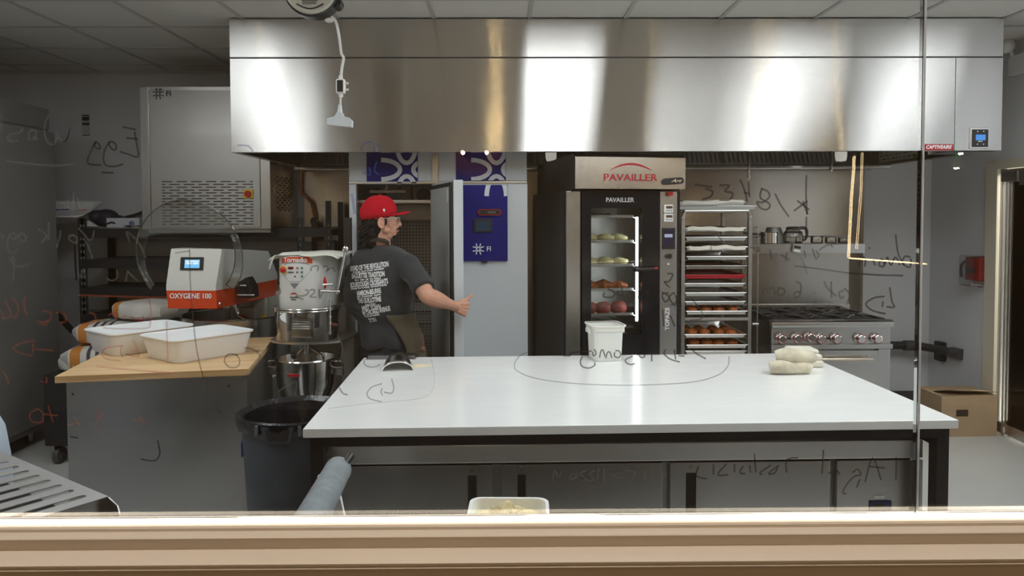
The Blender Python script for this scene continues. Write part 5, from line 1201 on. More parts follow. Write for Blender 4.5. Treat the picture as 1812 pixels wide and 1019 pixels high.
key(516, 474, 0.030, 0.013, mat('lcd_red', srgb(96,20,24), 0.3), 'display')
key(516, 481.5, 0.034, 0.007, mat('print_grey3', srgb(90,94,98), 0.5), 'key_row')
M_teal = mat('key_teal', srgb(40,130,120), 0.4)
for py in (474, 481.5, 489): key(535.5, py, 0.010, 0.011, M_teal, 'key')
key(528, 474, 0.010, 0.010, mat('key_red', srgb(190,90,90), 0.4), 'key'); key(527.5, 481.5, 0.010, 0.008, mat('print_grey3', srgb(90,94,98), 0.5), 'key'); key(523.5, 489, 0.009, 0.007, M_inkb, 'key')
# cloth draped over the head
ct = MB(); V = []; nx, ny = 26, 10
for j in range(ny):
    for k in range(nx):
        u = k/(nx-1); v = j/(ny-1)
        x = (hx0-0.03)+(hx1-hx0+0.125)*u; y = -0.055+0.42*v
        z = hz1+0.010+0.004*math.sin(9*u+3*v)
        edge = max(0, 0.12-u)/0.12; z -= 0.035*edge**1.2; edge2 = max(0, u-0.74)/0.26; z += 0.004*edge2-0.03*edge2**2*(1-v)
        if v < 0.12: z -= 0.010*abs(math.sin(6*u+0.5))
        V.append((x, y+0.01*math.sin(8*u), z))
ct.raw(V, [(j*nx+k, j*nx+k+1, (j+1)*nx+k+1, (j+1)*nx+k) for j in range(ny-1) for k in range(nx-1)])
ct.raw([(hx0-0.035,-0.03,hz1-0.022),(hx0+0.01,-0.045,hz1+0.006),(hx0+0.0,-0.05,hz1-0.02),(hx0-0.02,-0.05,hz1-0.075),(hx0-0.028,-0.045,hz1-0.07),(hx0-0.012,-0.05,hz1-0.025)], [(0,1,2,5),(5,2,3,4)])
o = ct.build('paper_cover', mat('cover_paper', srgb(222,220,208), 0.85), None, loc=tn.location, rot=tn.rotation_euler); tag(o, 'crumpled white paper sheet draped over the top of the drum-headed mixer', 'paper'); sm = o.modifiers.new('s','SOLIDIFY'); sm.thickness = 0.0015
# ring rail, clear guard, safety grid
gz = tp(530,549,-0.05)[1]; gr0 = 0.185; gc = Vector((hc+0.01, 0.10, 0))
def ringpts(r, z, a0=PI*0.96, a1=2.04*PI, n=24, ky=1.0): return [gc+Vector((r*math.cos(a0+(a1-a0)*k/n), r*ky*math.sin(a0+(a1-a0)*k/n), z)) for k in range(n+1)]
b = MB(); 
for dz in (0, -0.013): b.tube(ringpts(gr0, gz+0.006+dz), 0.005, n=8)
for k in range(3): p = ringpts(gr0, gz)[6+6*k]; b.cyl(p+Vector((0,0,-0.01)), p+Vector((0,0,0.008)), 0.007)
b.build('guard_rail', M_chrome, tn)
gzb = tp(530,608,-0.05)[1]
b = MB(); b.rings([ringpts(gr0-0.01, gz-0.01), ringpts(gr0-0.012, gzb+0.01)], closed=False); b.build('clear_guard', glass_mat('smoked_guard', (0.62,0.62,0.60,1), 1.6), tn, fixn=False)
b = MB()
zc0 = tp(530,573,-0.05)[1]
for k in range(4): b.tube([(hc-0.055, 0.02, zc0-k*0.013), (hc+0.045, 0.02, zc0-k*0.013)], 0.0035, n=8)
b.build('safety_bars', M_chrome, tn)
b = MB(); b.cyl((hc,0.12,hz0), (hc,0.12,hz0-0.12), 0.07, n=28); b.box(hc-0.06, hc+0.055, 0.03, 0.06, gzb+0.02, zc0+0.02, bev=0.004); b.build('planetary_hub', M_steel, tn)
# flat collar (fork plate) and bowl
fz = tp(530,606,-0.02)[1]
b = MB(); 
def plate(z, r=0.235):
    return [gc+Vector((r*0.93*math.cos(PI+PI*k/20), r*0.62*math.sin(PI+PI*k/20)+0.02, z)) for k in range(21)]+[gc+Vector((r*0.93, 0.28, z)), gc+Vector((-r*0.93, 0.28, z))]
b.rings([plate(fz-0.012), plate(fz)]); b.build('fork_plate', M_alu, tn)
bz = tp(530,632,0.10)[1]
b = MB(); Tb = Matrix.Translation((gc.x-0.012, 0.10, 0)); br = 0.170
b.lathe([(0.10,bz-0.23),(0.14,bz-0.215),(0.162,bz-0.14),(br,bz-0.005),(br+0.008,bz),(br+0.004,bz+0.006),(br-0.006,bz),(0.155,bz-0.14),(0.12,bz-0.20),(0.0,bz-0.21)], n=44, M=Tb); bw = b.build('bowl', M_chrome, tn)
b = MB(); x = gc.x-0.03; b.box(x-0.035, x+0.035, 0.10-br-0.001, 0.10-br+0.01, bz-0.075, bz-0.063); b.build('name_badge', mat('plate_red', srgb(165,20,34), 0.4), bw)
for s_ in (-1, 1):
    b = MB(); x = gc.x-0.012+s_*br; b.tube([(x,0.09,bz-0.02),(x+s_*0.04,0.08,bz-0.02),(x+s_*0.042,0.08,bz-0.05),(x-s_*0.004,0.09,bz-0.055)], 0.006, n=8, smooth=3); b.build('bowl_handle', M_chrome, bw)
    b = MB(); b.box(x+s_*0.022-0.018, x+s_*0.022+0.018, 0.09, 0.13, bz-0.10, bz-0.065, bev=0.004); b.build('bowl_bracket', M_alu, bw)
b = MB(); b.cyl((hc, 0.10, gz-0.04), (hc, 0.10, bz+0.02), 0.018)
b.tube([(hc,0.10,bz+0.07),(hc-0.055,0.09,bz+0.01),(hc-0.06,0.09,bz-0.06)], 0.012, n=10); b.tube([(hc,0.10,bz+0.07),(hc+0.085,0.09,bz+0.015),(hc+0.10,0.09,bz-0.05)], 0.010, n=10); b.build('beater', M_steel, tn)
b = MB(); b.ell((hc-0.05, 0.03, bz+0.02), (0.018,0.012,0.018)); b.build('beater_knob', M_black, tn)
# column, base, legs
b = MB(); b.box(gc.x-0.12, gc.x+0.145, 0.40, 0.62, 0.06, hz1-0.06, bev=0.02); b.build('column', mat('column_grey', srgb(168,168,160), 0.45), tn)
for s_ in (-1, 1):
    b = MB(); b.box(gc.x+s_*0.20-0.03, gc.x+s_*0.20+0.03, -0.05 if s_ > 0 else 0.38, 0.60, 0.0, 0.07, bev=0.01); b.build('base_foot', mat('column_grey', srgb(168,168,160), 0.45), tn)
b = MB(); b.box(gc.x-0.02+0.16, gc.x+0.22, 0.28, 0.40, 0.07, fz-0.012, bev=0.008); b.build('lift_arm', mat('column_grey', srgb(168,168,160), 0.45), tn)
# lift lever with ball and gearbox rods
b = MB(); l0 = Vector((tp(596,520,0.02)[0], 0.02, tp(596,520,0.02)[1])); l1 = Vector((tp(611,444,0.0)[0], 0.0, tp(611,444,0.0)[1]))
b.cyl(l0, l1, 0.007, 0.008); b.ell(l1+Vector((0.003,0,0.012)), 0.019); b.build('lift_lever', M_chrome, tn)
b = MB(); a = tp(578,515,-0.02); c = tp(599,516,-0.02); b.cyl((a[0]-0.03,-0.02,a[1]), (c[0],-0.02,c[1]), 0.007); b.cyl((a[0]-0.02,-0.02,a[1]+0.035), (c[0]-0.03,-0.02,a[1]+0.037), 0.006); b.cyl((a[0]-0.015,-0.02,a[1]+0.036),(a[0]-0.03,-0.02,a[1]-0.03),0.004); b.cyl((a[0]+0.015,-0.02,a[1]+0.036),(a[0]+0.0,-0.02,a[1]-0.05),0.004); b.ell((c[0],-0.02,c[1]),0.009)
b.build('gear_handle', M_chrome, tn)
b = MB(); x = tp(584,560,-0.0)[0]; b.cyl((x,0.0,tp(584,532,0)[1]), (x,0.0,tp(584,592,0)[1]), 0.006)
for py in (532,546,560,571,588): b.cyl((x,0.0,tp(584,py,0)[1]-0.004), (x,0.0,tp(584,py,0)[1]+0.004), 0.011)
b.build('guard_hinge', M_chrome, tn)
b = MB(); x, z = tp(576,500,-0.0); b.ell((x, on_drum(hc+hr*0.9)-0.02, z), (0.010,0.006,0.035)); b.build('red_indicator', M_red, tn)
b = MB(); x, z = tp(592,575,0.05); b.ell((x,0.05,z),(0.02,0.014,0.012)); b.build('clamp_knob', mat('clamp_red', srgb(110,40,34), 0.4), tn)

# ================================================================ dustbin with a black bag
bn2 = thing('waste_bin', 'large dark grey round waste bin lined with a black bag beside the wooden bench', 'waste bin', (-0.935, 3.28, 0))
b = MB(); b.lathe([(0.185,0.0),(0.195,0.02),(0.232,0.72),(0.247,0.725),(0.249,0.758),(0.237,0.763),(0.224,0.74),(0.188,0.03),(0.0,0.02)], n=48)
M_bin = mat('bin_grey', srgb(66,72,80), 0.55, noise=0.18, nscale=9)
bb = b.build('bin_body', M_bin, bn2)
q = lpx(bn2, 492, 768, -0.24)
b = MB(); T = Matrix.Translation((q[0], -0.228, q[1]))
b.prism([(-0.066,0.028),(0.066,0.028),(0.05,-0.038),(-0.05,-0.038)], -0.022, 0.03, 'XZ', M=T); hb = b.build('bin_handle', M_bin, bb)
b = MB(); b.prism([(-0.052,0.02),(0.052,0.02),(0.038,-0.028),(-0.038,-0.028)], -0.0235, -0.022, 'XZ', M=T); b.build('handle_hollow', M_rubber, hb)
b = MB()
for a_ in (-0.09, 0.09): b.box(q[0]+a_-0.007, q[0]+a_+0.007, -0.245, -0.2, q[1]-0.01, q[1]+0.035, bev=0.003, M=None)
b.build('handle_rib', mat('rib_grey', srgb(96,102,110), 0.5), bb)
b = MB()
for a_ in range(0):
    an = PI+PI*(a_+0.5)/10; r = 0.212; b.box(-0.006, 0.006, -0.006, 0.006, 0.05, 0.66, M=Matrix.Translation((r*math.cos(an), r*math.sin(an), 0)) @ Matrix.Rotation(an, 4, 'Z'))
b.bm.free()
b = MB(); q = lpx(bn2, 447, 798, -0.1); b.box(-0.001, 0.004, -0.02, 0.02, q[1]-0.035, q[1]+0.03, M=Matrix.Translation((-0.222, -0.055, 0)) @ Matrix.Rotation(R_(194), 4, 'Z')); b.build('blue_label', mat('label_blue', srgb(30,70,150), 0.5), bb)
# bag
rnd = random.Random(5); b = MB(); n = 90
def bring(r, z, amp, ph): return [Vector(((r+amp*(math.sin(11*a+ph)+0.6*math.sin(23*a+2*ph)+0.5*rnd.uniform(-1,1)))*math.cos(a), (r+amp*(math.sin(11*a+ph)+0.6*math.sin(23*a+2*ph)+0.5*rnd.uniform(-1,1)))*math.sin(a), z+amp*0.8*math.sin(7*a+ph))) for a in [2*PI*k/n for k in range(n)]]
b.rings([bring(0.240,0.700,0.003,0), bring(0.250,0.72,0.0025,1), bring(0.2535,0.745,0.0012,1.5), bring(0.2535,0.764,0.0008,2), bring(0.242,0.770,0.0008,2.2), bring(0.220,0.75,0.002,3), bring(0.200,0.62,0.006,4), bring(0.13,0.45,0.015,5), bring(0.02,0.44,0.006,6)], cap=False)
bg = b.build('bin_bag', mat('bag_black', (0.012,0.012,0.014,1), 0.22, bump=0.35, bscale=30), bn2)

# ================================================================ wall-hung steel refrigeration cabinet
wc = thing('condenser_cabinet', 'steel cabinet with slotted vents hung high on the back wall at the left', 'cabinet', (-2.733, 5.60, 1.538))
CW = -1.768+2.733; CH = 2.606-1.538; CD = 0.72
def wp(px, py, y=0.0): return lpx(wc, px, py, y)
b = MB(); b.box(0, CW, 0.012, CD, 0, CH, bev=0.003); wb = b.build('casing', M_steel, wc)
dx0 = wp(266,300)[0]; dx1 = wp(460,300)[0]
b = MB(); b.box(dx0+0.003, dx1-0.003, 0.0, 0.0125, 0.012, CH-0.03, bev=0.002); wd = b.build('front_door', M_bsteel, wc)
b = MB(); b.box(0, dx0-0.004, -0.004, 0.0125, 0, CH-0.005, bev=0.003); b.box(dx1+0.004, CW, -0.004, 0.0125, 0, CH-0.005, bev=0.003); b.build('front_stile', M_steel, wc)
sl = 0
def slots(b, x0, x1, z0, z1, rows, y0, y1, L_=0.060, gap=0.022, axis='x'):
    for r in range(rows):
        z = z1-(z1-z0)*r/(rows-1); x = x0+(0 if r % 2 == 0 else -(L_+gap)/2)
        while x < x1:
            a, c = max(x, x0), min(x+L_, x1)
            if c-a > 0.008:
                if axis == 'x': b.box(a, c, y0, y1, z-0.0035, z+0.0035)
                else: b.box(y0, y1, a, c, z-0.005, z+0.005)
            x += L_+gap
b = MB(); s0 = wp(288,397); s1 = wp(448,321); slots(b, s0[0], s1[0], s0[1], s1[1], 16, -0.0012, 0.0005, 0.078, 0.032); o = b.build('vent_slots', M_black, wd)
b = MB(); ya = 0.12; slots(b, 0.14, 0.56, wp(450,372,0.2)[1]-0.0, wp(450,318,0.2)[1]+0.02, 14, CW-0.0005, CW+0.0012, 0.07, 0.05, 'y'); o = b.build('vent_slots', M_black, wb)
q = wp(440,343); b = MB(); b.box(q[0]-0.034, q[0]+0.034, -0.012, 0.0, q[1]-0.034, q[1]+0.034, bev=0.003); yp = b.build('switch_plate', M_yellow, wd)
b = MB(); b.cyl((q[0], -0.03, q[1]), (q[0], -0.012, q[1]), 0.024, n=24); b.build('switch_knob', M_red, yp)
q = wp(280,166); b = MB(); arc_logo(b, q[0], q[1], 0.028, -0.002, 0.0005); b.build('emblem', mat('emblem_navy', srgb(18,20,50), 0.5), wd)
q = wp(295,166); lettering('lettering', 'FI', 0.058, mat('emblem_navy', srgb(18,20,50), 0.5), wd, q[0]+0.014, -0.0015, q[1], 0.02)
b = MB(); b.box(CW*0.0+0.02, CW-0.02, 0.05, 0.1, -0.03, 0.0); b.build('support_rail', M_steeld, wc)
# cable on the wall beside it
b = MB(); b.tube([(-3.35,6.30,1.60),(-3.1,6.30,1.66),(-2.93,6.30,1.76),(-2.83,6.30,1.86),(-2.81,6.31,2.0)], 0.012, n=8, smooth=5); b.tube([(-2.80,6.31,2.55),(-2.815,6.31,2.1),(-2.80,6.30,1.8),(-2.78,6.30,1.55)], 0.009, n=8, smooth=4)
o = b.build('wall_cable', M_rubber); tag(o, 'black cable hanging down the back wall left of the vented steel cabinet', 'cable')
# copper pipe
b = MB(); Yc = 6.27; pc = [at(533,290,Yc), at(533,338,Yc), at(553,362,Yc), at(556,380,Yc), at(557,460,Yc)]
b.tube([pc[0], pc[1]-Vector((0,0,-0.01)), pc[1]+Vector((0.008,0,-0.02)), pc[2]+Vector((-0.006,0,0.015)), pc[2]+Vector((0.0,0,-0.02)), pc[3], pc[4], pc[4]+Vector((0,0,-0.5))], 0.0125, n=12)
cpo = b.build('copper_pipe', mat('copper', srgb(190,122,78), 0.25, 1.0)); tag(cpo, 'copper gas pipe with a bend running down the wall left of the hood', 'pipe')
q = at(556,391,Yc); b = MB(); b.cyl(q+Vector((-0.01,-0.01,-0.02)), q+Vector((-0.01,-0.01,0.02)), 0.02); b.cyl(q+Vector((0,0,0)), q+Vector((0.03,-0.02,0)), 0.009); b.build('pipe_valve', mat('brass', srgb(196,160,96), 0.3, 1.0), cpo)
# sticker on the back wall
q0 = at(146,240,YB-0.002); q1 = at(158,203,YB-0.002)
t = thing('wall_notice', 'small white printed notice with dark bars on the bare back wall at the left', 'notice', (q0.x, YB-0.004, q0.z))
b = MB(); b.box(0, q1.x-q0.x, 0, 0.003, 0, q1.z-q0.z); b.build('notice_sheet', mat('notice_paper', srgb(188,190,192), 0.8), t)
hh = q1.z-q0.z; ww = q1.x-q0.x
for a_, c_ in ((0.0,0.04),(0.50,0.62),(0.72,0.90),(0.94,1.0)):
    b = MB(); b.box(0.001, ww-0.001, -0.001, 0.0, hh*a_, hh*c_); b.build('print_bar', M_inkb, t)

# ================================================================ tall steel cabinet on the left wall
lc = thing('wall_refrigerator', 'tall dull steel refrigerator standing along the left wall', 'refrigerator', (-3.36, 3.0, 0))
b = MB(); b.box(-1.0, 0.0, 0.0, 2.50, 0.10, 2.42, bev=0.004); M_ft = mat('fridge_steel', (0.34,0.335,0.32,1), 0.5, 0.5, noise=0.08, nscale=2); b.build('body', M_ft, lc)
b = MB(); b.box(0.0, 0.012, 0.0, 2.495, 2.27, 2.42, bev=0.003); b.build('header', M_ft, lc)
for y0, y1 in ((0.01, 1.24), (1.26, 2.49)):
    b = MB(); b.box(0.0, 0.05, y0, y1, 0.16, 2.25, bev=0.004); dd = b.build('door', M_ft, lc)
    b = MB(); b.box(0.05, 0.075, y1-0.10 if y0 < 1 else y0+0.07, y1-0.07 if y0 < 1 else y0+0.10, 1.0, 1.4, bev=0.006); b.build('handle', M_steeld, dd)
for x in (-0.9, -0.1):
    for y in (0.15, 2.35): b = MB(); b.cyl((x,y,0),(x,y,0.10),0.025); b.build('foot', M_steeld, lc)

# ================================================================ black storage shelving against the back wall
sh = thing('storage_shelving', 'long black slotted-post storage shelving along the back wall at the left', 'shelving', (-3.30, 5.78, 0))
SW = 1.72; SD = 0.46
M_shb = mat('shelf_black', (0.018,0.018,0.020,1), 0.45)
M_post = mat('post_green', srgb(38,46,44), 0.5)
slx = lambda px: lpx(sh, px, 400, 0)[0]
posts = [slx(62), slx(143), SW+0.02]
for x in (0.0, slx(138), SW-0.04, SW+0.18):
    for y in (0.0, SD-0.04):
        b = MB(); b.box(x, x+0.045, y, y+0.004, 0, 1.62 if x < 1.8 else 1.75); b.box(x, x+0.004, y, y+0.045, 0, 1.62 if x < 1.8 else 1.75)
        po = b.build('post', M_post, sh)
        if y == 0.0:
            b = MB(); z = 0.55
            while z < 1.6: b.box(x+0.016, x+0.026, -0.0008, 0.0004, z, z+0.022); z += 0.05
            b.build('post_slots', mat('slot_pale', srgb(120,122,118), 0.6), po)
for py in (404, 458, 508, 556, 610):
    z = lpx(sh, 300, py, 0)[1]
    b = MB(); b.box(-0.0, SW+0.2, -0.004, 0.03, z-0.07, z); b.box(0.0, SW+0.2, SD-0.03, SD+0.004, z-0.07, z); b.box(0.0, SW+0.2, 0.03, SD-0.03, z-0.02, z-0.005); b.build('shelf', M_shb, sh)
sz = lpx(sh, 300, 404, 0)[1]
b = MB(); b.box(0.0, SW-0.5, -0.012, SD, sz, sz+0.006, bev=0.002); b.build('steel_liner', M_steel, sh)
# big white cover panel between the posts (side bracket of the shelving)
b = MB(); x0 = slx(84); x1 = slx(134); z0 = lpx(sh, 100, 560, 0)[1]; z1 = lpx(sh, 100, 432, 0)[1]; b.box(x0, x1, SD+0.006, SD+0.012, z0, z1); o = b.build('wall_board', mat('board_pale', srgb(214,216,216), 0.7), sh)
b = MB(); b.box(slx(150), SW+0.14, SD+0.006, SD+0.012, z0, z1+0.0); b.build('wall_board', mat('board_pale', srgb(214,216,216), 0.7), sh)  # pale board added so the dim wall between shelves reads brighter
b = MB(); b.tube([(slx(118),0.1,lpx(sh,120,432,0)[1]),(slx(118.5),0.1,lpx(sh,120,470,0)[1]),(slx(120),0.1,lpx(sh,120,498,0)[1])],0.006,n=8,smooth=3); b.build('hanging_cord', M_rubber, sh)
b = MB(); a = lpx(sh, 84, 528, -0.02); c = lpx(sh, 124, 580, -0.02); b.box(-0.02,0.02,-0.01,0.01,0,0.34, M=Matrix.Translation((c[0]+0.02,-0.02,c[1]-0.03)) @ Matrix.Rotation(R_(-40),4,'Y')); b.build('brace', M_shb, sh)
# things on the top shelf
wt = lambda px, py, y=0.15: Vector(sh.location)+Vector((lpx(sh, px, py, y)[0], y, sz+0.007))
t = thing('wash_basin_tub', 'white plastic tub with sloping sides on the left end of the top black shelf', 'tub', wt(124,388,0.2)+Vector((0,-0.03,0.055)))
t.rotation_euler = (R_(20), 0, 0)
b = MB(); b.rings([rrect(0.20,0.16,0.03,0.0), rrect(0.28,0.24,0.04,0.03), rrect(0.40,0.34,0.05,0.085), rrect(0.44,0.37,0.06,0.095), rrect(0.44,0.37,0.06,0.105), rrect(0.40,0.33,0.05,0.100), rrect(0.30,0.26,0.04,0.05)]); b.build('tub_body', M_tubw, t)
b = MB(); b.box(-0.13,0.05,-0.05,-0.035,0.104,0.112, M=Matrix.Rotation(R_(5),4,'Z'), bev=0.003); o = b.build('marker_pen', mat('pen_blue', srgb(40,36,140), 0.5), None, loc=t.location, rot=t.rotation_euler); tag(o, 'blue pen lying on the white tub on the top black shelf', 'pen')
b = MB(); b.box(0.12,0.18,-0.09,-0.075,0.104,0.112, M=Matrix.Rotation(R_(12),4,'Z'), bev=0.003); o = b.build('marker_pen', M_red, None, loc=t.location, rot=t.rotation_euler); tag(o, 'short red pen on the right rim of the white tub on the shelf', 'pen')
t = thing('power_drill_case', 'dark blue and black bundled tool with a strap on the top black shelf', 'tool', wt(188,390,0.2))
b = MB(); b.ell((0,0,0.075),(0.10,0.08,0.072)); b.ell((-0.06,-0.02,0.09),(0.06,0.07,0.05)); b.ell((0.09,0.0,0.05),(0.07,0.06,0.05)); b.build('bundle', mat('bundle_navy', (0.012,0.016,0.032,1), 0.6, bump=0.4, bscale=18), t)
b = MB(); b.tube([(0.02,-0.09,0.09),(0.05,-0.10,0.03),(0.10,-0.10,0.04),(0.16,-0.08,0.012),(0.22,-0.06,0.01)],0.008,n=8,smooth=4); b.build('strap', M_rubber, t)
b = MB(); b.prism([(-0.10,0.01),(-0.02,0.01),(-0.09,0.055)], -0.11,-0.08,'XZ'); b.build('tag_paper', M_whitep, t)
t = thing('adapter_box', 'small white box with a round print beside the dark bundle on the top shelf', 'box', wt(224,390,0.16))
b = MB(); b.box(-0.13,0.13,-0.06,0.06,0.0,0.075,bev=0.005); b.build('box_body', mat('box_pale', srgb(186,190,196),0.6), t)
b = MB(); b.cyl((0.07,-0.061,0.03),(0.07,-0.0602,0.03),0.022); b.build('print', mat('print_blue', srgb(100,106,150),0.5), t)
t = MB(); t.lathe([(0.08,0.0),(0.085,0.01),(0.10,0.018),(0.095,0.02),(0.075,0.01),(0.0,0.006)], n=30); o = t.build('metal_dish', M_chrome, None, loc=wt(243,392,0.12)); tag(o, 'shallow shiny metal dish at the right of the top black shelf', 'dish')

# flour sacks on a black wheeled dolly
dl_ = thing('wheeled_dolly', 'tall black wheeled dolly between the shelving and the wooden bench', 'dolly', (-3.02, 4.82, 0))
b = MB(); b.box(0.0, 0.74, 0.0, 0.60, 0.13, 0.60, bev=0.004); b.build('dolly_body', M_shb, dl_)
for x in (0.06, 0.66):
    for y in (0.06, 0.52):
        b = MB(); b.cyl((x-0.018,y,0.055),(x+0.018,y,0.055),0.055,n=24); c = b.build('caster', mat('wheel_grey', (0.08,0.08,0.08,1), 0.5), dl_)
        b = MB(); b.cyl((x-0.02,y,0.055),(x+0.02,y,0.055),0.022); b.prism([(y-0.02,0.05),(y+0.02,0.05),(y+0.045,0.13),(y-0.03,0.13)], x-0.026, x-0.020,'YZ'); b.build('caster_fork', M_alu, c)
M_sack = mat('sack_paper', srgb(206,202,194), 0.85, noise=0.15, nscale=7, bump=0.5, bscale=9)
M_stripe = mat('sack_dark', srgb(70,70,72), 0.8)
def sack(label, x, y, z, l, w_, h, rz, stripes=True, orange=True):
    t = thing('flour_sack', label, 'sack', (x, y, z), rz, 'flour sacks behind the wooden bench')
    b = MB(); rs = []
    for k in range(9):
        u = k/8; s_ = 0.55+0.45*math.sin(PI*min(1,max(0,u*0.9+0.05)))**0.5 if 0 < k < 8 else 0.35
        rr_ = []
        for j in range(20):
            a = 2*PI*j/20; cx = abs(math.cos(a))**0.6*math.copysign(1, math.cos(a)); cz = abs(math.sin(a))**0.6*math.copysign(1, math.sin(a))
            rr_.append(Vector((l*(u-0.5), w_/2*s_*cx*(1+0.05*math.sin(5*u+j)), h/2+h/2*s_*cz*(1+0.06*math.sin(7*u+2*j)))))
        rs.append(rr_)
    b.rings(rs); bd = b.build('sack_body', M_sack, t)
    def band(u0, u1, name, m, k=1.012):
        b = MB(); rr = []
        for u in (u0, (u0+u1)/2, u1):
            s_ = 0.55+0.45*math.sin(PI*(u*0.9+0.05))**0.5; rq = []
            for j in range(20):
                a = 2*PI*j/20; cx = abs(math.cos(a))**0.6*math.copysign(1, math.cos(a)); cz = abs(math.sin(a))**0.6*math.copysign(1, math.sin(a))
                rq.append(Vector((l*(u-0.5), (w_/2*s_*cx*(1+0.05*math.sin(5*u+j)))*k, h/2+(h/2*s_*cz*(1+0.06*math.sin(7*u+2*j)))*k)))
            rr.append(rq)
        b.rings(rr, cap=False); b.build(name, m, bd)
    if stripes: 
        for u in (0.30, 0.38, 0.46): band(u, u+0.035, 'stripe', M_stripe)
    if orange: band(0.14, 0.24, 'label_band', mat('sack_orange', srgb(196,128,56), 0.8), 1.015)
    return t
sack('striped flour sack with an orange band at the bottom of the pile', -2.66, 5.06, 0.601, 0.66, 0.42, 0.17, R_(12))
sack('striped flour sack lying in the middle of the pile behind the white tubs', -2.64, 5.10, 0.772, 0.60, 0.40, 0.15, R_(4))
sack('slumped flour sack on the top of the pile behind the white tubs', -2.46, 5.14, 0.925, 0.50, 0.36, 0.13, R_(-12), False, True)
o = sack('small crumpled paper sack lying left of the pile near the bench corner', -2.86, 4.98, 0.601, 0.26, 0.24, 0.10, R_(-30), False, False)
# dark upright post between mixer and cabinets, with a pale panel
b = MB(); x0 = at(610,500,4.86).x; x1 = at(624,500,4.86).x; b.box(x0, x1-0.004, 4.84, 4.88, 0, 1.62, bev=0.003); o = b.build('rack_post', mat('post_brown', srgb(42,34,30), 0.5)); tag(o, 'dark upright steel post left of the open white cabinet', 'post')
# ================================================================ foreground below the window
M_sst = steel('sheeter_steel', (0.52,0.51,0.50,1), 0.2, 0.08)
st = thing('side_table', 'low steel table just inside the window', 'table', (-0.37, 1.50, 0))
b = MB(); b.box(0, 1.3, 0, 0.48, 0.755, 0.775, bev=0.003); b.build('table_top', M_sst, st)
for x in (0.03, 1.23):
    for y in (0.03, 0.41): b = MB(); b.box(x, x+0.04, y, y+0.04, 0, 0.755); b.build('leg', M_sst, st)
# dough bin
c0 = atz(832, 880, 0.875); c1 = atz(970, 880, 0.875)
t = thing('dough_bin', 'white plastic bin filled with pale dough just behind the window sill', 'bin', ((c0.x+c1.x)/2-0.004, 1.80, 0.776), R_(-2))
def rb(w, d, r, z): return [Vector((p.x, p.y, z)) for p in rrect(w, d, r, z, 6)]
b = MB(); b.rings([rb(0.17,0.22,0.02,0.0), rb(0.185,0.25,0.025,0.085), rb(0.20,0.265,0.03,0.088), rb(0.208,0.275,0.032,0.096), rb(0.206,0.272,0.032,0.102), rb(0.190,0.255,0.028,0.102), rb(0.183,0.248,0.025,0.094), rb(0.168,0.22,0.02,0.010)]); b.build('bin_body', M_pp, t)
b = MB(); nx, ny = 26, 26; V = []; rnd = random.Random(11)
for j in range(ny):
    for k in range(nx):
        u = k/(nx-1)-0.5; v = j/(ny-1)-0.5; e = max(0, 1-(max(abs(u),abs(v))*2)**8)
        V.append((u*0.176, v*0.236, 0.066+e*(0.028+0.010*math.sin(9*u+4*v)+0.010*math.sin(17*v-6*u+1)+rnd.uniform(-0.006,0.006)*1.4)))
b.raw(V, [(j*nx+k, j*nx+k+1, (j+1)*nx+k+1, (j+1)*nx+k) for j in range(ny-1) for k in range(nx-1)])
o = b.build('dough_mass', mat('dough', srgb(226,208,160), 0.6, bump=0.5, bscale=60, noise=0.1, nscale=30), None, loc=t.location+Vector((0,0,0)), rot=t.rotation_euler, ang=60); tag(o, 'lumpy pale yellow dough filling the white bin behind the sill', 'dough', kind='stuff')
# grey roll (tube) leaning towards the window on a white bracket
p1 = at(597, 833, 2.05); p0 = at(548, 925, 1.56)
t = thing('grey_roller', 'thick grey tube leaning up from the window sill towards the worktable', 'roller', p0)
d_ = (p1-p0); b = MB(); b.cyl(Vector((0,0,0))-d_*0.25, d_, 0.037, n=32); b.build('roller_tube', mat('tube_grey', srgb(136,144,148), 0.5, noise=0.16, nscale=30), t)
b = MB(); b.cyl(d_*1.0, d_*1.012, 0.038, n=32); b.build('roller_cap', mat('cap_pale', srgb(190,192,190), 0.4), t)
b = MB(); b.cyl(d_*1.0+Vector((0.02,0.0,0.018)), d_*1.0+Vector((0.032,0.03,0.034)), 0.011); b.build('axle', M_blackp, t)
b = MB(); q = p1-p0; b.prism([(q.x-0.037,0.0),(q.x-0.030,0.03),(q.x-0.015,0.03),(q.x+0.028,-0.02),(q.x+0.042,-0.09),(q.x+0.062,-0.12),(q.x+0.058,-0.16),(q.x-0.06,-0.16)], q.y-0.10, q.y-0.085, 'XZ', M=Matrix.Translation((0.0,0,q.z-0.01))); b.box(q.x-0.10, q.x+0.035, q.y-0.12, q.y-0.06, q.z-0.30, q.z-0.15); b.build('roller_bracket', M_whitep, t)
b = MB(); b.box(q.x-0.3, q.x+0.04, q.y-0.30, q.y-0.05, -p0.z+0.0, q.z-0.30); b.build('machine_stand', M_sst, t)
# slotted steel guard grille
g0 = atz(-70, 768, 0.95); g1 = atz(192, 878, 0.95)
u = (Vector((g1.x,g1.y,0))-Vector((g0.x,g0.y,0))); Lg = u.length; u.normalize(); v = Vector((u.y, -u.x, 0))
if v.y > 0: v = -v
gt = thing('slotted_guard', 'slotted stainless steel guard of a dough machine in the lower left corner', 'machine guard', (g1.x, g1.y, 0.95), math.atan2(-u.y, -u.x))
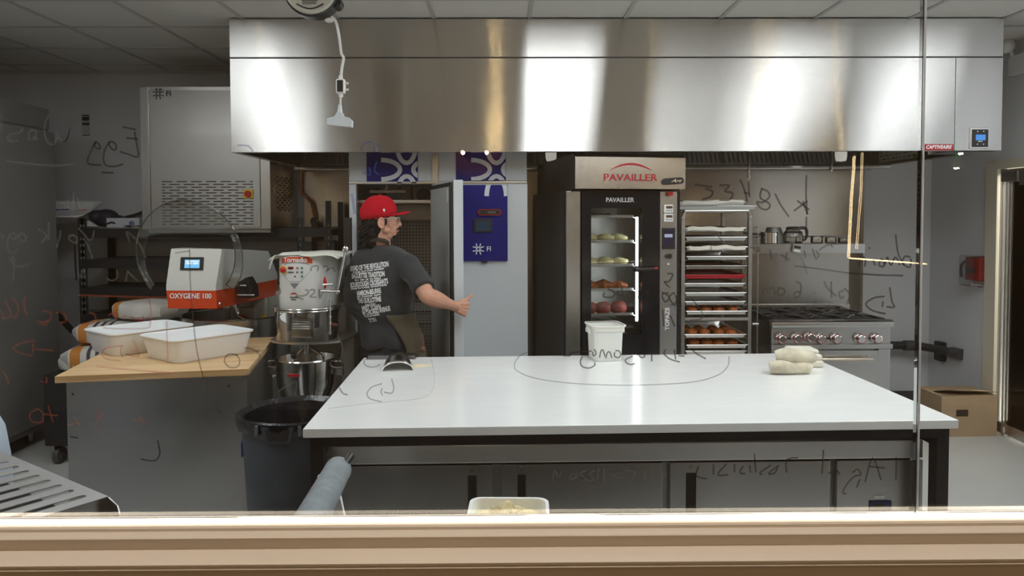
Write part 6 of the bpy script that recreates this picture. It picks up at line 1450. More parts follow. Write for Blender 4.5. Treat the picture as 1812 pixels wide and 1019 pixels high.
# local: +x runs from g1 back to g0, local y: towards the window is negative or positive
Rl = Matrix.Rotation(-gt.rotation_euler.z, 3, 'Z'); vl = Rl @ v; sg = 1 if vl.y > 0 else -1
b = MB(); Wg = 0.42; bmx = b
pitch = 0.062; ns = int(Lg/pitch)
def gb(x0, x1, y0, y1): b.box(x0, x1, min(sg*y0, sg*y1), max(sg*y0, sg*y1), -0.002, 0.0)
gb(0, Lg, 0, 0.028); gb(0, Lg, Wg-0.03, Wg)
for k in range(ns+1):
    x = k*pitch; gb(x, min(Lg, x+0.040), 0.028, Wg-0.03)
    # rounded slot ends
    if k < ns:
        for yy_, sgn in ((0.028, 1), (Wg-0.03, -1)):
            pts = []
            for q_ in range(7):
                a = PI*q_/6; pts.append((x+0.040+0.011-0.011*math.cos(a), yy_+sgn*(0.011-0.011*math.sin(a))))
            poly = [(x+0.040, sg*yy_)]+[(px_, sg*py_) for px_, py_ in pts]+[(x+0.062, sg*yy_)]
            b.prism(poly, -0.002, 0.0, 'XY')
gp = b.build('guard_plate', steel('guard_steelp', (0.60,0.585,0.57,1), 0.38, 0.06), gt)
b = MB(); b.prism([(sg*0.0,0.0),(sg*0.0,-0.05),(sg*(Wg-0.0),-0.05),(sg*Wg,0.0)], -0.003, 0.0, 'YZ'); b.build('guard_flange', M_sst, gt)
b = MB(); b.prism([(0.0,0.0),(-0.045,-0.012),(-0.055,-0.03),(-0.045,-0.09),(0.0,-0.10)], min(sg*0.0,sg*0.003), max(sg*0.0,sg*0.003),'XZ'); b.build('guard_lug', M_sst, gt)
b = MB(); b.box(0.03, Lg-0.02, min(sg*0.03,sg*0.39), max(sg*0.03,sg*0.39), -0.95, -0.06); b.build('machine_body', M_shb, gt)
for x_ in (0.005, 0.25): b = MB(); b.box(x_, x_+0.02, min(sg*0.36,sg*0.38), max(sg*0.36,sg*0.38), -0.95, -0.003); b.build('guard_stay', M_sst, gt)
# pale plastic drape at the far left edge
p = at(-12, 790, 2.6); b = MB(); b.prism([(-0.30,-0.22),(0.075,-0.22),(0.062,-0.02),(0.045,0.08),(0.010,0.14),(-0.30,0.16)], -0.12, 0.0, 'XZ'); b.box(-0.3,0.04,-0.10,-0.02,-p.z,-0.2)
o = b.build('flour_bin', mat('bin_bluewhite', srgb(196,208,222), 0.4), None, loc=p); tag(o, 'pale blue-white plastic bin just showing at the left edge of the frame', 'bin')
# ================================================================ the person (seen from behind, turned right, thumb up)
from mathutils import noise as mnoise
def remesh(mb, name, vox, smooth=6, fac=0.5, wrinkle=None):
    bm = mb.bm; bmesh.ops.recalc_face_normals(bm, faces=bm.faces)
    me = bpy.data.meshes.new('tmp'); bm.to_mesh(me); bm.free()
    o = bpy.data.objects.new('tmp', me); COL.objects.link(o)
    r = o.modifiers.new('r', 'REMESH'); r.mode = 'VOXEL'; r.voxel_size = vox; r.adaptivity = 0
    s = o.modifiers.new('s', 'SMOOTH'); s.iterations = smooth; s.factor = fac
    dg = bpy.context.evaluated_depsgraph_get(); m2 = bpy.data.meshes.new_from_object(o.evaluated_get(dg)); m2.name = name
    bpy.data.objects.remove(o); bpy.data.meshes.remove(me)
    if wrinkle:
        co = [v.co + v.normal*wrinkle(v.co, v.normal) for v in m2.vertices]
        for v, c in zip(m2.vertices, co): v.co = c
    for p in m2.polygons: p.use_smooth = True
    return m2
def mobj(name, me, m, parent=None):
    me.materials.clear(); me.materials.append(m); o = bpy.data.objects.new(name, me); COL.objects.link(o)
    if parent: o.parent = parent
    return o
M_skin = mat('skin', srgb(206,154,130), 0.5, noise=0.05, nscale=25); _p = M_skin.node_tree.nodes['Principled BSDF']
_p.inputs['Subsurface Weight'].default_value = 0.15; _p.inputs['Subsurface Radius'].default_value = (0.02,0.008,0.004); _p.inputs['Subsurface Scale'].default_value = 0.5
M_hair = mat('hair_dark', (0.007,0.005,0.004,1), 0.6, spec=0.25, bump=0.6, bscale=120)
M_shirt = mat('shirt_black', srgb(47,49,52), 0.92, noise=0.10, nscale=10, bump=0.1, bscale=300, sheen=0.15)
M_trous = mat('trousers_black', srgb(30,31,34), 0.9)
M_apron = mat('apron_olive', srgb(88,80,64), 0.9, noise=0.12, nscale=12, bump=0.1, bscale=200)
M_cap = mat('cap_red', srgb(188,22,40), 0.95, noise=0.05, nscale=40, spec=0.15)
# head frame
HO = at(669.8, 394.8, 4.20); HO = Vector((HO.x, 4.27, EYE+(HO.z-EYE)*4.27/4.20)); HO = at(669.8, 394.8, 4.27-0.075); HO.y = 4.27
ha = R_(13); hf = Vector((math.cos(ha), math.sin(ha), 0)); hs = Vector((math.sin(ha), -math.cos(ha), 0)); hu = Vector((0,0,1))
HM = Matrix((hf, hs, hu)).transposed().to_4x4(); HM.translation = HO
def hp(a, s, u): return HM @ Vector((a, s, u))
SR = at(724,470,4.17); SL = at(630,482,4.37)
ER = at(757,524,4.02); WR = at(806,542.5,4.20)
EL = at(640,552,4.46); WL = at(678,556,4.66)
NB = at(671,447,4.29)
PV = at(690,606,4.27); CH = at(672,500,4.28); WA = at(682,565,4.28)
yaw = R_(-24); xr = Vector((math.cos(yaw), math.sin(yaw), 0)); yf = Vector((-math.sin(yaw), math.cos(yaw), 0))
HL = PV - xr*0.09 + Vector((0,0,-0.05)); HRp = PV + xr*0.09 + Vector((0,0,-0.05))
FL = Vector((HL.x-0.02, HL.y+0.03, 0.09)); FR = Vector((HRp.x+0.02, HRp.y-0.04, 0.09))
b = MB()
# skull, jaw, face
Rm3 = HM.to_3x3()
def he(a, s, u, r, rot=None): b.ell(hp(a,s,u), r, (Rm3 @ rot) if rot is not None else Rm3)
he(-0.008,0,0.045,(0.092,0.073,0.090)); he(0.035,0,0.03,(0.060,0.060,0.075)); he(0.048,0,0.000,(0.050,0.054,0.070)); he(0.042,0,-0.040,(0.050,0.048,0.040))
he(0.050,0,-0.058,(0.038,0.036,0.026)); he(0.077,0,-0.064,(0.015,0.019,0.014)); he(0.025,0,-0.040,(0.042,0.057,0.036)); he(0.035,0,-0.070,(0.040,0.040,0.026))
he(0.084,0,0.036,(0.013,0.044,0.013)); he(0.084,0,-0.030,(0.016,0.026,0.028))
b.cap(hp(0.088,0,0.028), hp(0.110,0,-0.006), 0.0085, 0.0105); he(0.100,0,-0.012,(0.016,0.014,0.011)); he(0.108,0,-0.012,(0.011,0.016,0.009))
he(0.096,0,-0.033,(0.010,0.021,0.0065)); he(0.094,0,-0.045,(0.010,0.018,0.0065))
for s_ in (-1,1):
    he(0.068,s_*0.034,0.002,(0.021,0.020,0.022)); he(0.074,s_*0.031,0.022,(0.013,0.015,0.011))
    he(-0.002,s_*0.076,0.0,(0.020,0.010,0.031), Matrix.Rotation(s_*0.25,3,'Z')); he(0.004,s_*0.078,-0.024,(0.010,0.007,0.010))
    b.tube([hp(-0.002+0.018*math.cos(t),s_*0.086,0.002+0.029*math.sin(t)) for t in [R_(x) for x in range(20,300,25)]], 0.0045, n=8)
b.cap(hp(-0.030,0,-0.03), NB, 0.056, 0.060); b.cap(hp(0.012,0,-0.055), NB+Vector((0.01,0.01,-0.02)), 0.044, 0.055)
# torso core
b.cap(NB+Vector((0,0,-0.03)), CH, 0.075, 0.13); b.cap(CH, WA, 0.125, 0.115); b.cap(WA, PV, 0.115, 0.13)
b.cap(NB+Vector((0,0,-0.07)), SR, 0.045, 0.048); b.cap(NB+Vector((0,0,-0.07)), SL, 0.045, 0.048)
# arms
def limb(p0, p1, rs):
    n = len(rs)-1
    for k in range(n): b.cap(p0.lerp(p1, k/n), p0.lerp(p1, (k+1)/n), rs[k], rs[k+1])
limb(SR, ER, (0.050,0.050,0.049,0.046)); limb(ER, WR, (0.046,0.049,0.045,0.037,0.030,0.029))
limb(SL, EL, (0.058,0.052,0.047,0.044)); limb(EL, WL, (0.044,0.046,0.040,0.032,0.028))
# legs
for H_, Ft in ((HL, FL), (HRp, FR)):
    kn = H_.lerp(Ft, 0.5)+yf*0.015; limb(H_, kn, (0.085,0.075,0.062,0.054)); limb(kn, Ft, (0.052,0.055,0.045,0.036))
    b.cap(Ft+Vector((0,0,-0.035)), Ft+yf*0.15+Vector((0,0,-0.05)), 0.04, 0.03)
def hand(W, f, t, thumb_up):
    f = f.normalized(); t = (t-f*t.dot(f)).normalized(); n = t.cross(f)
    # palm: flattened
    for k in range(4):
        o_ = 0.028-0.019*k
        b.cap(W+f*0.005+t*o_*0.6, W+f*0.074+t*o_*1.12, 0.0145, 0.0125)
    for k in range(4):
        o_ = 0.033-0.0215*k; K = W+f*(0.078-0.003*abs(k-1))+t*o_; r = (0.0102,0.0105,0.0100,0.0088)[k]; L_ = (0.95,1.05,1.0,0.82)[k]
        P = K+f*0.020*L_+n*0.030*L_; D = P-f*0.020*L_+n*0.014; Tp = D-f*0.024*L_-n*0.010
        b.cap(K, P, r*1.05, r); b.cap(P, D, r, r*0.95); b.cap(D, Tp, r*0.95, r*0.85); b.ell(K-n*0.002, r*1.12)
    b.cap(W+f*0.018+t*0.022+n*0.006, W+f*0.048+t*0.044+n*0.008, 0.017, 0.0135)
    if thumb_up:
        M1 = W+f*0.048+t*0.044+n*0.008; M2 = M1+f*0.024+t*0.019; M3 = M2+f*0.019+t*0.023
        b.cap(M1, M2, 0.0125, 0.0105); b.cap(M2, M3, 0.0108, 0.0078)
    else:
        M1 = W+f*0.048+t*0.044+n*0.008; b.cap(M1, M1+f*0.03+n*0.03-t*0.01, 0.0125, 0.009)
hand(WR, (WR-ER)*1.0+Vector((0.05,-0.05,0.012)), Vector((0.12,0,1)), True)
hand(WL, WL-EL, Vector((0,0,1)), False)
body = mobj('person', remesh(b, 'person', 0.0036, 3, 0.5), M_skin)
tag(body, 'person in red cap and black printed T-shirt, back turned, giving a thumbs up', 'person')
P_ = body
# ---- shirt
def px_ring(py, pl, pr, Y, bd, n=40):
    A = at(pl, py, Y); C = at(pr, py, Y); ext = (C.x-A.x)/2; c = Vector(((A.x+C.x)/2, Y, (A.z+C.z)/2))
    a = math.sqrt(max(1e-6, ext*ext-(bd*math.sin(yaw))**2))/math.cos(yaw)
    return [c + xr*(a*math.copysign(abs(math.cos(t))**0.85, math.cos(t))) + yf*(bd*math.copysign(abs(math.sin(t))**0.85, math.sin(t))) for t in [2*PI*k/n for k in range(n)]]
b = MB()
b.rings([px_ring(433,652,691,4.285,0.060), px_ring(438,640,708,4.285,0.082), px_ring(446,629,722,4.28,0.100), px_ring(458,620,731,4.28,0.115), px_ring(475,613,734,4.28,0.128), px_ring(495,609,733,4.28,0.138), px_ring(520,607,731,4.28,0.145), px_ring(545,613,730,4.28,0.143), px_ring(562,627,729,4.28,0.128), px_ring(570,634,728,4.275,0.122), px_ring(582,636,731,4.275,0.134), px_ring(598,636,737,4.27,0.146), px_ring(611,637,741,4.27,0.152)])
SE = SR.lerp(ER, 0.80)
b.cap(SR+Vector((-0.015,0.01,-0.0)), SR.lerp(ER, 0.4), 0.068, 0.068); b.cap(NB+Vector((0.03,-0.01,-0.02)), SR, 0.06, 0.065); b.cap(NB+Vector((-0.03,0.01,-0.02)), SL, 0.06, 0.065); dd = (ER-SR).normalized()
b.cyl(SR.lerp(ER, 0.35), SE, 0.068, 0.069, n=28)
b.cap(SL, SL.lerp(EL, 0.5), 0.070, 0.075); b.cyl(SL.lerp(EL, 0.45), SL.lerp(EL, 0.88), 0.075, 0.078, n=28)
def wr(c, n):
    q = Vector((c.x*7+c.z*2.5, c.y*7, c.z*6-c.x*4)); v = mnoise.noise(q)*0.011
    q2 = Vector((c.x*5, c.y*5, c.z*20+c.x*12)); v += mnoise.noise(q2)*0.006*(1.0 if c.z < 1.2 else 0.5)
    if 1.0 < c.z < 1.25: v += 0.007*math.sin(c.z*70+c.x*22)*math.sin(PI*(c.z-1.0)/0.25)*max(0, mnoise.noise(Vector((c.x*6,c.y*6,c.z*3)))+0.35)
    if c.z < 1.03: v += 0.010*math.sin(c.x*55+c.y*30)*min(1,(1.03-c.z)/0.12)
    return v
shirt_me = remesh(b, 'shirt', 0.007, 8, 0.5, wr); sh_o = mobj('tshirt', shirt_me, M_shirt, P_)
tag(sh_o, 'black short-sleeved T-shirt with white print on the back')
bvh = BVHTree.FromPolygons([v.co.copy() for v in shirt_me.vertices], [tuple(p.vertices) for p in shirt_me.polygons])
# ---- print on the back
pr = MB()
def print_line(txt, x0, y0, x1, y1, hpx, bold=0.035):
    """text from pixel (x0,y0) to (x1,y1) on the shirt back, letters hpx high; laid on the cloth"""
    Yb = 4.15; A = at(x0, y0, Yb); C = at(x1, y1, Yb); L_ = (C-A); w_ = L_.length; h = hpx*Yb/F*1.5
    tmp = MB(); text_bm(tmp, txt, h, Matrix(), 0.0, bold); xs = [v.co.x for v in tmp.bm.verts]; w0 = max(xs)-min(xs); tmp.bm.free()
    an = math.atan2(L_.z, L_.x); T = Matrix.Translation(((A.x+C.x)/2, 0, (A.z+C.z)/2)) @ Matrix.Rotation(-an, 4, 'Y') @ XZ
    t2 = MB(); text_bm(t2, txt, h, T, 0.0, bold, w_/w0)
    bmesh.ops.subdivide_edges(t2.bm, edges=[e for e in t2.bm.edges if e.calc_length() > 0.012], cuts=1)
    vs = []
    for v in t2.bm.verts:
        hit = bvh.ray_cast(Vector((v.co.x, 3.7, v.co.z)), Vector((0,1,0)))
        vs.append((v.co.x, (hit[0].y if hit[0] is not None else 4.2)-0.0022, v.co.z))
    t2.bm.verts.index_update(); fs = [tuple(v.index for v in f.verts) for f in t2.bm.faces]; t2.bm.free()
    pr.raw(vs, fs)
for a in (("BREAD OF THE REVOLUTION",614,478,688,467,8.3),("BAGUETTES TRADITION",618.5,490.5,681.5,484,8.2),("SOURDOUGH CROISSANTS",616.5,506.5,688,496.5,8.2),("JAMBON-BEURRE",630,520.5,676,513,8.0),("THE GUILLOTINE",632,533.5,676,528,8.0),("WEST TOWN",639.5,546.5,675.5,541.5,8.0),("W CHICAGO AVENUE",641,555.5,692,544.5,8.0)):
    print_line(*a)
for a in (("Sourdough - the art of bread - fermentation",620,483.5,680,474.5,3.4),("Flour - water - salt - flour delivery?",625,496.8,675,491,3.4),("of butter from Normandy - fermented everyday",618,512.5,686,502.5,3.4),("ham - cultured butter - baguette",632,526,675,519.5,3.2),("French Fridays",647,538.5,666,536,3.2),("Where butter meets flour",644,560.5,673,555,3.6),("Bakery",651,565,665,562,3.6),("est. 2023",653,569,667,566,3.6)):
    print_line(*a, bold=0.03)
pr.build('shirt_print', mat('print_shirt', srgb(240,240,240), 0.7), sh_o, fixn=False)
# ---- cap
cap = MB(); rs = []; nC = 36
for k in range(11):
    v = k/10; ring = []
    for j in range(nC):
        t = 2*PI*j/nC; ca, sa = math.cos(t), math.sin(t)
        low = 0.018+0.026*(ca*0.5+0.5)           # lower edge rises to the front
        th = (1-v)*PI/2
        r = math.sin(th)**0.75 if th > 0 else 0.0
        u = low+(0.157-low)*math.cos(th)**0.85 if th < PI/2 else low
        fx = 0.108 if ca < 0 else 0.090
        bulge = 1+0.07*math.sin(PI*min(1, max(0,(u-low)/0.12)))
        ring.append(hp(-0.004+fx*ca*max(r,0.02)*bulge, 0.084*sa*max(r,0.02)*bulge, u))
    rs.append(ring)
cap.rings(rs, cap=False)
cp_o = cap.build('cap', M_cap, P_, ang=60); so = cp_o.modifiers.new('s','SOLIDIFY'); so.thickness = 0.003; so.offset = 1
b = MB(); top = []
for k in range(15):
    t = -PI/2+PI*k/14; x0 = 0.030+0.056*math.cos(t)
    inn = hp(0.012+0.074*math.cos(t)**0.8 if math.cos(t) > 0 else 0.012, 0.080*math.sin(t), 0.045+0.006*math.cos(t)-0.002)
    out = hp(0.04+0.128*max(0,math.cos(t))**0.55, 0.078*math.sin(t), 0.057+0.012*math.cos(t)-0.014*math.sin(t)**2)
    mid = inn.lerp(out, 0.5)+hu*0.006
    top.append([inn, mid, out])
b.rings([[p for p in r_] for r_ in top], closed=False, cap=False); br_ = b.build('brim', M_cap, cp_o, ang=60); so = br_.modifiers.new('s','SOLIDIFY'); so.thickness = 0.004
b = MB(); b.ell(hp(-0.004,0,0.161), (0.009,0.009,0.005)); b.build('cap_button', M_cap, cp_o)
b = MB()
def capside(a_, u_):  # point on the near side of the dome
    return hp(a_, 0.0872, u_)
for pts in ([(0.006,0.078),(0.014,0.082),(0.020,0.077),(0.014,0.060)],):
    vs = []
    for a_, u_ in pts: vs.append(hp(a_, 0.092, u_))
    b.raw([tuple(v) for v in vs], [(0,1,2,3)])
    b.raw([tuple(v+hs*0.0015) for v in vs], [(3,2,1,0)])
b.build('cap_emblem', M_inkw, cp_o, fixn=False)
b = MB(); b.tube([hp(-0.112,0.028*s_,0.026) for s_ in (-1,0,1)], 0.008, n=8); b.build('cap_strap', M_black, cp_o)
# ---- hair: mass under the cap + curls at the nape
b = MB()
def hell(a, s, u, r): b.ell(hp(a,s,u), r, Rm3)
hell(-0.040,0,0.0,(0.068,0.080,0.055)); hell(-0.055,0,-0.055,(0.056,0.074,0.060)); hell(-0.060,0,-0.105,(0.045,0.064,0.050)); hell(-0.048,0.012,-0.135,(0.034,0.045,0.028))
for s_ in (-1,1): hell(0.022,s_*0.066,0.014,(0.013,0.010,0.030)); hell(0.010,s_*0.066,0.035,(0.035,0.014,0.014)); hell(-0.022,s_*0.060,-0.02,(0.018,0.020,0.045))
hair_me = remesh(b, 'hair', 0.0045, 2, 0.5, lambda c, n: 0.006*mnoise.noise(Vector((c.x*45, c.y*45, c.z*22)))+0.003*mnoise.noise(c*140)); hr_o = mobj('hair', hair_me, M_hair, P_)
b = MB(); rnd = random.Random(4)
for k in range(46):
    s_ = rnd.uniform(-0.07,0.07); u_ = rnd.uniform(-0.13,-0.005); a0 = -0.095+abs(s_)*0.35-rnd.uniform(0,0.01)+0.012*(u_+0.06)
    l = rnd.uniform(0.014,0.030); ph = rnd.uniform(-0.4,0.4)
    b.tube([hp(a0+0.015,s_,u_+0.02), hp(a0-0.006,s_+ph*0.01,u_), hp(a0-0.016,s_+ph*0.02,u_-l*0.5), hp(a0-0.020-rnd.uniform(0,0.008),s_+ph*0.03,u_-l*0.8), hp(a0-0.030-rnd.uniform(0,0.006),s_+ph*0.03,u_-l*0.45)], [0.006,0.006,0.005,0.0035,0.0015], n=6, smooth=3)
b.build('hair_curls', M_hair, hr_o)
# beard and moustache, eyes, glasses
b = MB(); 
for s_ in (-1,1): b.tube([hp(0.107,s_*0.002,-0.0275), hp(0.100,s_*0.016,-0.031), hp(0.088,s_*0.026,-0.042)], [0.0045,0.005,0.0025], n=8, smooth=3)
b.ell(hp(0.088,0,-0.068), (0.0085,0.013,0.011), Rm3); b.ell(hp(0.072,0,-0.078), (0.020,0.021,0.007), Rm3); b.build('beard', M_hair, hr_o)
b = MB()
for s_ in (-1,1): b.ell(hp(0.0835,s_*0.031,0.022), (0.0065,0.011,0.0065), Rm3)
ey = b.build('eyes', mat('eye_white', (0.75,0.73,0.70,1), 0.2), P_)
b = MB()
for s_ in (-1,1): b.ell(hp(0.0885,s_*0.0315,0.022), (0.0025,0.0048,0.0048), Rm3)
b.build('iris', mat('iris_dark', (0.03,0.02,0.015,1), 0.2), ey)
b = MB()
for s_ in (-1,1): b.tube([hp(0.090,s_*0.016,0.036), hp(0.090,s_*0.030,0.040), hp(0.082,s_*0.047,0.036)], 0.0035, n=6, smooth=3)
b.build('eyebrow', M_hair, hr_o)
g_ = MB()
for s_ in (-1,1):
    g_.tube([hp(0.104+0.0*t,s_*0.033+0.023*math.cos(t),0.020+0.017*math.sin(t)) for t in [2*PI*k/20 for k in range(21)]], 0.0011, n=6, cap=False)
    g_.tube([hp(0.102,s_*0.056,0.028), hp(0.095,s_*0.070,0.030), hp(0.02,s_*0.080,0.028), hp(0.0,s_*0.082,0.022)], 0.0017, n=6)
g_.tube([hp(0.104,-0.010,0.024), hp(0.108,0,0.026), hp(0.104,0.010,0.024)], 0.0016, n=6)
gl = g_.build('glasses', mat('frame_clear', (0.62,0.60,0.54,1), 0.2), P_)
b = MB()
for s_ in (-1,1): b.raw([tuple(hp(0.104,s_*0.033+0.022*math.cos(t),0.020+0.016*math.sin(t))) for t in [2*PI*k/20 for k in range(20)]], [tuple(range(20))])
b.build('lens', glass_mat('lens_glass', (0.9,0.92,0.92,1), 2.0), gl)
# ---- apron: neck strap and skirt panel
b = MB(); prs = [(640,436,4.25),(645,431,4.215),(656,426,4.20),(668,424,4.20),(681,426,4.215),(688,431,4.25)]
rs = []
for k, (x, y, Y) in enumerate(prs):
    p = at(x, y, Y); wv = Vector((0.0,0.0,0.011)); rs.append([p+wv+Vector((0,0.004,0)), p-wv-Vector((0,0.002,0))])
b.rings(rs, closed=False, cap=False); aps = b.build('neck_strap', mat('strap_olive', srgb(50,46,38), 0.9), P_, ang=60); so = aps.modifiers.new('s','SOLIDIFY'); so.thickness = 0.004
b = MB(); rs = []
for py, pl, pr, bd, ph0 in ((552,632,733,0.145,-62),(560,634,734,0.142,-60),(572,638,738,0.142,-52),(590,640,744,0.152,-42),(606,641,748,0.160,-35),(632,643,753,0.170,-32),(680,645,756,0.176,-28),(740,647,758,0.178,-26)):
    A = at(pl, py, 4.27); C = at(pr, py, 4.27); ext = (C.x-A.x)/2; c = Vector(((A.x+C.x)/2, 4.27, (A.z+C.z)/2)); a = math.sqrt(ext*ext-(bd*math.sin(yaw))**2)/math.cos(yaw)
    row = []
    for k in range(33):
        t = R_(ph0+(215-ph0)*k/32); wv = 1+0.012*math.sin(k*1.1+py*0.05)
        row.append(c+xr*(a*math.copysign(abs(math.cos(t))**0.85, math.cos(t)))*wv+yf*(bd*math.copysign(abs(math.sin(t))**0.85, math.sin(t)))*wv)
    rs.append(row)
b.rings(rs, closed=False, cap=False); ap = b.build('apron', M_apron, P_, ang=60); so = ap.modifiers.new('s','SOLIDIFY'); so.thickness = 0.004
b = MB(); q = at(747,612,4.16); b.tube([q+Vector((0,0,0.07)), q+Vector((0.006,-0.01,0.03)), q+Vector((0.004,-0.01,-0.01))], 0.006, n=8, smooth=3); b.ell(q+Vector((0.008,-0.012,-0.018)), (0.014,0.012,0.018)); b.build('apron_tie', mat('tie_brown', srgb(120,84,72), 0.8), ap)
# ---- trousers and shoes
b = MB(); b.rings([px_ring(588,636,740,4.27,0.128), px_ring(612,637,744,4.27,0.140), px_ring(635,638,745,4.27,0.142), px_ring(665,640,745,4.27,0.138)])
for H_, Ft in ((HL, FL), (HRp, FR)):
    kn = H_.lerp(Ft, 0.5)+yf*0.015; limb(H_, kn, (0.112,0.105,0.092,0.084)); limb(kn, Ft+Vector((0,0,0.04)), (0.084,0.080,0.076,0.074))
mobj('trousers', remesh(b, 'trousers', 0.010, 6, 0.5, lambda c, n: 0.006*mnoise.noise(Vector((c.x*9,c.y*9,c.z*14)))), M_trous, P_)
for Ft in (FL, FR):
    b = MB(); c = Vector((Ft.x, Ft.y, 0)); b.rings([[c+yf*(0.07+0.145*math.cos(t))+xr*0.048*math.sin(t)*sc+Vector((0,0,z)) for t in [2*PI*k/24 for k in range(24)]] for z, sc in ((0.002,1.0),(0.03,1.05),(0.06,0.9),(0.085,0.6))]); b.cap(c+Vector((0,0,0.05)), c+Vector((0,0,0.12)), 0.05, 0.045); b.build('shoe', M_black, P_)
# ================================================================ marker handwriting on the kitchen side of the glass (seen mirrored)
def ink(name, col, a):
    """thin marker ink: scatters light from both sides of the glass, partly see-through"""
    m = bpy.data.materials.new(name); m.use_nodes = True; nt = m.node_tree; nt.nodes.clear(); L = nt.links.new
    o = nt.nodes.new('ShaderNodeOutputMaterial'); df = nt.nodes.new('ShaderNodeBsdfDiffuse'); tl = nt.nodes.new('ShaderNodeBsdfTranslucent')
    df.inputs[0].default_value = col; tl.inputs[0].default_value = col
    m1 = nt.nodes.new('ShaderNodeMixShader'); m1.inputs[0].default_value = 0.6; L(df.outputs[0], m1.inputs[1]); L(tl.outputs[0], m1.inputs[2])
    tr = nt.nodes.new('ShaderNodeBsdfTransparent'); m2 = nt.nodes.new('ShaderNodeMixShader'); m2.inputs[0].default_value = a
    L(tr.outputs[0], m2.inputs[1]); L(m1.outputs[0], m2.inputs[2]); L(m2.outputs[0], o.inputs[0]); return m
I_grey = ink('ink_grey', srgb(84,78,74), 0.5); I_dark = ink('ink_dark', srgb(58,50,47), 0.7); I_org = ink('ink_orange', srgb(210,104,60), 0.24)
I_red = ink('ink_red', srgb(226,80,96), 0.33); I_pale = ink('ink_pale', srgb(150,146,140), 0.24); I_blue = ink('ink_blue', srgb(70,96,176), 0.4)
def note(label, m, ox, oy, sc, strokes, wpx=3.4):
    b = MB()
    for si, st in enumerate(strokes):
        pts = [at(ox+x/sc, oy+y/sc, YG+0.0105) for x, y in st]
        P = [(p.x, p.z-GZ0) for p in pts]
        if len(P) > 2:
            Q = []
            for i in range(len(P)-1):
                p0 = Vector(P[max(i-1,0)]); p1 = Vector(P[i]); p2 = Vector(P[i+1]); p3 = Vector(P[min(i+2,len(P)-1)])
                for k in range(5):
                    t = k/5; Q.append(tuple(0.5*((2*p1)+(-p0+p2)*t+(2*p0-5*p1+4*p2-p3)*t*t+(-p0+3*p1-3*p2+p3)*t**3)))
            Q.append(P[-1]); P = Q
        elif len(P) == 1: P = [(P[0][0]-0.001, P[0][1]), (P[0][0]+0.001, P[0][1])]
        b.ribbon(P, wpx*YG/F, 0.0106+0.00004*si)
    o = b.build('marker_writing', m, win, fixn=False); o['label'] = label; return o
note('dark marker word with a looped double letter at the upper left', I_dark, 0, 180, 6.369, [[(1380,283),(1440,295),(1535,315)],[(1515,335),(1540,480),(1560,600),(1530,620),(1440,590),(1350,563)],[(1420,408),(1555,420)],
 [(1220,470),(1250,450),(1295,470),(1310,515),(1290,545),(1250,520),(1225,480)],[(1240,450),(1190,520),(1165,620),(1175,690),(1220,725),(1310,725),(1390,700)],[(1060,480),(1085,452),(1120,490),(1125,530),(1090,525),(1060,490)],[(1075,450),(1010,590),(985,660),(1000,700),(1080,712),(1145,710)],[(1140,797),(1280,800)],[(785,295),(770,370),(740,440),(700,455)]], 3.6)
note('pale marker word over the steel refrigerator at the far left', I_pale, 0, 180, 6.369, [[(700,455),(660,400),(645,350)],[(640,400),(620,460),(570,485),(520,430),(500,330),(515,220),(550,160)],[(330,440),(320,370),(360,315),(405,340),(400,380),(370,420),(430,415)],[(215,275),(255,310),(200,350),(110,370),(85,410),(120,440),(200,440)],[(20,140),(10,330)],[(60,665),(300,695),(620,720),(850,700)]], 3.6)
note('pale marker words above and on the black shelving', I_pale, 0, 340, 6.369, [[(1070,110),(1050,190),(985,215),(970,130)],[(870,60),(885,150),(920,210),(975,150)],[(825,0),(832,180)],[(765,80),(770,190)],[(680,100),(730,130),(720,185),(670,190)],
 [(1060,430),(1040,520),(1000,540),(960,490),(880,400)],[(950,530),(1010,650),(1045,765)],[(850,590),(870,530),(840,490),(785,490),(780,530),(830,570),(860,560)],[(680,430),(670,520),(640,600),(650,630)],[(545,340),(548,540)],[(430,415),(500,460),(520,500),(460,575)],[(1420,445),(1460,560)],[(1430,440),(1560,570),(1640,740)],
 [(210,500),(240,465),(290,500),(270,550),(220,540),(200,480)],[(100,500),(130,455),(180,490),(160,530),(110,510)],[(110,470),(80,560),(90,650),(140,680),(200,640)],[(0,480),(40,500),(20,530)],[(160,820),(110,760),(140,730),(160,780),(150,900),(145,1000)],[(150,830),(260,835),(350,800)],[(860,870),(900,960),(940,860),(950,960)],[(1200,970),(1260,1000),(1320,960),(1310,870)],[(1440,880),(1410,1000)],[(1430,890),(1560,1010)]], 3.4)
note('orange marker figures and arrow at the lower left', I_org, 0, 480, 5.093, [[(45,255),(100,400),(20,420)],[(10,350),(35,440)],[(110,250),(160,300),(150,400),(120,410)],[(230,220),(215,300),(240,395)],[(380,360),(450,370),(460,420),(400,460),(330,450)],[(500,370),(580,380),(590,450),(540,460)],[(320,625),(180,650),(120,700),(180,735),(290,765)],[(300,650),(295,740)],[(320,700),(480,715)],[(700,215),(1000,225),(1500,240)],[(20,890),(75,990),(60,1010)],[(360,990),(420,1000),(410,950)],[(800,370),(850,390),(860,430)],[(360,480),(430,478)]], 3.4)
note('orange marker numbers low at the left over the bench side', I_org, 0, 700, 2.831, [[(190,65),(150,90),(160,130),(210,130),(215,90),(190,65)],[(240,45),(265,135)],[(215,92),(290,100)],[(340,150),(400,130)],[(370,110),(400,150)],[(460,130),(520,92),(480,75),(500,160),(465,165)],[(660,120),(750,130)],[(700,100),(720,150)]], 3.0)
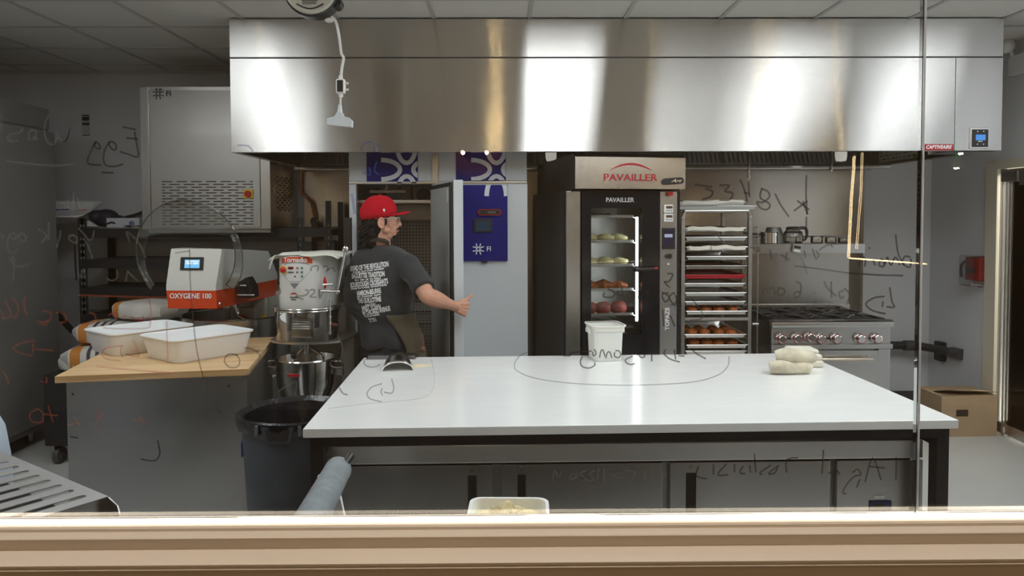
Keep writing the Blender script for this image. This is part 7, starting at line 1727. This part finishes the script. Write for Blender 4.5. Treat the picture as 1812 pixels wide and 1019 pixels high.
note('red marker box and arrow across the white tubs', I_red, 0, 480, 5.093, [[(1330,230),(1360,330),(1355,460),(1325,510),(1110,518),(930,510)],[(830,440),(840,470),(730,475)],[(1110,670),(960,690),(920,740),(960,790),(1090,805)],[(1095,680),(1085,730),(1105,770)],[(1200,620),(1250,740),(1230,768),(1135,748)],[(1030,420),(1060,390),(1010,380),(980,400)],[(1100,420),(1130,400)],[(1180,400),(1210,430),(1290,440),(1280,400)],[(870,860),(1200,890),(1528,915)],[(1500,450),(1510,800)]], 3.0)
note('thin grey marker lines over the bench', I_grey, 0, 400, 2.683, [[(900,110),(905,300),(930,560),(960,700),(1000,810),(1050,888)],[(830,128),(900,118)],[(1130,612),(1085,608),(1065,640),(1090,670),(1130,665),(1137,632),(1120,610)],[(1158,578),(1200,585),(1234,625),(1180,700),(1140,750)],[(1215,600),(1230,590)]], 2.6)
note('grey hooked marker stroke low on the glass over the bench side', I_dark, 0, 700, 2.831, [[(790,225),(800,290),(775,325),(705,318)],[(350,205),(390,212)]], 3.0)
note('grey marker letters over the drum-headed mixer', I_grey, 440, 430, 7.84, [[(865,385),(870,335),(920,315),(965,330),(955,390)],[(1030,330),(1090,325),(1100,355),(1080,400)],[(1090,375),(1160,340),(1200,400)],[(375,540),(400,590),(435,650),(430,700),(400,705)],[(780,650),(830,660),(810,710),(740,735),(650,740),(760,785)],[(850,650),(910,650),(900,700),(850,745),(940,750)],[(975,640),(990,770)]], 3.0)
note('faint grey marker letters over the mixer bowl', I_pale, 440, 420, 2.83, [[(150,770),(200,740),(240,725),(235,790),(260,800)],[(340,720),(390,715),(380,760),(340,765),(345,730)],[(445,490),(470,560),(450,630)],[(450,745),(470,780),(495,788)],[(300,640),(330,625),(345,650)]], 2.8)
note('blue marker scribble by the lower edge of the hood', I_blue, 400, 0, 2.589, [[(620,690),(625,662),(660,650),(695,668),(704,698)],[(678,675),(680,698)],[(50,665),(100,668),(125,695)],[(632,760),(628,790),(660,800),(655,765)],[(690,740),(680,780),(700,800)]], 2.8)
note('faint blue marker dab on the white cabinet edge', I_blue, 580, 330, 3.286, [[(140,40),(148,90),(158,160)]], 5.0)
note('large dark marker figures with a star over the steel wall', I_dark, 1180, 260, 2.427, [[(120,160),(195,172)],[(165,178),(197,192),(185,215),(150,226)],[(225,165),(268,165),(250,190),(282,198),(270,226),(225,228)],[(315,140),(335,190),(345,237)],[(350,150),(355,215)],[(330,195),(352,200)],[(405,178),(435,192),(440,215),(412,238),(388,236),(402,262),(432,268),(442,245),(402,218),(408,178)],[(465,200),(490,250),(525,300)],[(560,230),(612,270)],[(605,232),(545,275)],[(585,232),(605,290)],[(600,120),(598,200),(603,290)],[(600,300),(598,370)]], 3.4)
note('dark marker time written over the range backguard', I_grey, 1320, 380, 3.397, [[(100,440),(105,478)],[(103,447),(125,445),(133,476)],[(136,447),(165,440),(175,480)],[(188,440),(225,445),(232,470),(205,485),(187,465),(200,443)],[(300,400),(330,420),(325,480),(300,498),(290,475),(310,462),(328,470)],[(415,470)],[(418,525)],[(470,400),(490,440),(545,490)],[(512,400),(515,500)],[(590,490),(568,500),(562,465),(590,455)],[(590,440),(625,480),(605,540)]], 3.6)
note('dark marker word under the shelf, crossed by long lines', I_grey, 1320, 380, 3.397, [[(440,212),(500,180),(610,172)],[(510,178),(522,197)],[(400,205),(420,265),(438,240),(420,215)],[(350,215),(360,255)],[(212,240),(265,272)],[(248,222),(238,282)],[(145,210),(152,272)],[(45,192),(82,200),(72,222),(40,200)],[(290,308),(400,320),(620,350)]], 3.0)
note('dark marker word, underline and arrow over the grey wall at the right', I_dark, 1320, 380, 3.397, [[(620,350),(800,362),(945,365)],[(900,118),(915,230),(948,302)],[(988,255),(955,250),(942,290),(985,316),(992,265)],[(925,302),(898,255),(872,302),(850,255),(840,290)],[(835,302),(815,265),(800,300),(825,312),(840,282)],[(778,305),(766,275)],[(742,200)],[(682,310),(684,265),(705,255),(718,270),(715,312)],[(865,435),(878,520),(892,555),(845,552)],[(835,490),(770,500),(722,535),(760,575),(840,595)],[(825,520),(820,555)]], 3.4)
note('dark marker digits over the oven control column', I_dark, 960, 260, 2.682, [[(592,600),(618,605),(600,638),(578,640),(605,668)],[(600,692),(568,700),(582,735),(602,712),(565,688)],[(625,690),(602,715),(630,752),(638,705)],[(570,770),(575,852)],[(606,800),(628,852)],[(295,690),(290,710),(330,712),(342,690),(310,675)],[(368,640),(380,700),(350,692)],[(440,680),(460,690),(450,720)],[(500,690)],[(540,735),(545,740)]], 3.0)
note('dark marker strokes over the pan rack', I_grey, 1180, 340, 3.394, [[(150,640),(210,720),(205,760),(140,770)],[(300,255),(330,290),(320,310)],[(265,355),(280,310),(400,300)],[(500,330),(550,345),(540,360)],[(290,790),(250,800)],[(40,600),(60,650),(20,680)]], 3.0)
note('dark marker word across the white food container', I_dark, 880, 560, 4.118, [[(700,240),(715,250),(718,275),(700,285),(695,255)],[(745,300),(755,252),(770,245),(785,292)],[(790,305),(802,265),(820,260),(835,302)],[(860,250),(885,250),(900,275),(885,298),(855,290),(855,260)],[(620,290),(605,330),(620,365),(670,375),(710,355),(708,335)],[(985,290),(940,310),(935,330),(970,350),(1005,340)],[(1010,290),(1050,265),(1075,285),(1060,300),(1035,285),(1055,245)],[(1125,255),(1125,328)],[(1230,240),(1215,270),(1260,310),(1330,332)],[(1290,240),(1300,312)],[(1320,285),(1365,288)],[(1420,240),(1450,270),(1520,308)],[(480,285),(530,285),(545,262),(690,252)]], 2.8)
note('long thin grey marker oval over the worktable', I_grey, 880, 560, 4.118, [[(215,262),(160,290),(125,350),(150,400),(300,455),(600,490),(1000,500),(1400,480),(1600,430),(1680,360),(1688,290)]], 1.8)
note('grey marker arrow and curve over the left of the worktable', I_grey, 580, 560, 5.096, [[(575,560),(595,640),(575,690),(505,680)],[(490,605),(400,635),(355,690),(380,740),(485,768)],[(490,645),(480,680),(493,715)],[(330,395),(330,430),(380,455),(440,450),(470,430)],[(105,640),(135,690),(178,708)]], 2.4)
note('thin grey marker line sweeping under the arrow', I_pale, 580, 560, 5.096, [[(935,385),(960,520),(950,650),(890,720),(760,750),(400,780),(0,830)]], 1.6)
note('brown marker words over the refrigerator doors at the lower right', I_dark, 940, 780, 2.665, [[(1722,75),(1720,185)],[(1575,195),(1610,80),(1650,185)],[(1590,120),(1668,128)],[(1515,150),(1540,135),(1555,160),(1530,165),(1500,190),(1470,240),(1485,250)],[(1550,180),(1535,220)],[(1378,42),(1372,155)],[(1400,155),(1440,140),(1455,160)],[(1260,80),(1205,90),(1205,150)],[(1165,115),(1150,150),(1120,155),(1160,120)],[(1130,115),(1080,150),(1090,160)],[(1052,60),(1060,150)],[(1030,115),(1035,150)],[(1000,120),(985,150),(1010,155)],[(960,110),(958,150)],[(920,110),(880,160),(930,160)],[(860,110),(860,160)],[(790,120),(780,165),(830,180)]], 2.8)
note('faint marker words over the middle refrigerator doors', I_pale, 940, 780, 2.665, [[(100,195),(110,140),(130,170),(145,140)],[(190,150),(212,170),(180,180),(190,150)],[(215,150),(212,180)],[(260,140),(230,155),(260,180),(230,190)],[(300,140),(275,155),(300,180),(275,190)],[(320,130),(310,190)],[(345,130),(340,195)],[(420,150),(385,165),(425,175)],[(445,140),(490,150),(470,180)],[(540,140),(530,180)],[(575,140),(570,180)],[(620,140),(640,170),(600,178)]], 2.2)
